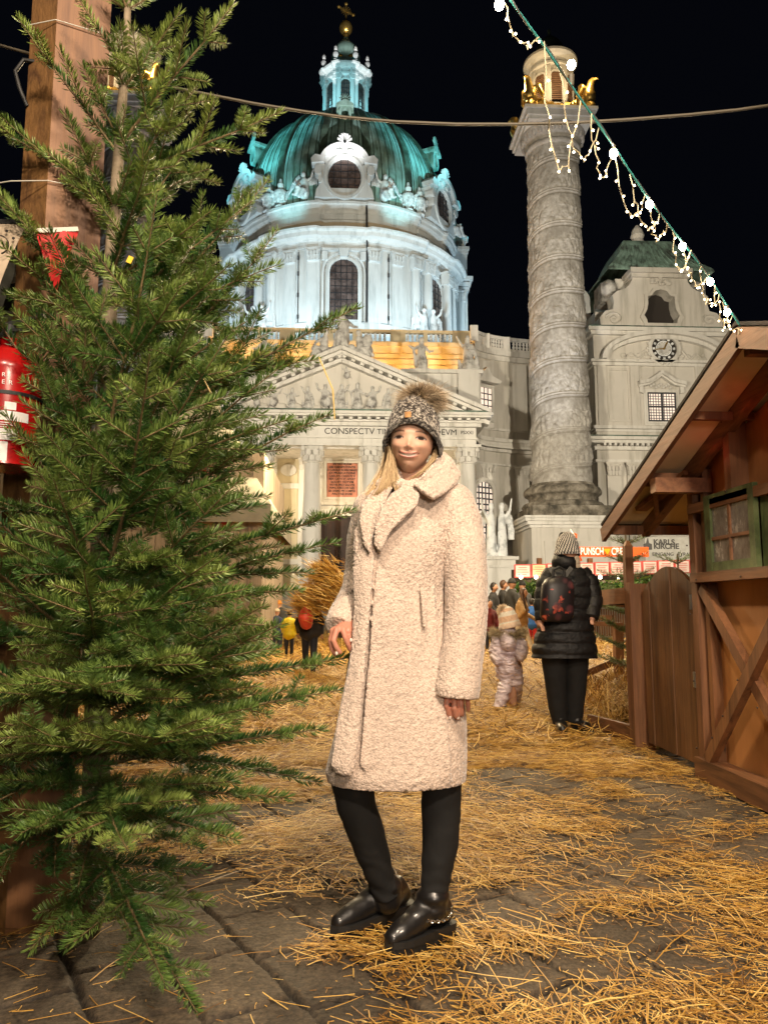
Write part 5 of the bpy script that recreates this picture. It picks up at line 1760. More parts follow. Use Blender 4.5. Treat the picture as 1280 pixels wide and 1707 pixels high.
# window
WY0, WY1, WZ0, WZ1 = 4.72, 4.13, 1.30, 1.79
fr = MB()
fx_ = HX - 0.045
fr.box((fx_, (WY0 + WY1) / 2, WZ0 + 0.035), (0.03, WY0 - WY1, 0.07))
fr.box((fx_, (WY0 + WY1) / 2, WZ1 - 0.03), (0.03, WY0 - WY1, 0.06))
fr.box((fx_ - 0.002, WY0 - 0.035, (WZ0 + WZ1) / 2), (0.03, 0.075, WZ1 - WZ0 - 0.01))
fr.box((fx_ - 0.002, WY1 + 0.03, (WZ0 + WZ1) / 2), (0.03, 0.06, WZ1 - WZ0 - 0.01))
fr.box((HX + 0.0, WY1 - 0.05, (WZ0 + WZ1) / 2 - 0.01), (0.05, 0.09, WZ1 - WZ0 - 0.03))
wf = fr.build('window', M['green'], hut)
part('pane', 'pane', wf, lambda q: q.box((fx_ + 0.004, (WY0 + WY1) / 2, (WZ0 + WZ1) / 2), (0.008, WY0 - WY1 - 0.1, WZ1 - WZ0 - 0.04)))
mb = MB()
mb.box((fx_ - 0.004, (WY0 + WY1) / 2, (WZ0 + WZ1) / 2), (0.014, 0.022, WZ1 - WZ0 - 0.06))
mb.box((fx_ - 0.005, (WY0 + WY1) / 2, (WZ0 + WZ1) / 2 - 0.03), (0.013, WY0 - WY1 - 0.12, 0.02))
mb.build('glazing_bar', M['hutlight'], wf)
# roof: boards, felt, barge boards and purlins
def slope_pt(x, y, dz=0.0):
    z = ZE + (YE - y) * SL if y >= YR else ZR - (YR - y) * SL
    return (x, y, z + dz)
rf = MB()
for (ya, yb) in ((YE, YR), (YR, 1.4)):
    a0, b0 = slope_pt(BX - 0.02, ya, 0.075), slope_pt(BX - 0.02, yb, 0.075)
    rf.add([a0, b0, (BX + 2.6, yb, b0[2]), (BX + 2.6, ya, a0[2]), (a0[0], ya, a0[2] + 0.02), (b0[0], yb, b0[2] + 0.02), (BX + 2.6, yb, b0[2] + 0.02), (BX + 2.6, ya, a0[2] + 0.02)],
           [(0, 1, 2, 3), (4, 7, 6, 5), (0, 4, 5, 1), (0, 3, 7, 4), (1, 5, 6, 2), (3, 2, 6, 7)])
roof = rf.build('roof', M['tar'], hut)
sf = MB()
for (ya, yb) in ((YE - 0.06, YR), (YR, 1.5)):
    a0, b0 = slope_pt(BX + 0.02, ya, 0.062), slope_pt(BX + 0.02, yb, 0.062)
    sf.add([a0, b0, (BX + 2.5, yb, b0[2]), (BX + 2.5, ya, a0[2]), (a0[0], ya, a0[2] + 0.01), (b0[0], yb, b0[2] + 0.01), (BX + 2.5, yb, b0[2] + 0.01), (BX + 2.5, ya, a0[2] + 0.01)],
           [(0, 1, 2, 3), (4, 7, 6, 5), (0, 4, 5, 1), (0, 3, 7, 4), (1, 5, 6, 2), (3, 2, 6, 7)])
sf.build('soffit', M['soffit'], roof)
def bb(y0, y1, nm, m):
    part(nm, m, roof, lambda q: q.bar(slope_pt(BX, y0, 0.01), slope_pt(BX, y1, 0.01), 0.03, 0.105, (0, 0, 1)))
bb(YE + 0.02, YR - 0.005, 'barge_board', 'barge')
bb(YR, 1.4, 'barge_board', 'barge')
# rafter against the wall, purlins across
part('rafter', 'hutwoodY', roof, lambda q: q.bar(slope_pt(HX - 0.04, YE - 0.05, 0.01), slope_pt(HX - 0.04, YR, 0.01), 0.06, 0.09, (0, 0, 1)))
for y, m_, pw_ in ((5.72, 'hutwood', .055), (5.0, 'hutwood', .07), (4.30, 'hutwood', .04), (3.66, 'hutwood', .055)):
    p_ = slope_pt(BX, y, -0.01)
    part('purlin', m_, roof, lambda q: q.box((BX + 0.32 + 0.015, y, p_[2] + (0.015 if y != 3.66 else -0.04)), (0.60, pw_, pw_ * 1.2)))
p_ = slope_pt(BX, 4.86, -0.14)
part('purlin', 'hutlight', roof, lambda q: q.box((BX + 0.2, 4.86, p_[2] + 0.03), (0.37, 0.09, 0.095)))
part('cross_strut', 'hutwood', roof, lambda q: q.bar(slope_pt(BX + 0.32, 5.55, 0.02), slope_pt(BX + 0.12, 5.1, 0.02), 0.1, 0.03, (1, 0, 0)))
mb = MB()
mb.bar((BX + 0.28, 4.9, slope_pt(0, 4.9)[2] - 0.0), (BX + 0.16, 5.45, slope_pt(0, 5.45)[2] + 0.03), 0.09, 0.03)
mb.build('cross_strut', M['hutwood'], roof)
# red glow under the eaves, two small lights added
mb = MB()
for i in range(3):
    pass
lamp('red_eave_lamp', 'POINT', (2.20, 4.52, 2.02), 0.16, (1, 0.06, 0.05), None, 0.08)
lamp('red_eave_lamp', 'POINT', (2.20, 4.10, 2.17), 0.16, (1, 0.06, 0.05), None, 0.08)
# the eave post with pointed top
p0 = G(1063, 1244)
ep = thing('eave_post', (2.34, 6.25, 0), 'thin dark timber post with pointed top holding the far eave of the hut', 'post')
mb = MB(); mb.box((2.34, 6.28, 0.80), (0.065, 0.065, 1.6)); mb.box((2.34, 6.28, 1.62), (0.065, 0.065, 0.05), taper=0.3)
mb.build('post', M['hutwood'], ep)
# gate: arched top planks between hut and gate post
gate = thing('garden_gate', (HX, 5.5, 0), 'arched plank gate beside the market hut with two steel hinges', 'gate')
y0, y1 = 5.045, 5.94
npl = 7
for i in range(npl):
    ya, yb = y0 + (y1 - y0) * i / npl, y0 + (y1 - y0) * (i + 1) / npl - 0.006
    def top(y):
        t = (y - y0) / (y1 - y0)
        return 1.20 + 0.20 * math.sin(PI * (0.06 + 0.88 * t)) - 0.03 * t
    mb = MB()
    n = 4
    poly = [(ya, 0.07)] + [(yb, 0.07)] + [(yb + (ya - yb) * k / n, top(yb + (ya - yb) * k / n)) for k in range(n + 1)]
    o_x = HX - 0.005 + 0.004 * ((i * 7) % 3)
    mb.prism(poly, 0, 0.028, lambda x, y, z, ox=o_x: (ox + y, x, z))
    mb.build('plank', M['plank'], gate)
M['nail_iron'] = plain('rusty_nail_heads', (0.08, 0.05, 0.035), 0.6, 0.5)
mb = MB()
for yy_, z_ in [(4.97, z) for z in (0.2, 0.62, 1.05, 1.5, 1.9)] + [(4.86, 1.27), (4.3, 1.27), (4.42, 1.78), (4.42, 2.2), (4.75, 0.3), (4.4, 0.68), (4.2, 0.55), (4.6, 0.45)]:
    mb.ball((HX - 0.068, yy_, z_), 0.006, 8, 5)
tag(mb.build('nail_head', M['nail_iron'], hut), kind='stuff')
for z in (1.13, 0.62):
    mb = MB()
    mb.box((HX - 0.012, 5.07, z), (0.012, 0.035, 0.10)); mb.box((HX - 0.012, 5.025, z), (0.012, 0.035, 0.10))
    mb.tube([(HX - 0.02, 5.048, z - 0.05), (HX - 0.02, 5.048, z + 0.05)], 0.007, 8)
    mb.build('hinge', M['steel'], gate)
gp = thing('gate_post', (2.26, 6.03, 0), 'thick square gate post left of the arched plank gate', 'post')
mb = MB(); mb.box((2.335, 6.05, 0.64), (0.13, 0.10, 1.28)); mb.build('post', M['hutwood'], gp)
mb = MB(); mb.box((2.252, 6.05, 0.64), (0.03, 0.12, 1.30)); mb.build('facing_board', M['hutlightZ'], gp)
# fence behind the gate post
fe = thing('paddock_fence', (2.3, 7.5, 0), 'brown plank fence running back from the gate post beside the backpacker', 'fence')
mb = MB(); mb.bar((2.27, 6.08, 1.19), (2.27, 8.8, 1.14), 0.03, 0.13); mb.build('top_rail', M['hutlight'], fe)
for z in (0.98, 0.91):
    mb = MB(); mb.bar((2.9, 8.3, z), (2.25, 8.9, z), 0.03, 0.05); mb.build('rail', M['hutwoodY'], fe)
mb = MB(); mb.box((2.95, 8.3, 0.45), (0.09, 0.09, 0.95)); mb.build('post', M['hutwood'], fe)
mb = MB(); mb.bar((2.92, 8.28, 0.52), (2.52, 8.4, 0.33), 0.03, 0.07); mb.build('brace', M['hutwoodY'], fe)
mb = MB(); mb.bar((2.45, 8.38, 0.55), (2.82, 8.33, 0.08), 0.03, 0.07); mb.build('brace', M['hutwoodY'], fe)
mb = MB(); mb.bar((2.27, 6.1, 0.07), (2.12, 6.75, 0.07), 0.04, 0.2); mb.build('kick_board', M['hutwoodY'], fe)
mb = MB(); mb.bar((2.95, 8.3, 0.85), (3.4, 8.3, 0.85), 0.03, 0.06); mb.build('rail', M['hutwoodY'], fe)

# ---- big post on the left with its hook
M['post'] = wood('orange_brown_beam', (0.27, 0.125, 0.05), (0.11, 0.042, 0.016), 'Z', 1.6, bstr=0.5)
M['postdark'] = wood('rough_sawn_beam_side', (0.23, 0.115, 0.038), (0.06, 0.025, 0.01), 'Z', 3.5, bstr=0.8, stretch=3.0)
post = thing('timber_post', (-1.17, 2.95, 0), 'massive square brown timber post behind the fir tree at the left edge', 'post')
def tapered_post():
    mb = MB()
    # corner toward the camera; two visible faces
    # plan: near edge E, left-back L, right-back Rg
    E0 = W(88, 1000, 2.82)
    E = Vector((W(120, 0, 2.82).x, 2.82, 0))
    return E
Ex = -1.135
c0 = Vector((Ex, 2.80, 0)); cl = Vector((Ex - 0.125, 2.865, 0)); cr = Vector((Ex + 0.185, 2.865, 0)); cb = cl + cr - c0
mb = MB()
H_ = 5.2
mb.add([c0, cr, cb, c0 + Vector((0, 0, H_)), cr + Vector((0, 0, H_)), cb + Vector((0, 0, H_))], [(0, 1, 4, 3), (1, 2, 5, 4)])
mb.add([cl, cb, cl + Vector((0, 0, H_)), cb + Vector((0, 0, H_))], [(1, 0, 2, 3)])
mb.build('smooth_face', M['post'], post)
mb = MB()
mb.add([cl, c0, cl + Vector((0, 0, H_)), c0 + Vector((0, 0, H_))], [(0, 1, 3, 2)])
mb.build('rough_face', M['postdark'], post)
hk = W(36, 130, 2.86)
mb = MB()
pts = [(hk.x + 0.03, 2.86, hk.z - 0.12), (hk.x - 0.0, 2.85, hk.z - 0.05), (hk.x - 0.02, 2.85, hk.z + 0.02), (hk.x + 0.01, 2.85, hk.z + 0.07), (hk.x + 0.06, 2.86, hk.z + 0.07)]
mb.tube(pts, 0.008, 8)
M['rubber'] = plain('black_rubber_sole', (0.012, 0.012, 0.012), 0.6)
mb.build('hook', M['rubber'], post)
mb = MB()
q = W(40, 300, 2.79)
M['cordw'] = plain('white_cord', (0.6, 0.57, 0.5), 0.8)
mb.tube([(-1.6, 2.9, q.z + 0.0), (-1.27, 2.80, q.z), (-1.13, 2.79, q.z), (-0.94, 2.86, q.z)], 0.0022, 6)
mb.build('cord', M['cordw'], post); mb = MB()
q = W(100, 33, 2.79)
mb.tube([(-1.27, 2.83, q.z), (-1.135, 2.79, q.z), (-0.98, 2.84, q.z - 0.01)], 0.0022, 6)
mb.build('cord', M['cordw'], post)
M['cordw'] = plain('white_cord', (0.6, 0.57, 0.5), 0.8)
pass
# ================================================================== PEOPLE: helpers
M['skin'] = tint_mat('skin', 0.46, spec=0.4)
try:
    b_ = M['skin'].node_tree.nodes['Principled BSDF']
    b_.inputs['Subsurface Weight'].default_value = 0.12
    b_.inputs['Subsurface Radius'].default_value = (0.012, 0.005, 0.003)
    b_.inputs['Subsurface Scale'].default_value = 0.6
except Exception:
    pass
def fabric(name, c, rough=0.8, sheen=0.3, bscale=400, bstr=0.3, bdist=0.001, dark=None):
    m, nt, b = nmat(name)
    f = noise_node(nt, 14, 4, 0.6, coord(nt))
    nt.links.new(ramp(nt, f, [(0.35, dark or tuple(x * 0.75 for x in c)), (0.65, c)]), b.inputs['Base Color'])
    b.inputs['Roughness'].default_value = rough
    b.inputs['Sheen Weight'].default_value = sheen
    bump(nt, b, noise_node(nt, bscale, 2, 0.5, coord(nt)), bstr, bdist)
    return m
M['blackfab'] = fabric('black_knit_fabric', (0.006, 0.006, 0.006), 0.85, 0.0)
def leather(name, c=(0.008, 0.008, 0.008), rough=0.28):
    m, nt, b = nmat(name)
    b.inputs['Base Color'].default_value = (*c, 1)
    b.inputs['Roughness'].default_value = rough
    b.inputs['Coat Weight'].default_value = 0.35
    bump(nt, b, noise_node(nt, 60, 3, 0.5, coord(nt)), 0.25, 0.002)
    return m
M['leather'] = leather('black_leather', (0.010, 0.009, 0.009), 0.38)
M['silver'] = plain('silver_chain_metal', (0.75, 0.73, 0.70), 0.25, 1.0)
def strands(n, fn, wd, seg=5):
    """n thin ribbons; fn(i, t array) -> points (seg,3), normal-ish side vector"""
    V = np.zeros((n, seg, 2, 3))
    for i in range(n):
        P, side = fn(i)
        w = wd * (1 - np.linspace(0, 1, seg) ** 2 * 0.85)
        V[i, :, 0] = P - side * w[:, None] / 2
        V[i, :, 1] = P + side * w[:, None] / 2
    b = (np.arange(n) * seg * 2)[:, None, None]
    k = np.arange(seg - 1)
    F = (b + np.stack([2 * k, 2 * k + 1, 2 * k + 3, 2 * k + 2], 1)[None]).reshape(-1, 4)
    return V.reshape(-1, 3), F
def fur(center_pts, dirs, length, wd, rng, curl=0.25, seg=4):
    n = len(center_pts)
    t = np.linspace(0, 1, seg)[None, :, None]
    L = length * rng.uniform(0.7, 1.25, (n, 1, 1))
    side = np.cross(dirs, rng.normal(0, 1, (n, 3)))
    side /= np.linalg.norm(side, axis=1, keepdims=True) + 1e-9
    bendv = rng.normal(0, 1, (n, 3)) * curl
    P = center_pts[:, None, :] + dirs[:, None, :] * L * t + bendv[:, None, :] * L * t ** 2 * 0.5
    w = wd * (1 - t ** 2 * 0.9)
    V = np.stack([P - side[:, None, :] * w / 2, P + side[:, None, :] * w / 2], 2)
    b = (np.arange(n) * seg * 2)[:, None, None]
    k = np.arange(seg - 1)
    F = (b + np.stack([2 * k, 2 * k + 1, 2 * k + 3, 2 * k + 2], 1)[None]).reshape(-1, 4)
    tt = np.repeat(np.broadcast_to(t[:, :, 0], (n, seg))[:, :, None], 2, 2)
    return V.reshape(-1, 3), F, tt.ravel()
def loft(secs, seg=40, closed_top=True):
    """secs: list of (cx, cy, z, rx, ry, [power]) stacked ellipses"""
    V, F = [], []
    for s in secs:
        cx_, cy_, z, rx, ry = s[:5]
        pw = s[5] if len(s) > 5 else 1.0
        for k in range(seg):
            a = 2 * PI * k / seg
            c_, s_ = math.cos(a), math.sin(a)
            V.append((cx_ + rx * math.copysign(abs(c_) ** pw, c_), cy_ + ry * math.copysign(abs(s_) ** pw, s_), z))
    n = len(secs)
    for i in range(n - 1):
        for k in range(seg):
            k2 = (k + 1) % seg
            F.append((i * seg + k, i * seg + k2, (i + 1) * seg + k2, (i + 1) * seg + k))
    F.append(tuple(range(seg - 1, -1, -1)))
    F.append(tuple((n - 1) * seg + k for k in range(seg)))
    return V, F
def head_mesh(center, width=0.15, tilt=0.0, turn=0.0, pitch=0.0, smile=True, skin=(0.69, 0.41, 0.285), lip=(0.47, 0.15, 0.12), brow=(0.07, 0.035, 0.02)):
    """face sculpted on a fine sphere grid; returns V, F, colours (world coords), front = -Y"""
    nu, nv = 220, 180
    u = np.linspace(-PI, PI, nu, endpoint=False)
    v = np.linspace(0.0, PI, nv)
    Uu, Vv = np.meshgrid(u, v)
    # unit sphere; denser toward the face
    Uu = Uu - 0.45 * np.sin(Uu)
    x = np.sin(Vv) * np.sin(Uu); y = -np.sin(Vv) * np.cos(Uu); z = np.cos(Vv)
    s = width / 0.15
    hx, hy, hz = 0.073, 0.093, 0.118
    # jaw narrows, skull is fuller behind
    X = x * hx; Y = y * hy; Z = np.where(z < 0, z * 0.104, z * hz)
    low = np.clip(-z, 0, 1)
    X = X * (1 - 0.30 * low ** 1.9) * (1 + 0.02 * np.clip(z, 0, 1))
    Y = np.where(y > 0, Y * (1 - 0.55 * low ** 1.3), Y * (1 - 0.06 * low ** 2))
    Y = np.where(y < 0, Y * 0.93, Y)
    front = np.clip(-y, 0, 1)
    fx, fz = X, Z
    def g(cx_, cz_, sx, sz):
        return np.exp(-((fx - cx_) / sx) ** 2 - ((fz - cz_) / sz) ** 2)
    def g2(cx_, cz_, sx, sz):
        return g(cx_, cz_, sx, sz) + g(-cx_, cz_, sx, sz)
    D = np.zeros_like(X)
    # nose: bridge to tip (tip at z=-0.030)
    ridge = np.exp(-(fx / 0.0075) ** 2) * np.clip((0.016 - fz) / 0.042, 0, 1) * (fz > -0.034)
    D += 0.010 * ridge * np.exp(-((fz + 0.016) / 0.03) ** 2)
    D += 0.008 * g(0, -0.024, 0.0095, 0.0090)
    D += 0.0042 * g2(0.0110, -0.0275, 0.005, 0.005)
    D -= 0.003 * g2(0.006, -0.0345, 0.004, 0.003)
    # eye sockets and brow ridge
    D -= 0.0070 * g2(0.036, 0.006, 0.018, 0.011)
    D += 0.0045 * g2(0.037, 0.003, 0.0160, 0.0065)
    D += 0.0035 * g2(0.030, 0.026, 0.022, 0.007)
    # cheeks raised by the smile
    D += 0.0085 * g2(0.043, -0.022, 0.018, 0.014)
    D -= 0.0035 * g2(0.036, -0.042, 0.006, 0.012)
    # mouth: smiling curve
    mz = -0.0535 + (8.5 * fx ** 2 if smile else 0 * fx)
    mw = 0.036
    inm = np.clip(1 - (np.abs(fx) / mw) ** 3, 0, 1)
    D += 0.0050 * np.exp(-((fz - mz - 0.0055) / 0.0042) ** 2) * inm
    D += 0.0062 * np.exp(-((fz - mz + 0.0075) / 0.0050) ** 2) * inm
    D -= 0.0035 * np.exp(-((fz - mz + 0.0005) / 0.0024) ** 2) * inm
    D -= 0.003 * g(0, -0.069, 0.022, 0.005)
    D += 0.007 * g(0, -0.086, 0.019, 0.012)
    D *= np.clip(front * 1.6, 0, 1)
    Y = Y - D
    # colours
    col = np.zeros(X.shape + (3,)) + np.array(skin)
    blush = g2(0.044, -0.022, 0.020, 0.016) + 0.5 * g(0, -0.024, 0.011, 0.01)
    col = col * (1 - 0.12 * blush[..., None]) + np.array((0.70, 0.28, 0.20)) * (0.12 * blush[..., None])
    def paint(mask, c_):
        nonlocal col
        m_ = np.clip(mask, 0, 1)[..., None]
        col = col * (1 - m_) + np.array(c_) * m_
    fr = (front > 0.3)
    # brows
    for sg in (-1, 1):
        bz = 0.0265 + 0.004 * np.cos((fx * sg - 0.036) * 66) - 0.002
        paint(1.0 * np.exp(-((fz - bz) / 0.0036) ** 2) * (1 / (1 + np.exp(-(fx * sg - 0.018) * 900))) * (1 / (1 + np.exp((fx * sg - 0.058) * 700))) * fr, brow)
    # eyelid shadow (make-up), lash lines, eye whites, iris
    paint(0.45 * g2(0.038, 0.013, 0.017, 0.006) * fr, (0.30, 0.15, 0.10))
    for sg in (-1, 1):
        ex = fx * sg - 0.0375
        ez = fz - 0.0050
        upper = 0.0068 * np.clip(1 - (ex / 0.0175) ** 2, 0, 1)
        lower = -0.0042 * np.clip(1 - (ex / 0.0175) ** 2, 0, 1)
        inside = (1 / (1 + np.exp(-(upper - ez) * 4500))) * (1 / (1 + np.exp(-(ez - lower) * 4500))) * (np.abs(ex) < 0.0172) * fr
        paint(inside * 0.95, (0.62, 0.54, 0.50))
        paint(inside * (1 / (1 + np.exp((np.hypot(ex * 0.8, ez - 0.001) - 0.0078) * 2500))), (0.022, 0.011, 0.007))
        lash = np.exp(-((ez - upper) / 0.0030) ** 2) * (np.abs(ex) < 0.0185) * fr
        paint(lash * 0.95, (0.012, 0.008, 0.006))
        paint(0.5 * np.exp(-((ez - lower) / 0.0012) ** 2) * (np.abs(ex) < 0.015) * fr, (0.10, 0.05, 0.035))
    # nostrils, folds
    paint(0.75 * 0.45 * g2(0.0068, -0.0338, 0.0034, 0.0017) * fr, (0.13, 0.04, 0.03))
    paint(0.22 * np.exp(-((np.abs(fx) - 0.0290 + 0.35 * (fz + 0.038)) / 0.0020) ** 2) * np.exp(-((fz + 0.036) / 0.011) ** 2) * fr, (0.30, 0.12, 0.08))
    # lips and teeth
    lipm = inm * np.exp(-np.clip(np.abs(fz - mz) - 0.0085, 0, 1) * 900) * (np.abs(fx) < mw) * fr
    paint(lipm * 0.9, lip)
    if smile:
        th = 0.0042 * np.clip(1 - (np.abs(fx) / 0.030) ** 2.5, 0, 1)
        tm = (1 / (1 + np.exp((np.abs(fz - mz - 0.0002) - th) * 3500))) * (np.abs(fx) < 0.0295) * fr
        paint(tm, (0.80, 0.72, 0.64))
        paint(0.9 * np.exp(-((np.abs(fx) - 0.0330) / 0.0035) ** 2) * np.exp(-((fz - mz) / 0.002) ** 2) * fr, (0.16, 0.04, 0.03))
        paint(0.7 * np.exp(-((fz - mz + 0.0050) / 0.0012) ** 2) * (np.abs(fx) < 0.022) * fr, (0.22, 0.06, 0.05))
    V = np.stack([X, Y, Z], -1).reshape(-1, 3) * s
    n = nu
    idx = np.arange(nu * nv).reshape(nv, nu)
    F = np.stack([idx[:-1, :], np.roll(idx, -1, 1)[:-1, :], np.roll(idx, -1, 1)[1:, :], idx[1:, :]], -1).reshape(-1, 4)
    Mx = np.array(Matrix.Rotation(turn, 3, 'Z') @ Matrix.Rotation(tilt, 3, 'Y') @ Matrix.Rotation(pitch, 3, 'X'))
    V = V @ Mx.T + np.array(center)
    return V, F[:, ::-1], col.reshape(-1, 3), Mx

def finger(mb, pts, r0, r1):
    n = len(pts)
    limb(mb, [(*p, r0 + (r1 - r0) * i / (n - 1)) for i, p in enumerate(pts)], 10)

# ================================================================== THE WOMAN IN THE FLEECE COAT
YW = 2.62
def U(px, py, y=YW):
    return W(px, py, y)
woman = thing('person', (0.22, 2.62, 0), 'smiling blonde woman in a long cream teddy fleece coat, knitted bobble hat and black boots', 'person')
S_ = (0.69, 0.41, 0.285)
# --- body (one continuous surface: head is welded to the neck by overlap of one mesh)
hc = U(686, 741, 2.60)
HV, HF, HC, HM = head_mesh((hc.x, hc.y, hc.z + 0.004), 0.150, tilt=R(5), turn=R(-10), pitch=R(2))
bm_ = MB()
nk = U(683, 800, 2.66)
limb(bm_, [(hc.x + 0.005, 2.65, hc.z - 0.03, 0.056), (nk.x, nk.y, nk.z, 0.050), (nk.x, 2.68, nk.z - 0.08, 0.07)], 20)
limb(bm_, [(nk.x + 0.01, 2.70, nk.z - 0.10, 0.10), (0.24, 2.70, 1.30, 0.12), (0.24, 2.70, 1.05, 0.11), (0.24, 2.69, 0.9, 0.13)], 20)
# her left arm (right in the picture) hanging, hand out of the cuff
wr = U(752, 1150, 2.56)
limb(bm_, [(0.36, 2.68, 1.42, 0.055), (0.40, 2.68, 1.15, 0.042), (wr.x + 0.01, 2.60, wr.z + 0.05, 0.028), (wr.x + 0.012, 2.575, wr.z - 0.0, 0.026)], 12)
palm = [U(748, 1152, 2.56), U(757, 1152, 2.56), U(768, 1154, 2.565), U(778, 1157, 2.575)]
for p in palm:
    limb(bm_, [(wr.x + 0.012, 2.575, wr.z + 0.005, 0.022), (p.x, p.y, p.z - 0.004, 0.0125)], 10)
fing = [[(746, 1158, 2.548), (744, 1176, 2.542), (748, 1190, 2.555), (750, 1195, 2.565)],
        [(757, 1158, 2.545), (757, 1180, 2.538), (760, 1192, 2.550), (762, 1196, 2.562)],
        [(767, 1158, 2.552), (768, 1178, 2.545), (769, 1188, 2.556), (770, 1191, 2.566)],
        [(777, 1160, 2.565), (780, 1172, 2.560), (780, 1181, 2.568), (780, 1184, 2.576)]]
for k, f in enumerate(fing):
    finger(bm_, [tuple(U(*q)) for q in f], (0.0105, 0.0108, 0.0100, 0.0088)[k], (0.0085, 0.0088, 0.008, 0.007)[k])
finger(bm_, [tuple(U(744, 1154, 2.59)), tuple(U(738, 1166, 2.60)), tuple(U(740, 1178, 2.595))], 0.012, 0.009)
# her right arm (left in the picture) with the bent hand touching the fir branch
w2 = U(578, 1040, 2.60)
limb(bm_, [(0.10, 2.70, 1.42, 0.055), (0.06, 2.80, 1.20, 0.042), (w2.x + 0.03, 2.70, w2.z + 0.03, 0.030), (w2.x + 0.002, 2.62, w2.z - 0.004, 0.027)], 12)
kn = [U(555, 1052, 2.585), U(562, 1050, 2.575), U(572, 1050, 2.575), U(581, 1052, 2.58)]
for p in kn:
    limb(bm_, [(w2.x, 2.61, w2.z - 0.004, 0.020), (p.x, p.y, p.z, 0.0125)], 10)
for k, f in enumerate([[(555, 1052, 2.585), (551, 1068, 2.58), (553, 1082, 2.585), (558, 1090, 2.59)],
                       [(561, 1051, 2.57), (556, 1068, 2.56), (560, 1078, 2.562), (566, 1087, 2.57)],
                       [(572, 1051, 2.57), (576, 1064, 2.565), (580, 1074, 2.57), (583, 1082, 2.58)],
                       [(582, 1052, 2.58), (582, 1062, 2.575), (583, 1070, 2.58), (584, 1074, 2.59)]]):
    finger(bm_, [tuple(U(*q)) for q in f], (0.0095, 0.0105, 0.0100, 0.0085)[k], (0.0075, 0.0085, 0.008, 0.007)[k])
finger(bm_, [tuple(U(572, 1050, 2.60)), tuple(U(577, 1060, 2.59)), tuple(U(582, 1068, 2.585))], 0.012, 0.009)
# legs under the trousers
for leg_ in ([(600, 1200, 2.67, 0.07), (588, 1300, 2.67, 0.045), (607, 1385, 2.71, 0.035), (637, 1470, 2.76, 0.025)], [(735, 1200, 2.70, 0.07), (736, 1310, 2.69, 0.045), (733, 1410, 2.68, 0.035), (722, 1490, 2.66, 0.025)]):
    limb(bm_, [(0.24, 2.69, 0.86, 0.09)] + [(*U(a, b, y), r) for a, b, y, r in leg_], 12)
bme = bake(bm_, 0.0032, 2, 0.5)
V, N = mesh_np(bme)
nb = len(V)
cols = np.zeros((nb, 3)) + np.array(S_)
hand = V[:, 2] < 1.2
cols[hand] = np.array((0.58, 0.25, 0.17)) * (1 + 0.12 * fbm(V[hand], 60, 5, 2))[:, None]
FB = np.array([list(p.vertices) for p in bme.polygons]) if False else None
fv = np.empty(len(bme.loops), dtype=np.int32); bme.loops.foreach_get('vertex_index', fv)
fb = fv.reshape(-1, 4)
VV = np.vstack([V, HV]); FF = np.vstack([fb, HF + nb]); CC = np.vstack([cols, HC])
body = link('body', rawmesh('body', VV - np.array(world_loc(woman)), FF, True, [M['skin']], col=np.clip(CC, 0, 1)), woman)
# nails with pale varnish
M['nail'] = plain('pale_nail_varnish', (0.80, 0.68, 0.60), 0.25)
for (px, py, y_) in ((561, 1089, 2.563), (585, 1067, 2.57), (750, 1196, 2.552), (763, 1196, 2.55)):
    mb = MB(); p = U(px, py, y_); mb.ball(tuple(p), 0.006, 10, 6, (0.8, 0.4, 1.1)); mb.build('nail', M['nail'], woman, smooth=True)

# --- coat: body, sleeves, collar and lapels, with curled fleece relief
def fleece(mb, voxel, name, mat_, parent, amp=0.0054, seed=1, cells=92, sm=3, wrink=0.003):
    me = bake(mb, voxel, sm, 0.6)
    V, N = mesh_np(me)
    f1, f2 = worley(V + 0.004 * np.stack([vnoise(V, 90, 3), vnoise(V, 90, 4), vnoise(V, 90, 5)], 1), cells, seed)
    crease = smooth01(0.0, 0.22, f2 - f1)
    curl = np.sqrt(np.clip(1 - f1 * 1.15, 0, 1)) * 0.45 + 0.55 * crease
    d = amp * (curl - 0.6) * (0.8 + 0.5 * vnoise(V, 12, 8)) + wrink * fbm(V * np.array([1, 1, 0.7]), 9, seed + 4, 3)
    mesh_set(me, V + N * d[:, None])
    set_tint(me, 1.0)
    c = np.array((0.72, 0.575, 0.475))[None, :] * (0.60 + 0.44 * np.clip(curl, 0, 1) + 0.10 * fbm(V, 6, 2, 2))[:, None]  # tint darkened between the curls, shade put into the colour
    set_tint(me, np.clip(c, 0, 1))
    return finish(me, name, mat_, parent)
def fleece_mat():
    m = tint_mat('cream_teddy_fleece', 0.92)
    nt = m.node_tree
    b = nt.nodes['Principled BSDF']
    b.inputs['Sheen Weight'].default_value = 0.5
    b.inputs['Sheen Roughness'].default_value = 0.4
    b.inputs['Specular IOR Level'].default_value = 0.2
    vn = nt.nodes.new('ShaderNodeTexVoronoi')
    vn.inputs['Scale'].default_value = 170
    nt.links.new(coord(nt), vn.inputs['Vector'])
    ad = nt.nodes.new('ShaderNodeMath'); ad.operation = 'SUBTRACT'
    ad.inputs[0].default_value = 1
    nt.links.new(vn.outputs['Distance'], ad.inputs[1])
    bump(nt, b, ad.outputs[0], 0.6, 0.004)
    return m
M['fleece'] = fleece_mat()
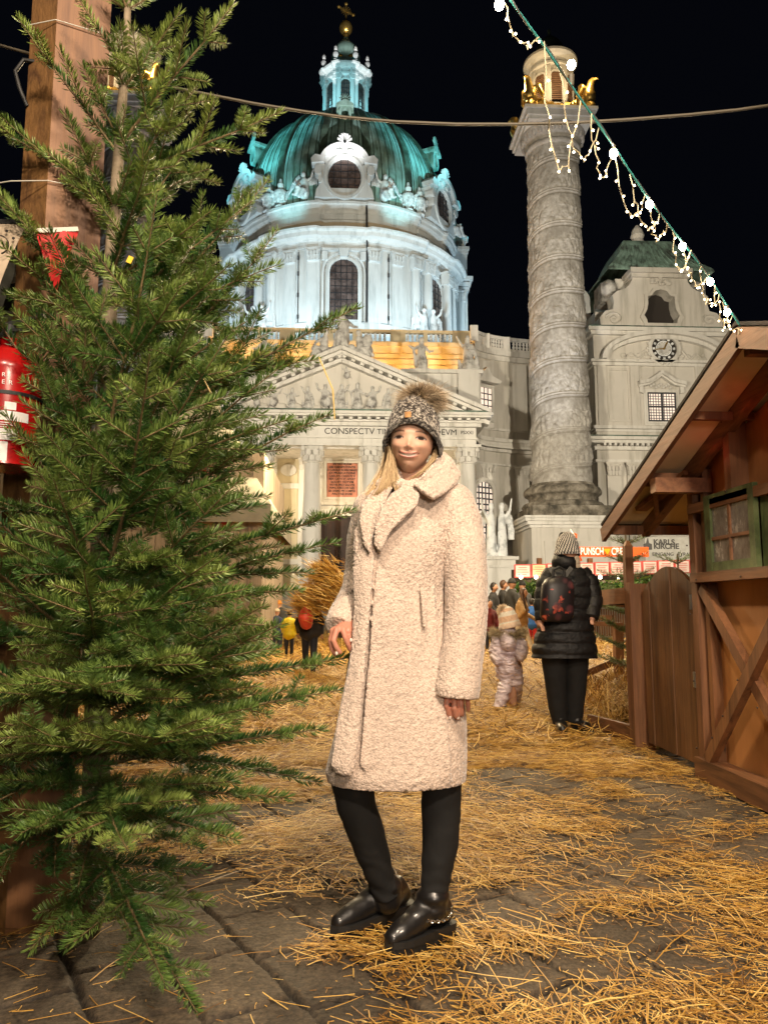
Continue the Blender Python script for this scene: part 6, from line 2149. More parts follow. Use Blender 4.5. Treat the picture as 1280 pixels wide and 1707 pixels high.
# silhouette rows: (py, left px, right px, depth radius, y centre)
rows = [(815, 640, 735, 0.070, 2.69), (832, 606, 772, 0.105, 2.69), (860, 594, 785, 0.122, 2.69), (900, 590, 760, 0.130, 2.68), (940, 588, 748, 0.130, 2.68), (985, 590, 742, 0.122, 2.68),
        (1030, 588, 746, 0.125, 2.68), (1080, 582, 756, 0.135, 2.68), (1140, 573, 774, 0.145, 2.68), (1200, 562, 779, 0.155, 2.68), (1250, 549, 780, 0.162, 2.68), (1285, 541, 779, 0.165, 2.68), (1301, 545, 777, 0.160, 2.68)]
secs = []
for (py, l, r_, ry, yc) in rows:
    a, b = U(l, py, yc), U(r_, py, yc)
    secs.append(((a.x + b.x) / 2, yc, (a.z + b.z) / 2, (b.x - a.x) / 2 - 0.004, ry, 0.92))
def coat_to(V):
    return V
cb = MB()
V, F = loft(secs[::-1], 64)
V = np.array(V)
# the front opens below the waist: her right panel swings out in front
cb.add(V, F)
# right front panel edge (her right, left in picture), a thick overlapping flap
def panel(mb, pts_l, pts_r, y_off, th):
    n = len(pts_l)
    VV_, FF_ = [], []
    for (l, r_) in zip(pts_l, pts_r):
        for q, yy in ((l, y_off), (r_, y_off), (r_, y_off + th), (l, y_off + th)):
            pass
    for i, (l, r_) in enumerate(zip(pts_l, pts_r)):
        m_ = ((l[0] + r_[0]) / 2, l[1])
        a = U(l[0], l[1], l[2]); b = U(r_[0], r_[1], r_[2])
        c = a.lerp(b, 0.5); c.y -= 0.008
        VV_ += [tuple(a), tuple(c), tuple(b), (b.x, b.y + th, b.z), (c.x, c.y + th, c.z), (a.x, a.y + th, a.z)]
    for i in range(n - 1):
        for k in range(6):
            FF_.append((6 * i + k, 6 * i + (k + 1) % 6, 6 * i + 6 + (k + 1) % 6, 6 * i + 6 + k))
    FF_.append(tuple(range(5, -1, -1))); FF_.append(tuple(6 * (n - 1) + k for k in range(6)))
    mb.add(VV_, FF_)
panel(cb, [(592, 880, 2.60), (589, 950, 2.585), (590, 1010, 2.575), (586, 1080, 2.56), (574, 1150, 2.545), (560, 1220, 2.53), (552, 1275, 2.525), (560, 1290, 2.53)],
          [(627, 880, 2.565), (622, 950, 2.55), (617, 1010, 2.543), (611, 1080, 2.53), (605, 1150, 2.515), (598, 1220, 2.505), (590, 1285, 2.50), (584, 1294, 2.505)], 0, 0.035)
# left front panel (right in picture) lies in front with a rounded bottom corner
panel(cb, [(632, 880, 2.572), (628, 950, 2.56), (622, 1010, 2.553), (617, 1080, 2.545), (611, 1150, 2.535), (605, 1220, 2.527), (600, 1275, 2.522), (612, 1294, 2.53), (628, 1304, 2.54)],
          [(720, 880, 2.60), (722, 950, 2.59), (726, 1010, 2.575), (730, 1080, 2.56), (738, 1150, 2.548), (746, 1220, 2.542), (752, 1275, 2.54), (752, 1300, 2.545), (750, 1309, 2.55)], 0, 0.05)
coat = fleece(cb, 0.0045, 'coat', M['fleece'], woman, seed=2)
# sleeve: her left arm (right in picture)
def sleeve(pts, name, seed):
    mb = MB()
    P, Rr = [], []
    for (cx_, cy_, y_, r_) in pts:
        p = U(cx_, cy_, y_)
        P.append(tuple(p)); Rr.append(r_)
    mb.tube(P, Rr, 28)
    mb.ball(P[0], Rr[0], 24, 16)
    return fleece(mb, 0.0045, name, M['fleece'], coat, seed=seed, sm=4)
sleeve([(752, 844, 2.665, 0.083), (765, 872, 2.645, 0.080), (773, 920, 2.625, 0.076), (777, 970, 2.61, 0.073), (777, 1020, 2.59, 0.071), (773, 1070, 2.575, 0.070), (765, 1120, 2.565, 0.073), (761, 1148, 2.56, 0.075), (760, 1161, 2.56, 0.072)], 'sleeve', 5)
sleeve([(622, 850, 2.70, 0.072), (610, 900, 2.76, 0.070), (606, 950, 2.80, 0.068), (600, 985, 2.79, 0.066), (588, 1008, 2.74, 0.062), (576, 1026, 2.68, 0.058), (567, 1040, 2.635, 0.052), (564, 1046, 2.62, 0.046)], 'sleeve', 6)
# lapels and notched collar
def slab(mb, outline, ycen, th, bulge=0.02):
    """puffy cushion of cloth: outline [(px,py,y)] closed, swollen in the middle"""
    P = [U(*q) for q in outline]
    c = sum(P, Vector((0, 0, 0))) / len(P)
    n = len(P)
    VV_ = []
    for k, f in ((0, 1.0), (1, 0.6), (2, 0.0)):
        pass
    rings_ = [(0.12, bulge), (0.5, bulge * 0.95), (0.90, bulge * 0.8), (1.0, 0.0)]
    for f, bl in rings_:
        for p in P:
            q = c.lerp(p, f); VV_.append((q.x, q.y - bl, q.z))
    for f, bl in reversed(rings_):
        for p in P:
            q = c.lerp(p, f); VV_.append((q.x, q.y + th, q.z))
    F_ = []
    R_ = len(rings_) * 2
    for i in range(R_ - 1):
        for k in range(n):
            F_.append((i * n + k, i * n + (k + 1) % n, (i + 1) * n + (k + 1) % n, (i + 1) * n + k))
    F_.append(tuple((R_ - 1) * n + k for k in range(n)))
    F_.append(tuple(range(n - 1, -1, -1)))
    mb.add(VV_, F_)
def roll(mb, pts):
    mb.tube([tuple(U(a, b, y)) for a, b, y, r in pts], [r for a, b, y, r in pts], 18)
    for a, b, y, r in (pts[0], pts[-1]):
        mb.ball(tuple(U(a, b, y)), r, 14, 10)
lp = MB()
# her left lapel (right in picture): broad soft roll from the notch down to the waist button
slab(lp, [(690, 812, 2.535), (700, 824, 2.522), (696, 842, 2.515), (676, 862, 2.513), (652, 884, 2.513), (634, 922, 2.520), (624, 908, 2.524), (624, 876, 2.522), (634, 848, 2.522), (652, 824, 2.525), (672, 809, 2.530)], 0, 0.035, 0.008)
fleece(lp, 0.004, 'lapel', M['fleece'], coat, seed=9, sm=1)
lp = MB()
slab(lp, [(638, 806, 2.575), (654, 812, 2.552), (642, 836, 2.538), (630, 862, 2.532), (621, 896, 2.532), (616, 925, 2.538), (605, 905, 2.548), (599, 870, 2.555), (602, 842, 2.565), (618, 820, 2.575)], 0, 0.035, 0.008)
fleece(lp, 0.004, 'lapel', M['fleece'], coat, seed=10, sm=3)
lp = MB()
# collar leaf: stands up behind the cheek and folds down toward the notch
slab(lp, [(740, 753, 2.64), (753, 764, 2.64), (769, 790, 2.645), (762, 806, 2.61), (742, 822, 2.555), (723, 832, 2.512), (706, 822, 2.508), (689, 808, 2.515), (700, 795, 2.525), (716, 779, 2.56), (728, 762, 2.61)], 0, 0.030, 0.009)
roll(lp, [(744, 778, 2.665, 0.032), (738, 800, 2.63, 0.030)])
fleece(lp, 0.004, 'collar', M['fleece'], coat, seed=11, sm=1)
lp = MB()
roll(lp, [(672, 792, 2.66, 0.035), (655, 800, 2.64, 0.034), (640, 810, 2.62, 0.030)])
roll(lp, [(716, 806, 2.70, 0.045), (690, 812, 2.73, 0.045), (660, 806, 2.70, 0.04)])
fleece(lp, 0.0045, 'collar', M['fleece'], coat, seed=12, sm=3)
# scarf-like fleece at the throat
lp = MB()
roll(lp, [(655, 800, 2.60, 0.018), (666, 808, 2.57, 0.022), (680, 812, 2.56, 0.022), (694, 806, 2.57, 0.018)])
fleece(lp, 0.004, 'neck_trim', M['fleece'], coat, seed=13, sm=2)
# pocket welt
lp = MB()
lp.tube([tuple(U(703, 980, 2.552)), tuple(U(706, 1010, 2.545)), tuple(U(707, 1045, 2.542))], [0.006, 0.009, 0.006], 8)
fleece(lp, 0.003, 'pocket_welt', M['fleece'], coat, seed=14, sm=1, amp=0.002, wrink=0)

# --- trousers
def trouser(pts, name='trouser_leg'):
    mb = MB()
    mb.tube([tuple(U(a, b, y)) for a, b, y, r in pts], [r for a, b, y, r in pts], 24)
    me = bake(mb, 0.006, 3, 0.6)
    V, N = mesh_np(me)
    d = 0.0022 * np.sin(V[:, 2] * 120 + 6 * vnoise(V, 9, 3) + 40 * V[:, 0]) * smooth01(0.35, 0.1, V[:, 2]) + 0.004 * fbm(V, 16, 6, 4)
    mesh_set(me, V + N * d[:, None])
    return me
tl = trouser([(600, 1240, 2.66, 0.066), (584, 1290, 2.67, 0.070), (593, 1340, 2.69, 0.067), (609, 1385, 2.71, 0.062), (624, 1430, 2.735, 0.055), (636, 1468, 2.755, 0.047), (644, 1492, 2.765, 0.050)])
finish(tl, 'trouser_leg', M['blackfab'], woman)
tl = trouser([(738, 1260, 2.70, 0.080), (736, 1310, 2.69, 0.068), (735, 1360, 2.685, 0.066), (733, 1410, 2.68, 0.060), (727, 1460, 2.67, 0.050), (722, 1488, 2.66, 0.045), (720, 1508, 2.655, 0.047)])
finish(tl, 'trouser_leg', M['blackfab'], woman)
# --- boots
def boot(ankle, toe, heel, nm='boot'):
    """ankle, toe, heel: world points on / above the ground"""
    A, T, Hh = Vector(ankle), Vector(toe), Vector(heel)
    d = (T - Hh); d.z = 0; L = d.length; d.normalize()
    s = Vector((-d.y, d.x, 0))
    def P(u, v, z):
        q = Hh + d * (u * L) + s * v
        return (q.x, q.y, z)
    mb = MB()
    # upper: lofted sections from heel to toe
    for (u, w, zt) in ((0.10, 0.034, 0.15),):
        pass
    z0 = 0.046
    limb(mb, [(*P(0.13, 0, z0 + 0.045), 0.036), (*P(0.19, 0, 0.11), 0.044), (A.x, A.y, A.z - 0.02, 0.050), (A.x, A.y, A.z + 0.015, 0.053)], 18)
    limb(mb, [(*P(0.15, 0, z0 + 0.04), 0.037), (*P(0.40, 0, z0 + 0.055), 0.041), (*P(0.62, 0, z0 + 0.038), 0.041), (*P(0.80, 0, z0 + 0.023), 0.038), (*P(0.91, 0, z0 + 0.014), 0.030)], 18)
    limb(mb, [(A.x, A.y, A.z - 0.01, 0.046), (*P(0.33, 0, z0 + 0.08), 0.045), (*P(0.55, 0, z0 + 0.052), 0.042)], 18)
    me = bake(mb, 0.005, 4, 0.6)
    V, N = mesh_np(me)
    V[:, 2] = np.maximum(V[:, 2], z0 - 0.004)
    cr = 0.0025 * np.sin(V[:, 2] * 130) * smooth01(0.10, 0.15, V[:, 2]) + 0.002 * fbm(V, 25, 3, 3)
    mesh_set(me, V + N * cr[:, None])
    t = finish(me, nm, M['leather'], woman)
    sm = MB()
    prof = [(-0.02, 0.0), (0.0, 0.024), (0.06, 0.035), (0.2, 0.036), (0.4, 0.036), (0.6, 0.045), (0.75, 0.046), (0.88, 0.038), (0.97, 0.022), (1.02, 0.0)]
    n = len(prof)
    up = []
    for (u, w) in prof: up.append((u, w))
    for (u, w) in reversed(prof[1:-1]): up.append((u, -w))
    for zlo, zhi, f in ((0.012, 0.038, 1.0), (0.038, 0.058, 1.08)):
        VV_ = [P(0.5 + (u - 0.5) * (0.97 if f == 1.0 else 1.0), w * f * (0.95 if f == 1 else 1), zlo) for u, w in up] + [P(u, w * f, zhi) for u, w in up]
        k = len(up)
        sm.add(VV_, [tuple(range(k - 1, -1, -1)), tuple(range(k, 2 * k))] + [(i, (i + 1) % k, k + (i + 1) % k, k + i) for i in range(k)])
    for i in range(9):   # tread lugs
        for sg in (-1, 1):
            u = 0.03 + i * 0.115
            w = np.interp(u, [p[0] for p in prof], [p[1] for p in prof])
            sm.box(P(u, sg * w * 0.88, 0.014), (0.017, 0.012, 0.020), rz=math.atan2(d.y, d.x))
    sm.box(P(0.12, 0, 0.014), (0.075, 0.066, 0.026), rz=math.atan2(d.y, d.x))
    sm.build('sole', M['rubber'], t)
    return t
b1 = boot(tuple(U(645, 1488, 2.77)), tuple(G(553, 1574)), tuple(G(684, 1528)))
b2 = boot(tuple(U(722, 1502, 2.658)), tuple(G(645, 1602)), tuple(G(752, 1562)))
# chain round the nearer boot
ch = MB()
A_ = U(722, 1514, 2.656)
for i in range(26):
    a = PI * (0.95 + 1.15 * i / 25)
    p = (A_.x + 0.060 * math.cos(a), A_.y + 0.061 * math.sin(a), A_.z - 0.002 - 0.016 * math.sin((i / 25) * PI))
    for k in range(8):
        t0, t1 = k * PI / 4, (k + 1) * PI / 4
        tang = Vector((-math.sin(a), math.cos(a), 0)); upv = Vector((0, 0, 1)) if i % 2 else Vector((math.cos(a), math.sin(a), 0.4)).normalized()
        q0 = Vector(p) + tang * 0.0065 * math.cos(t0) + upv * 0.0045 * math.sin(t0)
        q1 = Vector(p) + tang * 0.0065 * math.cos(t1) + upv * 0.0045 * math.sin(t1)
        ch.tube([q0, q1], 0.0016, 5, False)
ch.build('boot_chain', M['silver'], b2)

# --- knitted hat and fur bobble
def knit_hat(center, rx, ry, rz, zlo, name, parent, cfun, Mx, seed=3, cell=150, amp=0.006, front_up=0.0, brim=0.008, nu=260, nv=170):
    u = np.linspace(-PI, PI, nu, endpoint=False)
    t = np.linspace(0, 1, nv)
    A, T = np.meshgrid(u, t)
    A, T = A.ravel(), T.ravel()
    # T=0 brim, 1 crown
    th = T * PI / 2
    base = zlo + front_up * np.clip(np.cos(A), 0, 1) ** 1.5 - 0.014 * np.clip(1 - np.abs(np.cos(A)) * 1.5, 0, 1)
    rr = np.cos(th) ** 0.72
    P = np.stack([rx * rr * np.sin(A), -ry * rr * np.cos(A), base + (rz - base) * np.sin(th) ** 0.95], 1)
    P[:, 2] = base * (1 - T) + P[:, 2] * T if False else P[:, 2]
    N = np.stack([np.sin(A) * np.cos(th * .9), -np.cos(A) * np.cos(th * .9), np.sin(th * .9)], 1)
    bulge = brim * np.exp(-((T - 0.06) / 0.07) ** 2)
    S = np.stack([A * rx * (0.35 + 0.65 * np.cos(th * 0.8)), T * rz * 1.5, A * 0], 1)
    f1, f2 = worley(S * np.array([1.0, 0.62, 1]), cell, seed)
    rib = 0.5 + 0.5 * np.cos(A * 19)
    cable = np.abs(np.sin(A * 4.5 + 0.6 * np.sin(T * 22))) ** 0.6
    d = amp * (0.75 - f1) + amp * 0.8 * (cable - 0.5) + bulge + 0.003 * fbm(P, 30, 4, 2)
    P = P + N * d[:, None]
    col = cfun(S, f1, A, T)
    P = P @ Mx.T + np.array(center)
    idx = np.arange(nu * nv).reshape(nv, nu)
    F = np.stack([idx[:-1, :], np.roll(idx, -1, 1)[:-1, :], np.roll(idx, -1, 1)[1:, :], idx[1:, :]], -1).reshape(-1, 4)
    me = rawmesh(name, P - np.array(world_loc(parent)), F, True, [M['yarn']], col=np.clip(col, 0, 1))
    return link(name, me, parent)
M['yarn'] = tint_mat('chunky_yarn', 0.9, spec=0.2)
M['yarn'].node_tree.nodes['Principled BSDF'].inputs['Sheen Weight'].default_value = 0.3
def mottled(S, f1, A, T):
    n = vnoise(S * np.array([1, 1.3, 1]), 260, 6) + 0.5 * vnoise(S, 110, 16)
    k = smooth01(-0.25, 0.55, n + 0.55 * (0.5 - f1))[:, None]
    dark = np.array((0.040, 0.033, 0.028)); mid = np.array((0.15, 0.13, 0.11)); light = np.array((0.44, 0.40, 0.34))
    c = np.where(k < 0.5, dark + (mid - dark) * k * 2, mid + (light - mid) * (k - 0.5) * 2)
    return c * np.where(T < 0.08, 0.55, 1.0)[:, None]
hm = HM
hat = knit_hat((hc.x + 0.004, hc.y + 0.012, hc.z + 0.004), 0.094, 0.106, 0.166, -0.022, 'hat', woman, mottled, hm, front_up=0.072)
mb = MB()
q = U(680, 691, 2.4965)
mb.box(tuple(q), (0.021, 0.004, 0.019), rz=R(-10))
M['patch'] = varied('tan_leather_patch', (0.50, 0.25, 0.08), (0.36, 0.17, 0.05), (0.6, 0.33, 0.12), 60, 0.6)
mb.build('leather_patch', M['patch'], hat)
g_ = np.random.default_rng(5)
pc = np.array(U(702, 667, 2.60))
n = 15000
dv = g_.normal(0, 1, (n, 3)); dv /= np.linalg.norm(dv, axis=1, keepdims=True)
dv[:, 2] = dv[:, 2] * 0.8 + 0.05
st_ = pc + dv * 0.030
flowd = dv + np.array([0.35, -0.15, -0.55]) * 0.6
flowd /= np.linalg.norm(flowd, axis=1, keepdims=True)
clump = vnoise(dv, 3.0, 9)
V, F, tt = fur(st_, flowd, 0.034, 0.0021, g_, 1.0)
cl = np.repeat(clump, 8)
dk = np.array((0.03, 0.022, 0.016)); br = np.array((0.36, 0.26, 0.16)); lt = np.array((0.66, 0.54, 0.38))
k = np.clip(tt * 0.8 + 1.1 * cl, 0, 1)[:, None]
c = np.where(k < 0.45, dk + (br - dk) * (k / 0.45), br + (lt - br) * ((k - 0.45) / 0.55))
V[:, 2] = pc[2] + (V[:, 2] - pc[2]) * 0.82
V[:, 0] = pc[0] + (V[:, 0] - pc[0]) * 1.16
M['fur'] = tint_mat('fur', 0.7, spec=0.3)
link('bobble', rawmesh('bobble', V - np.array(world_loc(woman)), F, True, [M['fur']], col=c), hat)
# --- blonde hair
g_ = np.random.default_rng(8)
V_, F_, C_, off = [], [], [], 0
def lock(path, n, spread, wd, c0, c1):
    """strands along a path of (px,py,y)"""
    global off
    P = np.array([tuple(U(*q)) for q in path])
    m_ = 14
    ts = np.linspace(0, len(P) - 1, m_)
    base = np.stack([np.interp(ts, np.arange(len(P)), P[:, k]) for k in range(3)], 1)
    for i in range(n):
        o = g_.normal(0, 1, 3) * spread * np.array([1, 0.5, 0.25])
        tt_ = np.linspace(0, 1, m_)
        wav = g_.uniform(0.002, 0.007) * np.sin(tt_ * g_.uniform(4, 9) + g_.uniform(0, 6))
        Q = base + o[None, :] * (0.5 + 0.7 * tt_[:, None]) + np.stack([wav, wav * 0.5, wav * 0], 1)
        w = wd * (1 - 0.75 * tt_ ** 3)
        sd = np.array([1.0, 0.25 * g_.normal(), 0.0])
        VV_ = np.stack([Q - sd * w[:, None] / 2, Q + sd * w[:, None] / 2], 1).reshape(-1, 3)
        k = np.arange(m_ - 1)
        F_.append(np.stack([2 * k, 2 * k + 1, 2 * k + 3, 2 * k + 2], 1) + off)
        V_.append(VV_); off += len(VV_)
        cc = c0 + (c1 - c0) * g_.uniform()
        C_.append(np.repeat(cc[None, :] * (0.75 + 0.5 * tt_[:, None]), 2, 0))
ca, cb_ = np.array((0.26, 0.16, 0.075)), np.array((0.66, 0.49, 0.28))
lock([(652, 742, 2.62), (650, 770, 2.585), (644, 795, 2.56), (634, 818, 2.555), (626, 830, 2.57)], 110, 0.006, 0.0018, ca, cb_)
lock([(654, 745, 2.60), (653, 772, 2.565), (650, 795, 2.553), (645, 815, 2.552)], 90, 0.005, 0.0017, ca, cb_)
lock([(656, 750, 2.61), (655, 775, 2.58), (659, 798, 2.56), (664, 818, 2.555)], 80, 0.005, 0.0017, ca * 0.8, cb_)
lock([(648, 745, 2.66), (640, 780, 2.66), (628, 805, 2.63), (614, 825, 2.60)], 90, 0.008, 0.0018, ca, cb_)
lock([(727, 745, 2.60), (722, 765, 2.575), (710, 780, 2.565), (696, 792, 2.56), (684, 798, 2.565)], 50, 0.003, 0.0016, ca, cb_)
link('hair', rawmesh('hair', np.vstack(V_) - np.array(world_loc(woman)), np.vstack(F_), True, [M['fur']], col=np.clip(np.vstack(C_), 0, 1)), woman)
# ================================================================== FIR TREES
def needle_template(seed, n=140, ln=0.031, flat=0.6, nw=0.0031):
    """unit shoot along +X (length 0.12), +Z is its upper side"""
    g = np.random.default_rng(seed)
    L = 0.12
    x = np.linspace(0.002, L * 0.99, n) + g.normal(0, 0.0006, n)
    # most needles spread to the sides and up, few below
    a = np.where(g.uniform(0, 1, n) < 0.80, g.uniform(-0.35, PI + 0.35, n), g.uniform(PI, 2 * PI, n))
    side = np.cos(a) * (1 + flat * 0.4); up = np.sin(a) * 0.75
    tipf = np.clip((x - L * 0.82) / (L * 0.18), 0, 1)
    fw = 0.62 + 1.1 * tipf + g.normal(0, 0.08, n)
    d = np.stack([fw, side, up], 1)
    d /= np.linalg.norm(d, axis=1, keepdims=True)
    ll = ln * (0.75 + 0.35 * np.sin(PI * np.clip(x / L, 0.05, 0.95))) * g.uniform(0.85, 1.12, n)
    p0 = np.stack([x, side * 0.0015, up * 0.0015], 1)
    p2 = p0 + d * ll[:, None] + np.array([0, 0, 1]) * (ll * 0.12)[:, None]
    pm = p0 + d * (ll * 0.5)[:, None] - np.array([0, 0, 1]) * (ll * 0.02)[:, None]
    w = np.cross(d, np.stack([np.zeros(n), -np.sin(a), np.cos(a)], 1) + g.normal(0, 0.3, (n, 3)))
    w = np.cross(d, w); w /= np.linalg.norm(w, axis=1, keepdims=True)
    w2 = np.cross(d, w)
    hw = nw / 2
    V = np.stack([p0, pm + w2 * hw, p2, pm - w2 * hw], 1)
    return V        # n,4,3
TEMPL = [needle_template(s) for s in range(5)]
TEMPL_LOW = [needle_template(s + 20, 60, 0.026, 0.55, 0.0035) for s in range(3)]
class Fir:
    def __init__(s, seed):
        s.g = random.Random(seed)
        s.segs = []      # p0, p1, up, shade, low
        s.tubes = []     # path, radii
    def shoot(s, p0, p1, up, shade):
        s.segs.append((p0, p1, up, shade))
    def axis(s, p0, d, L, up, lev, r0, sag=0.0, rise=0.0, needles_from=0.0, fork=0.62, step=0.13, shade=0.5, spread=48, target=None):
        """grow one axis; side axes leave it in flat pairs, shorter toward the tip"""
        g = s.g
        n = max(1, int(round(L / step)))
        st = L / n
        pts = [p0.copy()]
        dd = d.normalized()
        for i in range(n):
            t = (i + 1) / n
            dd = (dd + Vector((0, 0, 1)) * ((rise * t - sag * (1 - t)) * st * 3) + Vector((g.gauss(0, 1), g.gauss(0, 1), g.gauss(0, 1))) * 0.035).normalized()
            pts.append(pts[-1] + dd * st)
        if target is not None:
            e = target - pts[-1]
            for i in range(1, n + 1):
                pts[i] = pts[i] + e * (i / n) ** 1.2
        s.tubes.append((pts, [max(0.0014, r0 * 0.72 * (1 - 0.85 * i / n)) for i in range(n + 1)]))
        for i in range(n):
            a, b = pts[i], pts[i + 1]
            dirv = (b - a).normalized()
            u = (up - dirv * up.dot(dirv)).normalized()
            if (i + 1) / n > needles_from:
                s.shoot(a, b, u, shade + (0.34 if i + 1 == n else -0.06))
            if i >= 1 or (n <= 2 and lev > 0 and i == 0 and n > 1):
                rem = L - i * st
                side = dirv.cross(u).normalized()
                if lev > 0 and rem > 0.07:
                    for q in (-1, 1):
                        if g.random() < 0.06: continue
                        an = R(spread + g.gauss(0, 6))
                        sd = (dirv * math.cos(an) + side * q * math.sin(an) + u * g.gauss(0.02, 0.10)).normalized()
                        sl = rem * fork * g.uniform(0.8, 1.12)
                        if sl > 0.05:
                            s.axis(a.copy(), sd, min(sl, 0.55), u, lev - 1, r0 * 0.55 * (1 - 0.6 * i / n), sag * 0.6, rise * 0.7, 0.0 if sl < 0.4 else 0.25, fork, step, shade + g.gauss(0, 0.07), spread)
                    if g.random() < 0.35 and lev > 0:
                        # small upright shoot on the back of the axis
                        sd = (dirv * 0.6 + u * 0.8).normalized()
                        s.shoot(a, a + sd * g.uniform(0.05, 0.09), -dirv, shade + 0.2)
        return pts
    def build(s, root, low=False, mats=('needles', 'bark'), scale=1.0, name='foliage'):
        T = TEMPL_LOW if low else TEMPL
        g = np.random.default_rng(3)
        by = [[] for _ in T]
        for q in s.segs: by[int(g.integers(len(T)))].append(q)
        Vs, Rr = [], []
        for tpl, lst in zip(T, by):
            if not lst: continue
            P0 = np.array([tuple(q[0]) for q in lst]); P1 = np.array([tuple(q[1]) for q in lst]); Up = np.array([tuple(q[2]) for q in lst])
            sh = np.array([q[3] for q in lst])
            X = P1 - P0
            Ln = np.linalg.norm(X, axis=1, keepdims=True)
            X = X / Ln
            Z = Up - X * (Up * X).sum(1, keepdims=True)
            Z /= np.linalg.norm(Z, axis=1, keepdims=True) + 1e-9
            Yv = np.cross(Z, X)
            n = len(tpl)
            L_ = tpl.reshape(-1, 3)
            roll = g.normal(0, 0.25, len(lst))
            Y2 = Yv * np.cos(roll)[:, None] + Z * np.sin(roll)[:, None]; Z2 = -Yv * np.sin(roll)[:, None] + Z * np.cos(roll)[:, None]
            sc = np.clip(Ln / 0.12, 0.6, 1.5)
            V = P0[:, None, :] + X[:, None, :] * (L_[None, :, 0:1] * Ln[:, None] / 0.12) + Y2[:, None, :] * L_[None, :, 1:2] * scale + Z2[:, None, :] * L_[None, :, 2:3] * scale
            Vs.append(V.reshape(-1, 3))
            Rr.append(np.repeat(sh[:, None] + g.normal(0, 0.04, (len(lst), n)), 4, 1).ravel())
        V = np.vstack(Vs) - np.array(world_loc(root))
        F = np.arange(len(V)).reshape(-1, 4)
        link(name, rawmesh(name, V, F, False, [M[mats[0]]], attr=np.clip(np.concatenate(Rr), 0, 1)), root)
        mb = MB()
        for pts, rad in s.tubes:
            mb.tube(pts, rad, 5, False)
        mb.build('branches', M[mats[1]], root, smooth=True)
        return len(V) // 4
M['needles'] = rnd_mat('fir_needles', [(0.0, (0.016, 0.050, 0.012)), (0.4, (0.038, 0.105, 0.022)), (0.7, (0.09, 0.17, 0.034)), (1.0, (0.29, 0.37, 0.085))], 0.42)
M['needles'].node_tree.nodes['Principled BSDF'].inputs['Specular IOR Level'].default_value = 0.45
M['bark'] = varied('fir_bark', (0.20, 0.155, 0.10), (0.10, 0.075, 0.045), (0.32, 0.25, 0.17), 12, 0.8, 60, 0.4, 0.003)
M['twigbark'] = varied('twig_skin', (0.17, 0.115, 0.05), (0.10, 0.06, 0.025), (0.26, 0.19, 0.09), 20, 0.7)
fir = thing('fir_tree', (-0.86, 2.76, 0), 'tall fresh green fir tree filling the left side beside the smiling woman', 'tree')
TY = 2.74
def TW(px, py, y=TY): return W(px, py, y)
trunk_pts = [Vector((-0.875, 2.80, -0.02)), W(160, 1350, 2.78), W(165, 1100, 2.76), W(172, 860, 2.74), W(178, 640, 2.74), W(186, 430, 2.74), W(200, 230, 2.74), W(212, 60, 2.74), W(216, -120, 2.74), W(216, -260, 2.74)]
mb = MB()
mb.tube(trunk_pts, [0.052, 0.046, 0.042, 0.037, 0.031, 0.025, 0.019, 0.014, 0.008, 0.003], 16)
mb.build('trunk', M['bark'], fir, smooth=True)
def trunk_at(z):
    for a, b in zip(trunk_pts[:-1], trunk_pts[1:]):
        if a.z <= z <= b.z:
            return a.lerp(b, (z - a.z) / (b.z - a.z))
    return trunk_pts[-1].copy() if z > trunk_pts[-1].z else trunk_pts[0].copy()
F1 = Fir(12)
UPV = Vector((0, 0, 1))
# branches read off the photograph: (z on the trunk as photo y, tip px, py, depth of tip, thickness)
main = [
    (245, 388, 8, 2.55, .011), (300, 468, 186, 2.62, .011), (150, 300, 20, 2.55, .007), (120, 120, -20, 2.6, .007),
    (470, 352, 352, 2.45, .010), (560, 466, 440, 2.55, .011), (600, 448, 300, 2.80, .010), (760, 596, 512, 2.62, .014), (700, 462, 385, 2.70, .011),
    (420, 330, 225, 2.70, .009), (520, 420, 335, 2.60, .010), (600, 385, 440, 2.35, .011), (680, 430, 525, 2.55, .012), (350, 300, 165, 2.5, .008), (640, 530, 600, 2.75, .011), (450, 250, 260, 2.3, .009), (800, 480, 700, 2.3, .012),
    (900, 552, 690, 2.52, .014), (980, 588, 852, 2.48, .014), (1020, 560, 905, 2.60, .012), (1010, 500, 985, 2.45, .012),
    (860, 470, 610, 2.35, .012), (1180, 590, 1095, 2.66, .012), (1230, 570, 1150, 2.58, .012), (1280, 540, 1215, 2.52, .012), (1220, 470, 1040, 2.15, .013),
    (1330, 480, 1330, 2.5, .012), (1350, 395, 1400, 2.2, .011),
    (760, 262, 325, 2.28, .013), (980, 250, 590, 2.05, .013), (1150, 300, 1090, 1.95, .013), (1180, 150, 1140, 1.9, .013), (1260, 30, 1200, 2.0, .013), (1300, 215, 1420, 1.92, .012), (1340, 60, 1380, 2.1, .011),
    (260, 30, 30, 2.62, .009), (350, 75, 250, 2.6, .010), (330, -30, 200, 2.8, .010), (520, -60, 270, 2.7, .012), (560, 5, 410, 2.35, .012), (650, 110, 470, 2.3, .012),
    (800, -40, 480, 2.5, .012), (820, 60, 600, 2.2, .013), (900, -60, 640, 2.5, .013), (1020, -80, 800, 2.5, .013), (1040, 90, 800, 2.05, .013), (1100, -60, 900, 2.3, .013), (1120, 140, 950, 1.95, .013), (1240, -100, 1050, 2.4, .013),
    (1400, 275, 1640, 2.2, .012), (1430, 220, 1560, 2.35, .010), (1380, 130, 1480, 2.4, .010), (1430, 330, 1690, 2.28, .008),
    (1050, 400, 800, 2.2, .012), (900, 380, 560, 2.15, .011), (1100, 360, 930, 1.95, .012), (1150, 440, 1010, 2.05, .012), (680, 300, 480, 2.25, .011), (1260, 330, 1200, 1.95, .012), (1250, 420, 1180, 2.15, .012)]
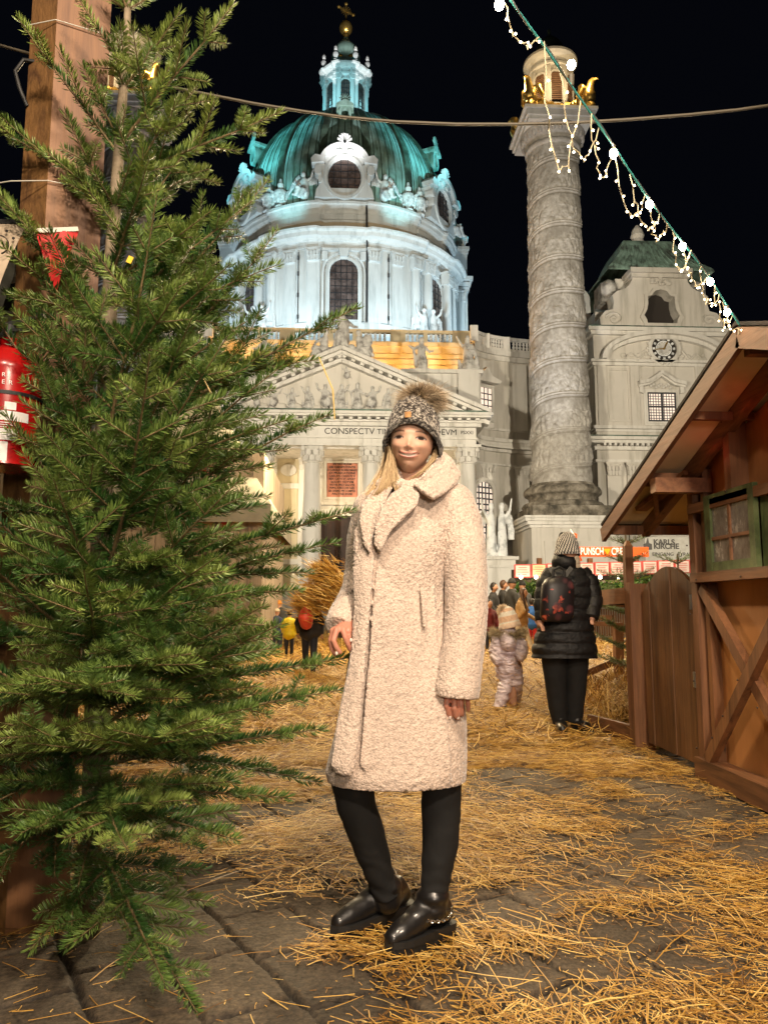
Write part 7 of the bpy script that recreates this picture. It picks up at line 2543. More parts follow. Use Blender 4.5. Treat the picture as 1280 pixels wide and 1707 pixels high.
for (ty, px, py, yy, th) in main:
    b = W(176 + (860 - ty) * 0.05, ty, 2.75)
    base_ = trunk_at(b.z)
    tip = W(px, py, yy)
    d = tip - base_
    L = d.length
    d0 = d.normalized()
    # leave the trunk lower and sweep up (upper) or arch over (lower)
    hz = base_.z
    F1.axis(base_, (d0 + Vector((0, 0, 0.15 if hz < 1.4 else -0.1))).normalized(), L, UPV, 2 if L > 0.4 else 1, th, 0, 0, 0.12 if L > 0.5 else 0.0, 0.58, 0.165, 0.36 + 0.25 * smooth01(1.0, 3.2, np.array(hz)).item() + 0.35 * max(0.0, 2.35 - yy), 48, target=tip)  # needle colour lightened with height and toward the camera, light put into it
# fill whorls
g = F1.g
z = 0.42
while z < 3.7:
    Rz = 0.86 * (1 - ((z - 0.5) / 3.6) ** 1.25) if z > 0.5 else 0.72
    n = 4 if z < 2.2 else 3
    a0 = g.uniform(0, 2 * PI)
    for k in range(n):
        a = a0 + 2 * PI * k / n + g.gauss(0, 0.2)
        c, s_ = math.cos(a), math.sin(a)
        if s_ > 0.55: Rk = Rz * 0.55      # behind, towards the post
        else: Rk = Rz * g.uniform(0.70, 0.98)
        if z > 2.6 and c > 0: Rk *= 0.6
        el = -0.15 + 0.30 * z
        F1.axis(trunk_at(z), Vector((c, s_, el)).normalized(), max(0.15, Rk), UPV, 2 if Rk > 0.45 else 1, 0.009, 0.25 if z < 1.5 else 0, 0.1, 0.12, 0.55, 0.17, 0.10 + 0.12 * z, 48)  # inner whorls get darker needles, shade put into the colour
    z += 0.19 if z < 1.6 else 0.27
nn = F1.build(fir, mats=('needles', 'twigbark'))
print('fir needles', nn)
# ribbons caught in the tree
M['yellow'] = plain('yellow_plastic', (0.75, 0.48, 0.03), 0.4)
M['strawbit'] = plain('straw_bit', (0.70, 0.50, 0.18), 0.5)
mb = MB(); q = W(217, 433, 2.26)
mb.box(tuple(q), (0.016, 0.003, 0.022), ry=0.4)
o = mb.build('price_tag', M['yellow'], origin=tuple(q)); tag(o, 'tiny yellow tag hanging high in the fir tree', 'tag')
for i, (a, b, c_) in enumerate((((532, 596), (555, 650), (558, 700)), ((340, 632), (352, 655), (362, 672)))):
    mb = MB()
    mb.tube([W(*a, 2.5), W(*b, 2.49), W(*c_, 2.5)], [0.0022, 0.003, 0.002], 5)
    o = mb.build('straw_stalk', M['strawbit'], origin=tuple(W(*b, 2.49)))
    tag(o, ('single straw stalk dangling from the fir tip in front of the pediment', 'short straw stalk stuck among the fir twigs near the grey tent')[i], 'straw')
# ---- young firs behind the gate
def young(x, y, h, r, label, seed, z0=0.0, nwh=6, grp='young firs by the fence'):
    t = thing('young_fir', (x, y, 0), label, 'tree', grp)
    f = Fir(seed)
    mb = MB()
    mb.tube([(x, y, z0), (x, y, h)], [0.03, 0.008], 8)
    mb.build('trunk', M['bark'], t)
    for k in range(nwh):
        z = z0 + 0.25 + (h - z0 - 0.35) * k / (nwh - 1)
        rr = r * (1 - 0.55 * k / nwh)
        for q in range(5):
            a = 2 * PI * q / 5 + k * 1.1
            f.axis(Vector((x, y, z)), Vector((math.cos(a), math.sin(a), 0.22)).normalized(), rr, UPV, 1, 0.008, 0.05, 0.3, 0.0, 0.4, 0.16, 0.62)
    f.build(t, True, ('needles_pale', 'bark'), 1.3)
M['needles_pale'] = rnd_mat('pale_fir_needles', [(0.0, (0.03, 0.07, 0.02)), (0.6, (0.10, 0.17, 0.055)), (1.0, (0.22, 0.30, 0.12))], 0.5)
q = W(1042, 890, 7.0)
young(q.x, 7.0, q.z, 0.42, 'young fir with wide open branches behind the gate post, under the hut eave', 31, 0.3, 8)
q = W(1128, 915, 7.6)
young(q.x, 7.6, q.z - 0.05, 0.42, 'young fir whose top shows above the arched plank gate', 32, 0.5, 5)
# ================================================================== LIGHT STRING, CABLES, SMALL THINGS ON THE POST
M['bulb'] = plain('glowing_bulb', (1, 1, 1), 0.3, 0, (1.0, 0.86, 0.62), 90.0)
M['led'] = plain('tiny_lit_led', (1, 1, 1), 0.3, 0, (1.0, 0.82, 0.52), 14.0)
M['teal'] = plain('teal_cable', (0.06, 0.36, 0.34), 0.5)
M['ivory'] = plain('ivory_cable', (0.62, 0.54, 0.36), 0.5)
M['blackcable'] = plain('dark_cable', (0.10, 0.085, 0.06), 0.55)
lx0, ly0, Y0_ = 1238.0, 548.0, 3.66
lx1, ly1, Y1_ = 826.0, -40.0, 2.25
def LS(px, dx=0.0, dy=0.0, dY=0.0):
    """point on the light string at photo column px"""
    f = (px - lx0) / (lx1 - lx0)
    inv = 1 / Y0_ * (1 - f) + 1 / Y1_ * f
    sag = 26 * math.sin(PI * f)
    # photographed course of the cable
    xs = [826, 850, 905, 960, 1020, 1075, 1136, 1182, 1210, 1238]
    ys = [-40, 0, 75, 155, 240, 325, 403, 463, 508, 552]
    return W(px + dx, float(np.interp(px, xs, ys)) + dy, 1 / inv + dY)
strg = thing('light_string', tuple(LS(1238)), 'string of glowing warm bulbs running from the hut roof ridge up to the top edge', 'string lights')
mb = MB()
P = [LS(826 + (1238 - 826) * i / 60.0) for i in range(61)]
mb.tube(P, 0.0045, 6)
mb.build('cable', M['teal'], strg, smooth=True)
mb = MB()
mb.tube([p + Vector((0.006 * math.sin(i * 0.55), 0.006 * math.cos(i * 0.55), 0.012 * math.cos(i * 0.55) + 0.004)) for i, p in enumerate(P)], 0.003, 6)
mb.build('supporting_wire', M['steel'], strg, smooth=True)
for i, (px, py) in enumerate(((832, 8), (952, 108), (1022, 256), (1082, 341), (1137, 411), (1183, 470), (1211, 521))):
    f = (px - lx0) / (lx1 - lx0)
    yy = 1 / (1 / Y0_ * (1 - f) + 1 / Y1_ * f)
    p = W(px, py, yy)
    q = LS(px)
    mb = MB()
    mb.ball(tuple(p), 0.0155, 16, 12, (1, 1, 1.15))
    b_ = mb.build('bulb', M['bulb'], strg, smooth=True)
    mb = MB()
    mb.tube([q, q.lerp(p, 0.5)], [0.009, 0.011], 8)
    mb.build('socket', M['blackcable'], b_)
rng = random.Random(5)
# looped fairy lights hanging under the cable
loops = [(838, 895, 70), (905, 965, 260), (935, 1000, 150), (985, 1022, 120), (1022, 1075, 110), (1050, 1100, 80), (1082, 1112, 70), (1120, 1150, 75), (1140, 1180, 60), (1165, 1200, 60), (1190, 1222, 50), (1205, 1236, 30)]
mb = MB(); ml = MB()
for (a, b, dep) in loops:
    n = 16
    pts = []
    for i in range(n + 1):
        t = i / n
        px = a + (b - a) * t
        hang = dep * (math.sin(PI * t) ** 0.8) * 0.62
        pts.append(LS(min(px, 1237), rng.gauss(0, 2.0) - 4 * math.sin(PI * t), hang + rng.gauss(0, 3.2), rng.gauss(0, 0.012)))
    mb.tube(pts, 0.0024, 5)
    for i in range(1, n, 2):
        q = pts[i] + Vector((rng.gauss(0, 0.006), rng.gauss(0, 0.006), rng.gauss(-0.008, 0.005)))
        mb.tube([pts[i], q], 0.0022, 5)
        ml.ball(tuple(q), 0.0042, 7, 5)
mb.build('fairy_wire', M['ivory'], strg)
tag(ml.build('led', M['led'], strg), kind='stuff')
# the long dark cable across the sky
cab = [(-20, 70), (60, 92), (150, 115), (250, 138), (345, 157), (420, 172), (500, 185), (570, 195), (660, 203), (760, 207), (860, 207), (950, 205), (1050, 199), (1150, 191), (1230, 183), (1300, 173)]
mb = MB()
mb.tube([W(a, b, 3.1 - 0.3 * i / 15) for i, (a, b) in enumerate(cab)], 0.0062, 8)
o = mb.build('power_cable', M['blackcable'], None, smooth=True, origin=tuple(W(640, 203, 3)))
tag(o, 'dark power cable sagging across the sky in front of the dome', 'cable')
# fire extinguisher
M['redpaint'] = plain('glossy_red_paint', (0.34, 0.006, 0.006), 0.25)
M['whitelabel'] = plain('white_label', (0.72, 0.70, 0.68), 0.5)
ec = W(10, 680, 2.62)
ez0, ez1 = W(20, 782, 2.62).z, W(20, 590, 2.62).z
ext = thing('fire_extinguisher', (ec.x, 2.62, ez0), 'red fire extinguisher with white label strapped to the big timber post', 'extinguisher')
er = abs(W(66, 680, 2.62).x - ec.x)
mb = MB()
mb.lathe(smooth_prof([(0.0, ez0), (er * 0.93, ez0), (er, ez0 + 0.02), (er, ez0 + 0.1), (er, ez1 - 0.10), (er * 0.92, ez1 - 0.05), (er * 0.6, ez1), (0.03, ez1 + 0.02), (0.03, ez1 + 0.05), (0, ez1 + 0.05)], 3), (ec.x, 2.62), 48)
mb.build('cylinder', M['redpaint'], ext, auto=50)
mb = MB()
mb.tube([(ec.x, 2.62, ez1 + 0.04), (ec.x, 2.62, ez1 + 0.10)], 0.018, 12)
mb.bar((ec.x - 0.02, 2.62, ez1 + 0.10), (ec.x + 0.12, 2.60, ez1 + 0.13), 0.02, 0.012)
mb.bar((ec.x - 0.02, 2.62, ez1 + 0.08), (ec.x + 0.10, 2.60, ez1 + 0.08), 0.02, 0.010)
mb.build('valve_lever', M['rubber'], ext)
def band(z0, z1, a0, a1, m, name, d=0.0012, parent=ext):
    mb = MB()
    mb.lathe([(er + d, z0), (er + d, z1)], (ec.x, 2.62), 24, R(a0), R(a1))
    return mb.build(name, M[m], parent, smooth=True)
def zz(py): return W(20, py, 2.62 - er).z
band(zz(683), zz(699), -60, 62, 'whitelabel', 'label')
band(zz(732), zz(713), -60, 45, 'whitelabel', 'label')
band(zz(668), zz(680), -8, 8, 'whitelabel', 'label'); band(zz(668), zz(681), 22, 40, 'whitelabel', 'label')
band(zz(770), zz(735), -60, 30, 'whitelabel', 'label')
for i in range(7):
    band(zz(703 + i * 3.6) - 0.0012, zz(703 + i * 3.6) + 0.0012, -50, 35 + 8 * math.sin(i * 2.3), 'whitelabel', 'label_line')
for i, s_ in enumerate(('FEUER', 'LÖSCHER')):
    for k, chx in enumerate(s_):
        a = R(-26 + (k - len(s_) / 2 + 0.5) * 11 + 22)
        text('label_lettering', chx, 0.020, (ec.x + (er + 0.002) * math.sin(a), 2.62 - (er + 0.002) * math.cos(a), zz(624 + i * 12)), M['whitelabel'], ext, rot=(PI / 2, 0, a), ext=0.0004)
mb = MB()
mb.lathe([(er + 0.003, zz(655)), (er + 0.003, zz(649))], (ec.x, 2.62), 48)
mb.build('strap', M['rubber'], ext)
# bunting
def pennant(pts, name, m, label, thick=0.0015, wav=0.006, tape='blackfab'):
    """cloth triangle: pts = (px,py,Y) left top, right top, tip"""
    A_, B_, T_ = (W(*p) for p in pts)
    n = 14
    V, F, idx = [], [], {}
    for i in range(n + 1):
        for j in range(n + 1 - i):
            u, v = j / n, i / n
            p = A_ * (1 - u - v) + B_ * u + T_ * v
            p.y += wav * math.sin(u * 7 + v * 3) * (0.4 + v)
            idx[(i, j)] = len(V); V.append(tuple(p))
    for i in range(n):
        for j in range(n - i):
            F.append((idx[(i, j)], idx[(i, j + 1)], idx[(i + 1, j)]))
            if j < n - i - 1: F.append((idx[(i, j + 1)], idx[(i + 1, j + 1)], idx[(i + 1, j)]))
    k = len(V)
    V2 = [(x, y + thick, z) for x, y, z in V]
    mb = MB(); mb.add(V + V2, F + [tuple(q + k for q in reversed(f)) for f in F])
    t = thing(name, tuple(A_), label, 'pennant', 'bunting round the post')
    mb.build('cloth', M[m], t, smooth=True)
    mb = MB()
    ab = (B_ - A_)
    mb.bar(A_ + Vector((0, -0.002, 0.006)), B_ + Vector((0, -0.002, 0.006)), 0.006, 0.016)
    mb.build('tape', M[tape], t)
    return t, A_, B_, T_
M['beigecloth'] = fabric('beige_pennant_cloth', (0.55, 0.44, 0.32), 0.8, 0.2)
M['redpen'] = fabric('red_pennant_cloth', (0.60, 0.012, 0.012), 0.6, 0.1)
M['olive'] = fabric('dark_olive_cloth', (0.035, 0.035, 0.022), 0.8, 0.1)
t, A_, B_, T_ = pennant(((-48, 372, 2.60), (44, 373, 2.62), (-2, 480, 2.60)), 'pennant', 'beigecloth', 'beige triangular pennant with black arc and dots left of the post')
mb = MB()
cc = W(-2, 408, 2.585)
for i in range(18):
    a0, a1 = R(-70 + i * 8.5), R(-70 + (i + 1) * 8.5)
    r_ = 0.034
    mb.bar((cc.x + r_ * math.cos(a0), cc.y, cc.z + r_ * math.sin(a0)), (cc.x + r_ * math.cos(a1), cc.y, cc.z + r_ * math.sin(a1)), 0.003, 0.006, (0, 1, 0.01))
for (a, b) in ((12, 385), (23, 397)):
    q = W(a, b, 2.59); mb.ball(tuple(q), 0.0055, 10, 6, (1, 0.3, 1))
mb.build('printed_motif', M['ink'], t)
pennant(((60, 388, 2.60), (131, 385, 2.66), (92, 498, 2.64)), 'pennant', 'redpen', 'red triangular pennant with white tape on the face of the post', wav=0.014, tape='cordw')
pennant(((-60, 432, 2.9), (32, 436, 2.9), (-10, 560, 2.9)), 'pennant', 'olive', 'dark olive pennant hanging in the shade behind the beige pennant')

# ================================================================== STALLS
M['palewood'] = wood('pale_grey_planks', (0.52, 0.42, 0.31), (0.26, 0.20, 0.14), 'Z', 1.0)
M['canvas'] = varied('grey_beige_canvas', (0.34, 0.32, 0.26), (0.24, 0.22, 0.17), (0.42, 0.39, 0.32), 0.8, 0.8, 8, 0.2, 0.02)
stall = thing('plank_stall', (-6.5, 15.5, 0), 'pale plank stall with peaked grey canvas roof behind the fir tree', 'stall')
sx0, sx1, sy = -9.4, W(437, 1000, 15).x, 15.0
sz = W(300, 752, 15).z
npk = 34
for i in range(npk):
    xa = sx0 + (sx1 - sx0) * i / npk
    mb = MB()
    mb.box((xa + (sx1 - sx0) / npk / 2, sy + 0.004 * (i % 3), sz / 2), ((sx1 - sx0) / npk - 0.015, 0.04, sz))
    mb.build('plank', M['palewood'], stall)
mb = MB(); mb.box((sx1 - 0.04, sy + 2.5, sz / 2), (0.06, 5, sz)); mb.build('side_wall', M['palewood'], stall)
mb = MB(); mb.box(((sx0 + sx1) / 2, sy + 0.12, sz / 2), (sx1 - sx0, 0.05, sz)); mb.build('backing_wall', M['palewood'], stall)
mb = MB()
e0 = W(452, 840, 14.6); pk = W(300, 560, 17.0)
ex0 = 2 * pk.x - e0.x
V = [(ex0, 14.6, e0.z), (e0.x, 14.6, e0.z), (e0.x, 20.2, e0.z), (ex0, 20.2, e0.z), (pk.x, 17.4, pk.z), (ex0, 14.6, e0.z - 0.35), (e0.x, 14.6, e0.z - 0.35), (e0.x, 20.2, e0.z - 0.35), (ex0, 20.2, e0.z - 0.35)]
mb.add(V, [(0, 1, 4), (1, 2, 4), (2, 3, 4), (3, 0, 4), (5, 6, 1, 0), (6, 7, 2, 1), (7, 8, 3, 2), (8, 5, 0, 3)])
mb.build('canvas_roof', M['canvas'], stall)
for i, (px, py0, py1) in enumerate(((295, 752, 780), (338, 760, 800), (352, 800, 850), (374, 812, 850), (372, 850, 880))):
    a, b = W(px, py0, 14.9), W(px + 3, py1, 14.9)
    mb = MB(); mb.bar(a, b, 0.10, 0.02, (0, 1, 0)); mb.build('ribbon', M['redpen'], stall)
# punch booth
bo = thing('punch_booth', (8.5, 25, 0), 'punch and crepes booth with red-orange sign, menu cards and fir garland', 'booth')
M['orange'] = plain('lit_orange_sign', (0.72, 0.10, 0.02), 0.5, 0, (1.0, 0.13, 0.02), 0.55)
M['signwhite'] = plain('white_sign_letters', (0.85, 0.82, 0.75), 0.5, 0, (1, 0.9, 0.75), 0.5)
M['boothdark'] = plain('dark_booth_interior', (0.05, 0.035, 0.025), 0.8)
BYc = 25.0
a, b = W(962, 928, BYc - 0.4), W(1062, 912, BYc - 0.4)
mb = MB(); mb.box(((a.x + b.x) / 2 + 0.15, BYc - 0.4, (a.z + b.z) / 2), (b.x - a.x + 0.4, 0.08, abs(b.z - a.z)))
sg = mb.build('sign_board', M['orange'], bo)
text('sign_lettering', 'PUNSCH', 0.33, (W(987, 920, 24.5).x, BYc - 0.46, (a.z + b.z) / 2), M['signwhite'], sg, ext=0.01, offset=0.006, sx=0.6)
text('sign_lettering', 'CREPES', 0.33, (W(1037, 920, 24.5).x, BYc - 0.46, (a.z + b.z) / 2), M['signwhite'], sg, ext=0.01, offset=0.006, sx=0.65)
q = W(1012, 920, 24.5)
mb = MB(); mb.prism([(q.x - 0.12, q.z + 0.1), (q.x, q.z - 0.1), (q.x + 0.12, q.z + 0.1)][::-1], BYc - 0.48, BYc - 0.44); mb.build('sign_mark', M['yellow'], sg)
mb = MB(); q = W(958, 915, 24.5)
mb.tube([(q.x, BYc - 0.45, q.z - 0.45), (q.x - 0.15, BYc - 0.45, q.z), (q.x + 0.05, BYc - 0.45, q.z + 0.5)], [0.25, 0.22, 0.05], 10); mb.build('flame_figure', M['orange'], bo, smooth=True)
mb = MB(); q = W(955, 898, 24.5)
mb.tube([(q.x - 0.1, BYc - 0.5, q.z - 0.15), (q.x, BYc - 0.5, q.z + 0.1), (q.x - 0.08, BYc - 0.5, q.z + 0.32)], [0.09, 0.07, 0.01], 8); mb.build('horn', M['signwhite'], bo, smooth=True)
M['card'] = plain('pale_menu_card', (0.75, 0.66, 0.62), 0.6, 0, (1.0, 0.80, 0.76), 0.12)
M['cardpink'] = plain('pink_card_frame', (0.70, 0.12, 0.12), 0.6)
M['cardy'] = plain('yellowish_menu_card', (0.80, 0.65, 0.40), 0.6, 0, (1.0, 0.78, 0.45), 0.15)
px = 857
k = 0
while px < 1150:
    w_ = 24 if k % 3 else 27
    yy = 23.2 + (k % 2) * 0.02
    top = 941 - 0.028 * (px - 857)
    a, b = W(px, top + 22, yy), W(px + w_, top, yy)
    c = ((a.x + b.x) / 2, yy, (a.z + b.z) / 2)
    mb = MB(); mb.box(c, (b.x - a.x, 0.05, b.z - a.z)); fr_ = mb.build('menu_frame', M['cardpink'], bo)
    mb = MB(); mb.box((c[0], yy - 0.03, c[2]), ((b.x - a.x) * 0.84, 0.03, (b.z - a.z) * 0.84)); mb.build('menu_card', M['cardy' if k in (1,) else 'card'], fr_)
    mb = MB()
    for r_ in range(4):
        mb.box((c[0] - 0.02 * (r_ % 2), yy - 0.05, c[2] + (1.5 - r_) * 0.07), ((b.x - a.x) * (0.5 + 0.1 * ((r_ * 7 + k) % 3)), 0.01, 0.014))
    mb.build('menu_lines', M['cardpink'], fr_)
    px += w_ + 1.5; k += 1
# booth roof edge, garland, posts and counter
a, b = W(868, 980, 23.6), W(1150, 975, 23.6)
mb = MB()
mb.box(((a.x + b.x) / 2, 25.2, W(1000, 963, 23.6).z - 0.12), (b.x - a.x, 3.2, 0.08))
mb.build('canopy', M['palewood'], bo)
GV, GF = [], []
gg = np.random.default_rng(2)
n = 2600
xs = gg.uniform(a.x - 0.3, b.x, n); cp = np.stack([xs, gg.uniform(23.1, 23.7, n), W(1000, 968, 23.5).z - 0.12 + 0.10 * np.sin(xs * 2.1) + gg.normal(0, 0.09, n)], 1)
dv = gg.normal(0, 1, (n, 3)); dv /= np.linalg.norm(dv, axis=1, keepdims=True); dv[:, 2] -= 0.3
V, F, tt = fur(cp, dv, 0.22, 0.05, gg, 0.3, 3)
link('fir_garland', rawmesh('fir_garland', V - np.array(world_loc(bo)), F, False, [M['needles']], attr=np.repeat(gg.uniform(0.2, 0.9, n), 6)), bo)
for px_ in (900, 985, 1062):
    q = W(px_, 1000, 23.8)
    mb = MB(); mb.box((q.x, 23.8, 1.3), (0.14, 0.14, 2.6)); mb.build('post', M['hutlightZ'], bo)
mb = MB(); mb.box(((a.x + b.x) / 2 + 0.8, 24.6, 0.6), (b.x - a.x - 1.5, 0.6, 1.1)); mb.build('counter', M['hutwood'], bo)
mb = MB(); mb.box(((a.x + b.x) / 2 + 0.5, 27.2, 1.2), (b.x - a.x, 0.1, 2.4)); mb.build('rear_wall', M['boothdark'], bo)
for i, px_ in enumerate((868, 893, 925, 960, 1000, 1030)):
    q = W(px_, 962, 23.0); mb = MB(); mb.ball((q.x, 23.0, q.z), 0.06, 8, 6); mb.build('bulb', M['led'], bo)
# church notice banner
M['banner'] = varied('grey_notice_banner', (0.32, 0.31, 0.28), (0.26, 0.25, 0.22), (0.38, 0.37, 0.34), 1.5, 0.7)
bn = thing('notice_banner', (W(1115, 920, 40).x, 40, 0), 'grey notice banner with small black lettering, seen beneath the hut eave', 'banner')
a, b = W(1076, 968, 40), W(1170, 896, 40)
mb = MB(); mb.box(((a.x + b.x) / 2, 40, (a.z + b.z) / 2), (b.x - a.x, 0.06, b.z - a.z)); mb.build('cloth', M['banner'], bn)
mb = MB(); mb.box(((a.x + b.x) / 2, 40.1, b.z / 2), (0.1, 0.1, b.z)); mb.build('pole', M['steel'], bn)
text('lettering', 'KARLS', 0.40, (W(1088, 906, 40).x, 39.95, W(1088, 904, 40).z), M['ink'], bn, align='LEFT', offset=0.01)
text('lettering', 'KIRCHE', 0.40, (W(1088, 906, 40).x, 39.95, W(1088, 911, 40).z), M['ink'], bn, align='LEFT', offset=0.01)
text('lettering', 'EINGANG   PYRAMIDE', 0.26, (W(1086, 924, 40).x, 39.95, W(1088, 924, 40).z), M['banner'] if False else M['ink'], bn, align='LEFT')
q = W(1079, 907, 40)
mb = MB(); mb.prism([(q.x - 0.25, q.z - 0.3), (q.x + 0.2, q.z - 0.3), (q.x + 0.2, q.z), (q.x + 0.05, q.z + 0.05), (q.x, q.z + 0.35), (q.x - 0.1, q.z + 0.05), (q.x - 0.25, q.z)], 39.93, 39.97); mb.build('logo', M['ink'], bn)
# low crowd barrier behind the backpacker
br = thing('crowd_barrier', (6.6, 21.5, 0), 'dark metal barrier fence right of the backpacker in the distance', 'barrier')
x0, x1 = W(985, 1040, 21.5).x, W(1048, 1040, 21.5).x
for z in (0.25, 1.05):
    mb = MB(); mb.bar((x0, 21.5, z), (x1, 21.5, z), 0.04, 0.04); mb.build('rail', M['steel'], br)
n = 16
for i in range(n + 1):
    x = x0 + (x1 - x0) * i / n
    mb = MB(); mb.bar((x, 21.5, 0.25), (x, 21.5, 1.05), 0.018, 0.018, (1, 0, 0)); mb.build('bar', M['steel'], br)
mb = MB(); mb.box(((x0 + x1) / 2, 21.9, 0.06), (x1 - x0 + 1, 0.4, 0.2)); o = mb.build('kerb', M['greystep']); tag(o, None, None, None, 'structure')
# ================================================================== OTHER PEOPLE
def bmat(name, c, rough=0.75, sheen=0.1):
    return fabric(name, c, rough, sheen, 60, 0.2, 0.004)
M['navy'] = bmat('navy_jacket', (0.02, 0.03, 0.09)); M['yellowjk'] = bmat('yellow_rain_jacket', (0.72, 0.55, 0.01), 0.5)
M['coal'] = bmat('charcoal_coat', (0.02, 0.019, 0.018)); M['tan'] = bmat('camel_coat', (0.42, 0.25, 0.10)); M['darkred'] = bmat('dark_red_coat', (0.16, 0.012, 0.015))
M['greycoat'] = bmat('grey_coat', (0.10, 0.10, 0.10)); M['brownhair'] = bmat('brown_hair', (0.09, 0.04, 0.018), 0.5); M['darkhair'] = bmat('dark_hair', (0.018, 0.011, 0.008), 0.5)
M['cream'] = bmat('cream_cloth', (0.62, 0.52, 0.38)); M['orangehat'] = bmat('orange_knit', (0.62, 0.24, 0.03)); M['coral'] = bmat('coral_hood', (0.75, 0.08, 0.04), 0.5); M['bluered'] = bmat('blue_cloth', (0.02, 0.12, 0.42)); M['redskirt'] = bmat('red_cloth_skirt', (0.55, 0.02, 0.02))
M['jeans'] = bmat('dark_jeans', (0.015, 0.018, 0.03)); M['plainskin'] = plain('face_skin', (0.55, 0.30, 0.20), 0.5); M['white_shoe'] = plain('white_trainers', (0.65, 0.63, 0.6), 0.5)
def rotz(v, a, o):
    c, s = math.cos(a), math.sin(a)
    return (o[0] + c * v[0] - s * v[1], o[1] + s * v[0] + c * v[1], o[2] + v[2])
def figure(x, y, h, rz, label, coat='coal', legs='jeans', hat=None, hair='darkhair', pose='stand', group=None, z=0.0, long_hair=False, coatlen=0.46, vox=0.03, hatball=None, scarf=None, shoes='rubber'):
    """clothed standing figure of height h facing -Y turned by rz"""
    t = thing('person', (x, y, z), label, 'person', group)
    k = h / 1.75
    T = lambda v: rotz((v[0] * k, v[1] * k, v[2] * k), rz, (x, y, z))
    def L(mb, pts, seg=12):
        limb(mb, [(*T(p[:3]), p[3] * k) for p in pts], seg)
    st = 0.0
    lean = {'stand': 0, 'bend': 0.35, 'walk': 0.05}.get(pose, 0)
    hd = (0.0, -0.04 - lean * 0.9, 1.62 - lean * 0.25)
    sh = (0.0, -lean * 0.6, 1.42 - lean * 0.15)
    ft = 0.28 if pose == 'walk' else 0.0
    arms = []
    for s in (-1, 1):
        el = (s * 0.26, sh[1] - 0.02 + (0.10 * s if pose == 'walk' else 0), 1.14)
        wr_ = (s * 0.25, sh[1] - 0.10 - (0.16 * s if pose == 'walk' else 0.08), 0.92)
        if pose == 'hold': wr_ = (s * 0.10, -0.30, 1.12)
        arms.append((s, el, wr_))
    b = MB()
    b.ball(T(hd), 0.105 * k, 16, 12, (0.82, 0.95, 1.12))
    b.ball(T((hd[0], hd[1] - 0.10, hd[2] - 0.015)), 0.020 * k, 8, 6)
    for s in (-1, 1): b.ball(T((s * 0.085, hd[1] + 0.01, hd[2] - 0.01)), 0.022 * k, 8, 6)
    L(b, [(0, hd[1] + 0.02, hd[2] - 0.08, 0.05), (0, sh[1], sh[2] - 0.02, 0.07), (0, sh[1] * 0.5, 1.1, 0.10), (0, 0, 0.92, 0.11)])
    for s, el, wr_ in arms:
        L(b, [(s * 0.17, sh[1], sh[2] - 0.06, 0.045), (*el, 0.035), (*wr_, 0.028)])
        for f in range(5):
            d = (f - 2) * 0.014
            L(b, [(wr_[0] + d * 0.6, wr_[1], wr_[2] - 0.03, 0.014), (wr_[0] + d, wr_[1] - 0.02, wr_[2] - 0.09 + abs(d) * 0.5, 0.010), (wr_[0] + d, wr_[1] - 0.035, wr_[2] - 0.12 + abs(d), 0.008)], 6)
    for s in (-1, 1):
        L(b, [(s * 0.08, 0, 0.9, 0.075), (s * 0.09, -s * ft * 0.5, 0.48, 0.045), (s * 0.09, -s * ft, 0.1, 0.03)])
    finish(bake(b, vox * 0.55 if vox > 0.02 else vox, 1), 'body', M['plainskin'], t)
    c = MB()
    w = 0.235
    L(c, [(0, sh[1], sh[2] - 0.01, 0.11), (0, sh[1] * 0.7, 1.25, 0.17), (0, sh[1] * 0.3, 1.02, 0.165), (0, 0, 1.40 - coatlen * 1.1, 0.185)], 20)
    for s in (-1, 1):
        L(c, [(s * 0.10, sh[1], sh[2] - 0.06, 0.10), (s * 0.06, sh[1] * 0.4, 1.1, 0.13), (s * 0.09, 0, 1.40 - coatlen * 1.1, 0.14)], 14)
    for s, el, wr_ in arms:
        L(c, [(s * 0.17, sh[1], sh[2] - 0.07, 0.085), (*el, 0.07), (wr_[0], wr_[1], wr_[2] + 0.02, 0.052)], 12)
    finish(bake(c, vox, 2), 'coat', M[coat], t)
    for s in (-1, 1):
        l = MB()
        L(l, [(s * 0.08, 0, 0.92, 0.105), (s * 0.09, -s * ft * 0.5, 0.48, 0.072), (s * 0.09, -s * ft, 0.12, 0.055)], 12)
        finish(bake(l, vox, 1), 'trouser_leg', M[legs], t)
        l = MB()
        L(l, [(s * 0.09, -s * ft + 0.04, 0.05, 0.045), (s * 0.10, -s * ft - 0.08, 0.045, 0.045), (s * 0.10, -s * ft - 0.15, 0.035, 0.033)], 10)
        finish(bake(l, vox * 0.7, 1), 'shoe', M[shoes], t)
    if hat:
        m_ = MB()
        m_.ball(T((hd[0], hd[1] + 0.012, hd[2] + 0.035)), 0.118 * k, 16, 10, (0.88, 0.98, 1.05))
        q = T(hd)
        me = bake(m_, 0.016, 1)
        # keep only the part above the brow
        V, N = mesh_np(me)
        V[:, 2] = np.maximum(V[:, 2], q[2] + 0.02 * k)
        mesh_set(me, V)
        hh = finish(me, 'hat', M[hat], t)
        if hatball:
            m_ = MB(); m_.ball(T((hd[0], hd[1] + 0.02, hd[2] + 0.19)), 0.055 * k, 12, 8); m_.build('bobble', M[hatball], hh, smooth=True)
    else:
        m_ = MB()
        m_.ball(T((hd[0], hd[1] + 0.022, hd[2] + 0.02)), 0.115 * k, 14, 10, (0.90, 0.92, 1.08))
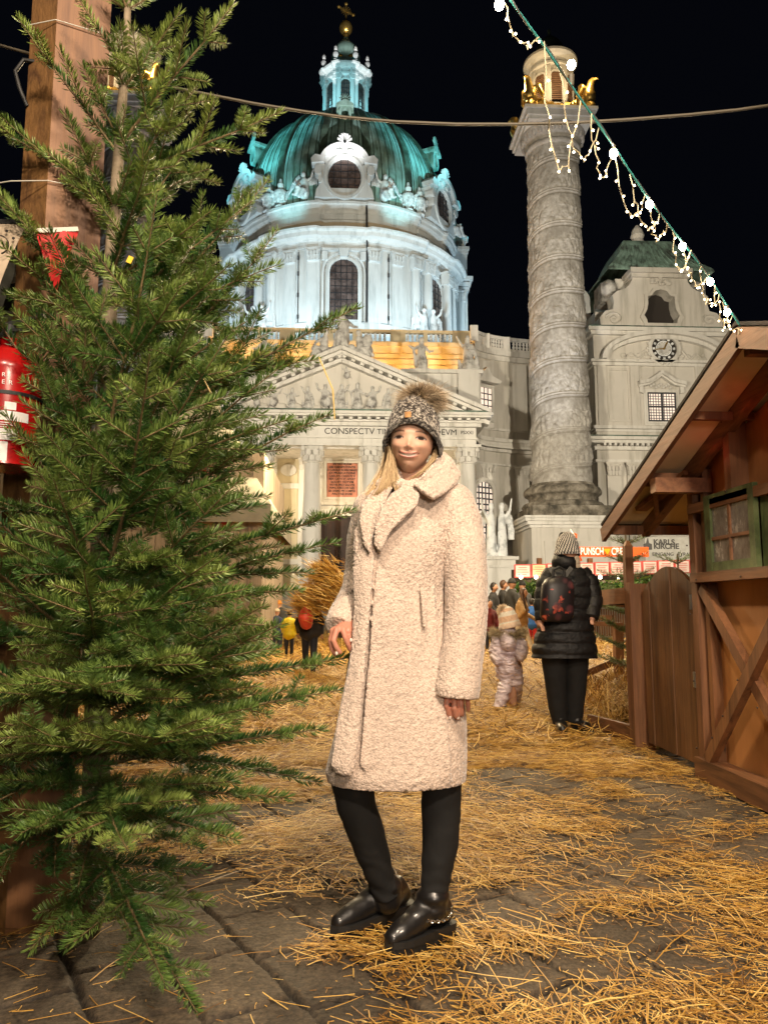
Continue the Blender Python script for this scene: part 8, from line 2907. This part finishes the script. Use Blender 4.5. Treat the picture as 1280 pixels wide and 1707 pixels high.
        if long_hair:
            for s in (-1, -0.4, 0.4, 1):
                L(m_, [(s * 0.08, hd[1] + 0.03, hd[2] + 0.02, 0.05), (s * 0.11, hd[1] + 0.06 - abs(s) * 0.06, hd[2] - 0.15, 0.05), (s * 0.12, hd[1] + 0.05 - abs(s) * 0.1, hd[2] - 0.38, 0.035), (s * 0.11, hd[1] + 0.02 - abs(s) * 0.12, hd[2] - 0.50, 0.015)], 8)
        finish(bake(m_, 0.022, 1), 'hair', M[hair], t)
    if scarf:
        m_ = MB(); L(m_, [(-0.07, hd[1] - 0.02, sh[2] + 0.04, 0.05), (0.07, hd[1] - 0.02, sh[2] + 0.04, 0.05)]); m_.build('scarf', M[scarf], t, smooth=True)
    return t
def at(px, Y): return W(px, 1010, Y).x
gR = 'crowd in front of the punch booth'
figure(at(822, 20), 20, 1.72, R(60), 'man in black coat at the left end of the crowd, next to the fleece coat', 'coal', group=gR)
figure(at(838, 20.5), 20.5, 1.80, R(80), 'man with short brown hair and black jacket behind the bobble-hatted child', 'coal', hair='brownhair', group=gR)
figure(at(852, 19.5), 19.5, 1.80, R(110), 'person in black hood and dark coat above the bobble-hatted child', 'coal', hat='coal', group=gR, scarf='greycoat')
figure(at(872, 22), 22, 1.82, R(200), 'person seen from behind in a dark coat, near the booth post', 'greycoat', hat='coal', group=gR)
figure(at(815, 17), 17, 1.25, R(20), 'person in a dark red coat half hidden behind the fleece coat', 'darkred', group=gR)
figure(at(868, 17), 17, 1.52, R(60), 'girl with long brown hair in a camel coat beyond the child', 'tan', 'cream', hair='brownhair', long_hair=True, pose='walk', group=gR, shoes='white_shoe')
figure(at(886, 18.5), 18.5, 1.30, R(150), 'child in a blue top and red trousers between the girl and the backpacker', 'bluered', 'redskirt', group=gR)
figure(at(905, 21), 21, 1.75, R(30), 'person in black coat partly hidden by the backpacker', 'coal', group=gR)
gL = 'visitors left of the fleece coat'
figure(at(428, 19.5), 19.5, 1.55, R(-60), 'person in black coat and white trainers beside the pale plank stall', 'coal', hat='coal', group=gL, shoes='white_shoe')
figure(at(462, 17.5), 17.5, 1.05, R(160), 'child in navy jacket with white cap, left of the yellow jacket', 'navy', hat='cream', group=gL)
figure(at(473, 18.5), 18.5, 1.30, R(-150), 'child with orange hat bending behind the yellow jacket', 'coal', hat='orangehat', group=gL, pose='bend')
figure(at(483, 15.5), 15.5, 1.05, R(170), 'child in a bright yellow jacket seen from behind', 'yellowjk', 'jeans', hair='darkhair', group=gL)
# parent in dark jacket with coral hood, bending
pp_ = figure(at(517, 12.0), 12.0, 1.30, R(180), 'person in dark jacket with a coral red hood under the tossed straw', 'coal', hair='darkhair', group=gL, pose='walk', coatlen=0.42)
m_ = MB(); q = W(511, 1028, 11.75)
limb(m_, [(q.x, 11.75, q.z + 0.14, 0.07), (q.x - 0.01, 11.7, q.z - 0.02, 0.12), (q.x, 11.72, q.z - 0.10, 0.10)])
finish(bake(m_, 0.03, 1), 'hood', M['coral'], pp_)
gS = 'tiny figures on the church steps'
for i, (px_, c_) in enumerate(((574, 'coal'), (582, 'greycoat'), (588, 'coal'))):
    p = W(px_, 975, 46.5)
    figure(p.x, 46.5, 1.72, R(40 * i), ('tiny person leftmost before the dark church door', 'tiny person in grey in the middle before the dark church door', 'tiny person nearest the fleece coat before the church door')[i], c_, group=gS, vox=0.05, z=0.35)
# tossed straw
gg = np.random.default_rng(12)
n = 3600
cs = [(W(560, 985, 11.6), 0.36), (W(540, 1000, 11.7), 0.30), (W(518, 1012, 11.8), 0.16), (W(548, 960, 11.6), 0.22)]
P, D_ = [], []
for i in range(n):
    c_, r_ = cs[int(gg.integers(len(cs)))]
    v = gg.normal(0, 1, 3); v /= np.linalg.norm(v); rr = r_ * gg.uniform(0, 1) ** 0.5 * (1.0 + 0.9 * (gg.uniform() < 0.16))
    P.append((c_.x + v[0] * rr, c_.y + v[1] * rr * 0.7, c_.z + v[2] * rr * 0.8))
    d = np.array([-0.9, 0.1, 0.42]) + gg.normal(0, 0.22, 3); D_.append(d / np.linalg.norm(d))
V, F, tt = fur(np.array(P), np.array(D_), 0.21, 0.013, gg, 0.3, 3)
o = link('tossed_straw', rawmesh('tossed_straw', V, F, False, [M['straw']], attr=np.repeat(np.clip(gg.normal(0.68, 0.2, n), 0, 1), 6)))
tag(o, 'golden armful of straw tossed into the air beside the fleece coat', None, None, 'stuff')

# ---------------------------------------------------------------- adult with the backpack
M['puffer'] = fabric('black_puffer_shell', (0.0045, 0.0045, 0.005), 0.6, 0.0, 30, 0.45, 0.015)
M['pack'] = None
def pack_mat():
    m, nt, b = nmat('black_floral_backpack_cloth')
    v = coord(nt, (1, 0.001, 1))
    vo = nt.nodes.new('ShaderNodeTexVoronoi'); vo.inputs['Scale'].default_value = 17
    nz = nt.nodes.new('ShaderNodeTexNoise'); nz.inputs['Scale'].default_value = 28; nt.links.new(v, nz.inputs['Vector'])
    vm = nt.nodes.new('ShaderNodeVectorMath'); vm.operation = 'MULTIPLY_ADD'; vm.inputs[1].default_value = (0.09, 0.0, 0.09); nt.links.new(nz.outputs['Color'], vm.inputs[0]); nt.links.new(v, vm.inputs[2])
    nt.links.new(vm.outputs[0], vo.inputs['Vector'])
    col = ramp(nt, vo.outputs['Distance'], [(0.0, (0.60, 0.22, 0.12)), (0.2, (0.45, 0.07, 0.04)), (0.36, (0.22, 0.03, 0.02)), (0.40, (0.015, 0.012, 0.015)), (1.0, (0.012, 0.010, 0.012))])
    sel = nt.nodes.new('ShaderNodeSeparateColor'); nt.links.new(vo.outputs['Color'], sel.inputs[0])
    keep = ramp(nt, sel.outputs[0], [(0.42, (0, 0, 0)), (0.46, (1, 1, 1))])
    col = mixc(nt, keep, (0.014, 0.011, 0.014), col)
    vo2 = nt.nodes.new('ShaderNodeTexVoronoi'); vo2.inputs['Scale'].default_value = 7; nt.links.new(v, vo2.inputs['Vector'])
    col = mixc(nt, ramp(nt, vo2.outputs['Distance'], [(0.18, (0.6, 0.6, 0.6)), (0.30, (0, 0, 0))]), col, (0.14, 0.05, 0.06))
    nt.links.new(col, b.inputs['Base Color']); b.inputs['Roughness'].default_value = 0.45
    return m
M['pack'] = pack_mat()
YA = 6.6
ad = thing('person', (W(945, 1225, YA).x, YA, 0), 'adult seen from behind in long black puffer coat with floral backpack and knitted bobble hat', 'person')
A = lambda px, py, y=YA: W(px, py, y)
b = MB()
hq = A(945, 918, 6.58)
b.ball(tuple(hq), 0.105, 16, 12, (0.85, 0.95, 1.1))
limb(b, [(hq.x, 6.58, hq.z - 0.08, 0.06), (*A(942, 960), 0.09), (*A(942, 1010), 0.13), (*A(942, 1070), 0.14)], 14)
for s, (e, w_) in ((-1, ((898, 1000), (896, 1040))), (1, ((992, 990), (990, 1030)))):
    limb(b, [(*A(942 + s * 24, 962), 0.04), (*A(*e), 0.04), (*A(w_[0] - s * 4, w_[1], 6.5), 0.035)], 12)
    for f in range(5):
        q = A(w_[0] - s * 6 + f * 1.2, w_[1] + 6, 6.45)
        limb(b, [(*A(w_[0] - s * 4, w_[1], 6.48), 0.02), (q.x, q.y, q.z, 0.011), (q.x, q.y - 0.02, q.z - 0.03, 0.008)], 6)
for a_, c_, d_ in (((920, 1090), (924, 1150), (933, 1215)), ((966, 1090), (962, 1150), (956, 1210))):
    limb(b, [(*A(*a_), 0.07), (*A(*c_), 0.05), (*A(*d_), 0.035)], 12)
finish(bake(b, 0.014, 1), 'body', M['plainskin'], ad)
# puffer coat: quilted rows
rowsA = [(942, 925, 962, .07), (952, 910, 976, .11), (965, 902, 984, .14), (985, 900, 986, .16), (1005, 903, 984, .165), (1030, 902, 983, .17), (1055, 894, 988, .185), (1080, 888, 992, .20), (1094, 887, 993, .20)]
secs = []
NZ = 90
pys = np.linspace(942, 1096, NZ)
for py in pys:
    l = np.interp(py, [r[0] for r in rowsA], [r[1] for r in rowsA]); r_ = np.interp(py, [r[0] for r in rowsA], [r[2] for r in rowsA]); ry = np.interp(py, [r[0] for r in rowsA], [r[3] for r in rowsA])
    ph = (py - 942) / 18.5
    q = 0.016 * abs(math.sin(PI * ph)) ** 0.5 - 0.010
    a_, c_ = A(l, py), A(r_, py)
    secs.append(((a_.x + c_.x) / 2, YA, (a_.z + c_.z) / 2, (c_.x - a_.x) / 2 + q, ry + q, 0.85))
V, F = loft(secs[::-1], 96)
V = np.array(V)
d = 0.008 * fbm(V * np.array([1, 1, 2.5]), 14, 3, 3)
cen = np.array([ad.location.x, YA, 0])
nrm = V - cen; nrm[:, 2] = 0; nrm /= np.linalg.norm(nrm, axis=1, keepdims=True) + 1e-9
V = V + nrm * d[:, None]
mb = MB(); mb.add(V, F); ct = mb.build('coat', M['puffer'], ad, smooth=True)
def psleeve(pts, nm='sleeve'):
    P_, R_ = [], []
    n = 70
    xs = np.linspace(0, len(pts) - 1, n)
    for t_ in xs:
        i = min(int(t_), len(pts) - 2); f = t_ - i
        a_ = A(pts[i][0], pts[i][1], pts[i][2]); c_ = A(pts[i + 1][0], pts[i + 1][1], pts[i + 1][2])
        P_.append(tuple(a_.lerp(c_, f))); r_ = pts[i][3] * (1 - f) + pts[i + 1][3] * f
        R_.append(r_ + 0.009 * abs(math.sin(t_ * PI * 1.6)) ** 0.5 - 0.006)
    mb = MB(); mb.tube(P_, R_, 24); mb.build(nm, M['puffer'], ct, smooth=True)
psleeve([(920, 953, 6.6, .07), (908, 975, 6.58, .075), (903, 1005, 6.55, .072), (904, 1035, 6.5, .06)])
psleeve([(967, 952, 6.6, .072), (982, 972, 6.58, .080), (989, 1000, 6.55, .078), (984, 1030, 6.48, .064)])
mb = MB(); mb.tube([tuple(A(942, 948)), tuple(A(942, 936)), tuple(A(942, 926))], [.115, .118, .10], 24); mb.ball(tuple(A(942, 927)), 0.10, 20, 12, (1, 1, .4)); mb.build('collar', M['puffer'], ct, smooth=True)
for pts in ([(922, 1075, 6.6, .11), (924, 1100, 6.6, .108), (926, 1140, 6.6, .092), (929, 1180, 6.6, .076), (934, 1208, 6.6, .064)], [(961, 1075, 6.6, .11), (960, 1100, 6.6, .108), (960, 1140, 6.6, .088), (958, 1180, 6.6, .074), (956, 1206, 6.6, .064)]):
    m_ = MB(); m_.tube([tuple(A(a_, c_, y_)) for a_, c_, y_, r_ in pts], [r_ for a_, c_, y_, r_ in pts], 20)
    me = bake(m_, 0.014, 2); V, N = mesh_np(me); mesh_set(me, V + N * (0.008 * fbm(V, 12, 4, 2))[:, None]); finish(me, 'trouser_leg', M['blackfab'], ad)
for px_, tx in ((931, -0.02), (957, 0.10)):
    q = G(px_, 1228)
    m_ = MB(); limb(m_, [(q.x, 6.58, 0.11, 0.05), (q.x + tx * 0.5, 6.50, 0.10, 0.05), (q.x + tx, 6.44 if tx < 0 else 6.52, 0.09, 0.042)], 14); limb(m_, [(q.x, 6.58, 0.12, 0.052), (q.x, 6.59, 0.18, 0.055)], 14)
    V0 = bake(m_, 0.012, 1); V, N = mesh_np(V0); V[:, 2] = np.maximum(V[:, 2], 0.045); mesh_set(V0, V); finish(V0, 'boot', M['leather'], ad)
def pattern_bw(S, f1, A_, T):
    w = np.sin(T * 60) * np.sin(A_ * 26 + np.floor(T * 19) * 1.6)
    k = smooth01(-0.1, 0.2, w)[:, None]
    return np.array((0.03, 0.03, 0.035)) * (1 - k) + np.array((0.60, 0.57, 0.52)) * k
hatA = knit_hat((hq.x, 6.58, hq.z + 0.0), 0.100, 0.112, 0.160, -0.035, 'hat', ad, pattern_bw, np.eye(3), cell=90, amp=0.006, front_up=0.0)
m_ = MB(); q = A(938, 894, 6.58); m_.ball((q.x, 6.58, q.z), 0.038, 12, 8); m_.build('bobble', M['blackfab'], hatA, smooth=True)
m_ = MB(); limb(m_, [(hq.x + 0.05, 6.55, hq.z - 0.08, 0.05), (hq.x + 0.06, 6.54, hq.z - 0.13, 0.04)]); m_.build('hair', M['cream'], ad, smooth=True)
# backpack
bp = thing('backpack', tuple(A(932, 1000, 6.38)), 'black backpack with red flowers worn by the adult in the puffer coat', 'backpack')
outl = [(908, 1036), (902, 1028), (903, 1000), (905, 975), (912, 964), (925, 960), (940, 960), (952, 965), (957, 978), (957, 1005), (956, 1028), (950, 1036), (930, 1038)]
P = [A(a_, c_, 6.36) for a_, c_ in outl]; cc = sum(P, Vector((0, 0, 0))) / len(P)
mb = MB(); Vb = []; n = len(P)
for f, dy in ((0.15, -0.03), (0.6, -0.02), (0.9, 0.0), (1.0, 0.035), (1.0, 0.09), (0.9, 0.115), (0.2, 0.12)):
    for p in P:
        q = cc.lerp(p, f); Vb.append((q.x, q.y + dy - 0.03, q.z))
Fb = [(i * n + k, i * n + (k + 1) % n, (i + 1) * n + (k + 1) % n, (i + 1) * n + k) for i in range(6) for k in range(n)] + [tuple(range(n - 1, -1, -1)), tuple(6 * n + k for k in range(n))]
mb.add(Vb, Fb); mb.build('bag', M['pack'], bp, auto=50)
mb = MB(); mb.tube([tuple(A(921, 962, 6.36)), tuple(A(922, 950, 6.36)), tuple(A(931, 945, 6.36)), tuple(A(940, 950, 6.36)), tuple(A(941, 962, 6.36))], 0.012, 8); mb.build('grab_handle', M['rubber'], bp)
for a_, c_ in (((925, 962), (916, 946)), ((940, 962), (952, 946))):
    mb = MB(); mb.bar(A(*a_, 6.39), A(*c_, 6.45), 0.035, 0.008, (0, 1, 0)); mb.build('strap', M['greycoat'], bp)
mb = MB(); mb.box(tuple(A(928, 982, 6.315)), (0.035, 0.008, 0.018)); mb.build('maker_badge', M['gold'], bp)
for s, px_ in ((-1, 905), (1, 955)):
    mb = MB()
    mb.tube([tuple(A(px_, 985, 6.37)), tuple(A(px_ - s * 1, 1000, 6.36)), tuple(A(px_, 1010, 6.37))], 0.006, 6); mb.build('zip_pull', M['silver'], bp)

# ---------------------------------------------------------------- child in the snowsuit
YC = 7.95
M['snowsuit'] = None
def snow_mat():
    m, nt, b = nmat('lilac_metallic_snowsuit')
    f = noise_node(nt, 9, 4, 0.6, coord(nt, (1, 1, 2.2)), 0.8)
    nt.links.new(ramp(nt, f, [(0.3, (0.40, 0.31, 0.36)), (0.6, (0.80, 0.70, 0.76))]), b.inputs['Base Color'])
    b.inputs['Roughness'].default_value = 0.36; b.inputs['Metallic'].default_value = 0.25
    bump(nt, b, noise_node(nt, 16, 3, 0.6, coord(nt, (1, 1, 2.6)), 0.8), 0.7, 0.03)
    return m
M['snowsuit'] = snow_mat()
ch = thing('person', (G(842, 1187).x, YC, 0), 'small child walking away in lilac snowsuit with fur-trimmed hood and cream bobble hat', 'person')
B = lambda px, py, y=YC: W(px, py, y)
b = MB(); hq2 = B(848, 1036)
b.ball(tuple(hq2), 0.095, 16, 12, (0.9, 1, 1.05))
limb(b, [(hq2.x, YC, hq2.z - 0.06, 0.05), (*B(846, 1065), 0.07), (*B(846, 1100), 0.08)], 12)
limb(b, [(*B(846, 1110), 0.06), (*B(848, 1145), 0.05), (*B(836, 1180), 0.035)], 10)
limb(b, [(*B(850, 1110), 0.06), (*B(853, 1145), 0.05), (*B(856, 1175), 0.035)], 10)
limb(b, [(*B(860, 1068), 0.035), (*B(868, 1080, 7.9), 0.03)], 10)
limb(b, [(*B(832, 1068), 0.035), (*B(828, 1085), 0.03)], 10)
finish(bake(b, 0.014, 1), 'body', M['plainskin'], ch)
b = MB()
limb(b, [(*B(847, 1056), 0.09), (*B(846, 1072), 0.128), (*B(846, 1098), 0.128), (*B(848, 1116), 0.122)], 20)
limb(b, [(*B(832, 1068), 0.085), (*B(826, 1085), 0.075), (*B(829, 1100, 7.88), 0.06)], 14)
limb(b, [(*B(860, 1066), 0.085), (*B(869, 1082, 7.88), 0.075), (*B(868, 1093, 7.8), 0.062)], 14)
limb(b, [(*B(840, 1115), 0.098), (*B(844, 1136), 0.082), (*B(838, 1156, 7.9), 0.070), (*B(833, 1174, 7.88), 0.062)], 16)
limb(b, [(*B(855, 1115), 0.098), (*B(860, 1138), 0.078), (*B(859, 1156, 8.05), 0.066), (*B(858, 1170, 8.15), 0.058)], 16)
me = bake(b, 0.009, 2); V, N = mesh_np(me)
wr_ = np.abs(fbm(V * np.array([0.7, 0.7, 2.2]), 13, 9, 3))
mesh_set(me, V + N * (0.024 * (wr_ - 0.25) + 0.004 * np.sin(V[:, 2] * 75 + 45 * V[:, 0] + 7 * vnoise(V, 7, 2)))[:, None]); finish(me, 'snowsuit', M['snowsuit'], ch)
b = MB(); limb(b, [(*B(842, 1062, 7.86), 0.07), (*B(847, 1072, 7.83), 0.085), (*B(852, 1080, 7.85), 0.05)], 16); finish(bake(b, 0.012, 1), 'hood', M['snowsuit'], ch)
n = 3500; ga = np.random.default_rng(4); aa = ga.uniform(0, 2 * PI, n)
rc = B(846, 1056)
cp = np.stack([rc.x + 0.145 * np.cos(aa), rc.y - 0.02 + 0.11 * np.sin(aa), rc.z + 0.015 * np.cos(2 * aa) + ga.normal(0, 0.012, n)], 1)
dv = np.stack([np.cos(aa), np.sin(aa), ga.normal(0.1, 0.7, n)], 1) + ga.normal(0, 0.35, (n, 3)); dv /= np.linalg.norm(dv, axis=1, keepdims=True)
V, F, tt = fur(cp, dv, 0.05, 0.005, ga, 0.5)
c = np.array((0.20, 0.14, 0.07)) + (np.array((0.62, 0.52, 0.34)) - np.array((0.20, 0.14, 0.07))) * tt[:, None]
link('fur_trim', rawmesh('fur_trim', V - np.array(world_loc(ch)), F, True, [M['fur']], col=c), ch)
def creamy(S, f1, A_, T):
    k = smooth01(-0.3, 0.3, np.sin(T * 17))[:, None]
    return (np.array((0.74, 0.50, 0.34)) * (1 - k) + np.array((0.80, 0.76, 0.66)) * k) * np.where(T < 0.14, 1.0, 1.0)[:, None] * np.where((T < 0.14)[:, None], np.array((1.0, 0.82, 0.72)), np.array((1.0, 1.0, 1.0)))
hc2 = knit_hat((hq2.x, YC, hq2.z - 0.01), 0.105, 0.112, 0.165, -0.05, 'hat', ch, creamy, np.array(Matrix.Rotation(R(-12), 3, 'Y')), cell=90, amp=0.005, nu=160, nv=90)
n = 2500; dv = ga.normal(0, 1, (n, 3)); dv /= np.linalg.norm(dv, axis=1, keepdims=True)
q = np.array(B(838, 1018))
V, F, tt = fur(q + dv * 0.03, dv, 0.035, 0.006, ga, 0.3)
link('bobble', rawmesh('bobble', V - np.array(world_loc(ch)), F, True, [M['fur']], col=np.array((0.86, 0.70, 0.50)) * (0.75 + 0.3 * tt)[:, None]), hc2)
M['tanboot'] = plain('tan_suede_boot', (0.42, 0.16, 0.06), 0.7)
for (px_, py_, y_, dx) in ((832, 1190, YC, -0.09), (857, 1182, YC + 0.25, -0.04)):
    q = W(px_, py_, y_); zb = 0.0 if y_ == YC else 0.04
    b = MB(); limb(b, [(q.x + 0.02, y_ + 0.05, zb + 0.05, 0.045), (q.x + dx * 0.4, y_ - 0.02, zb + 0.045, 0.045), (q.x + dx, y_ - 0.05, zb + 0.04, 0.036)], 14); limb(b, [(q.x + 0.02, y_ + 0.04, zb + 0.07, 0.048), (q.x + 0.02, y_ + 0.03, zb + 0.14, 0.05)], 14)
    finish(bake(b, 0.012, 1), 'boot', M['tanboot'], ch)
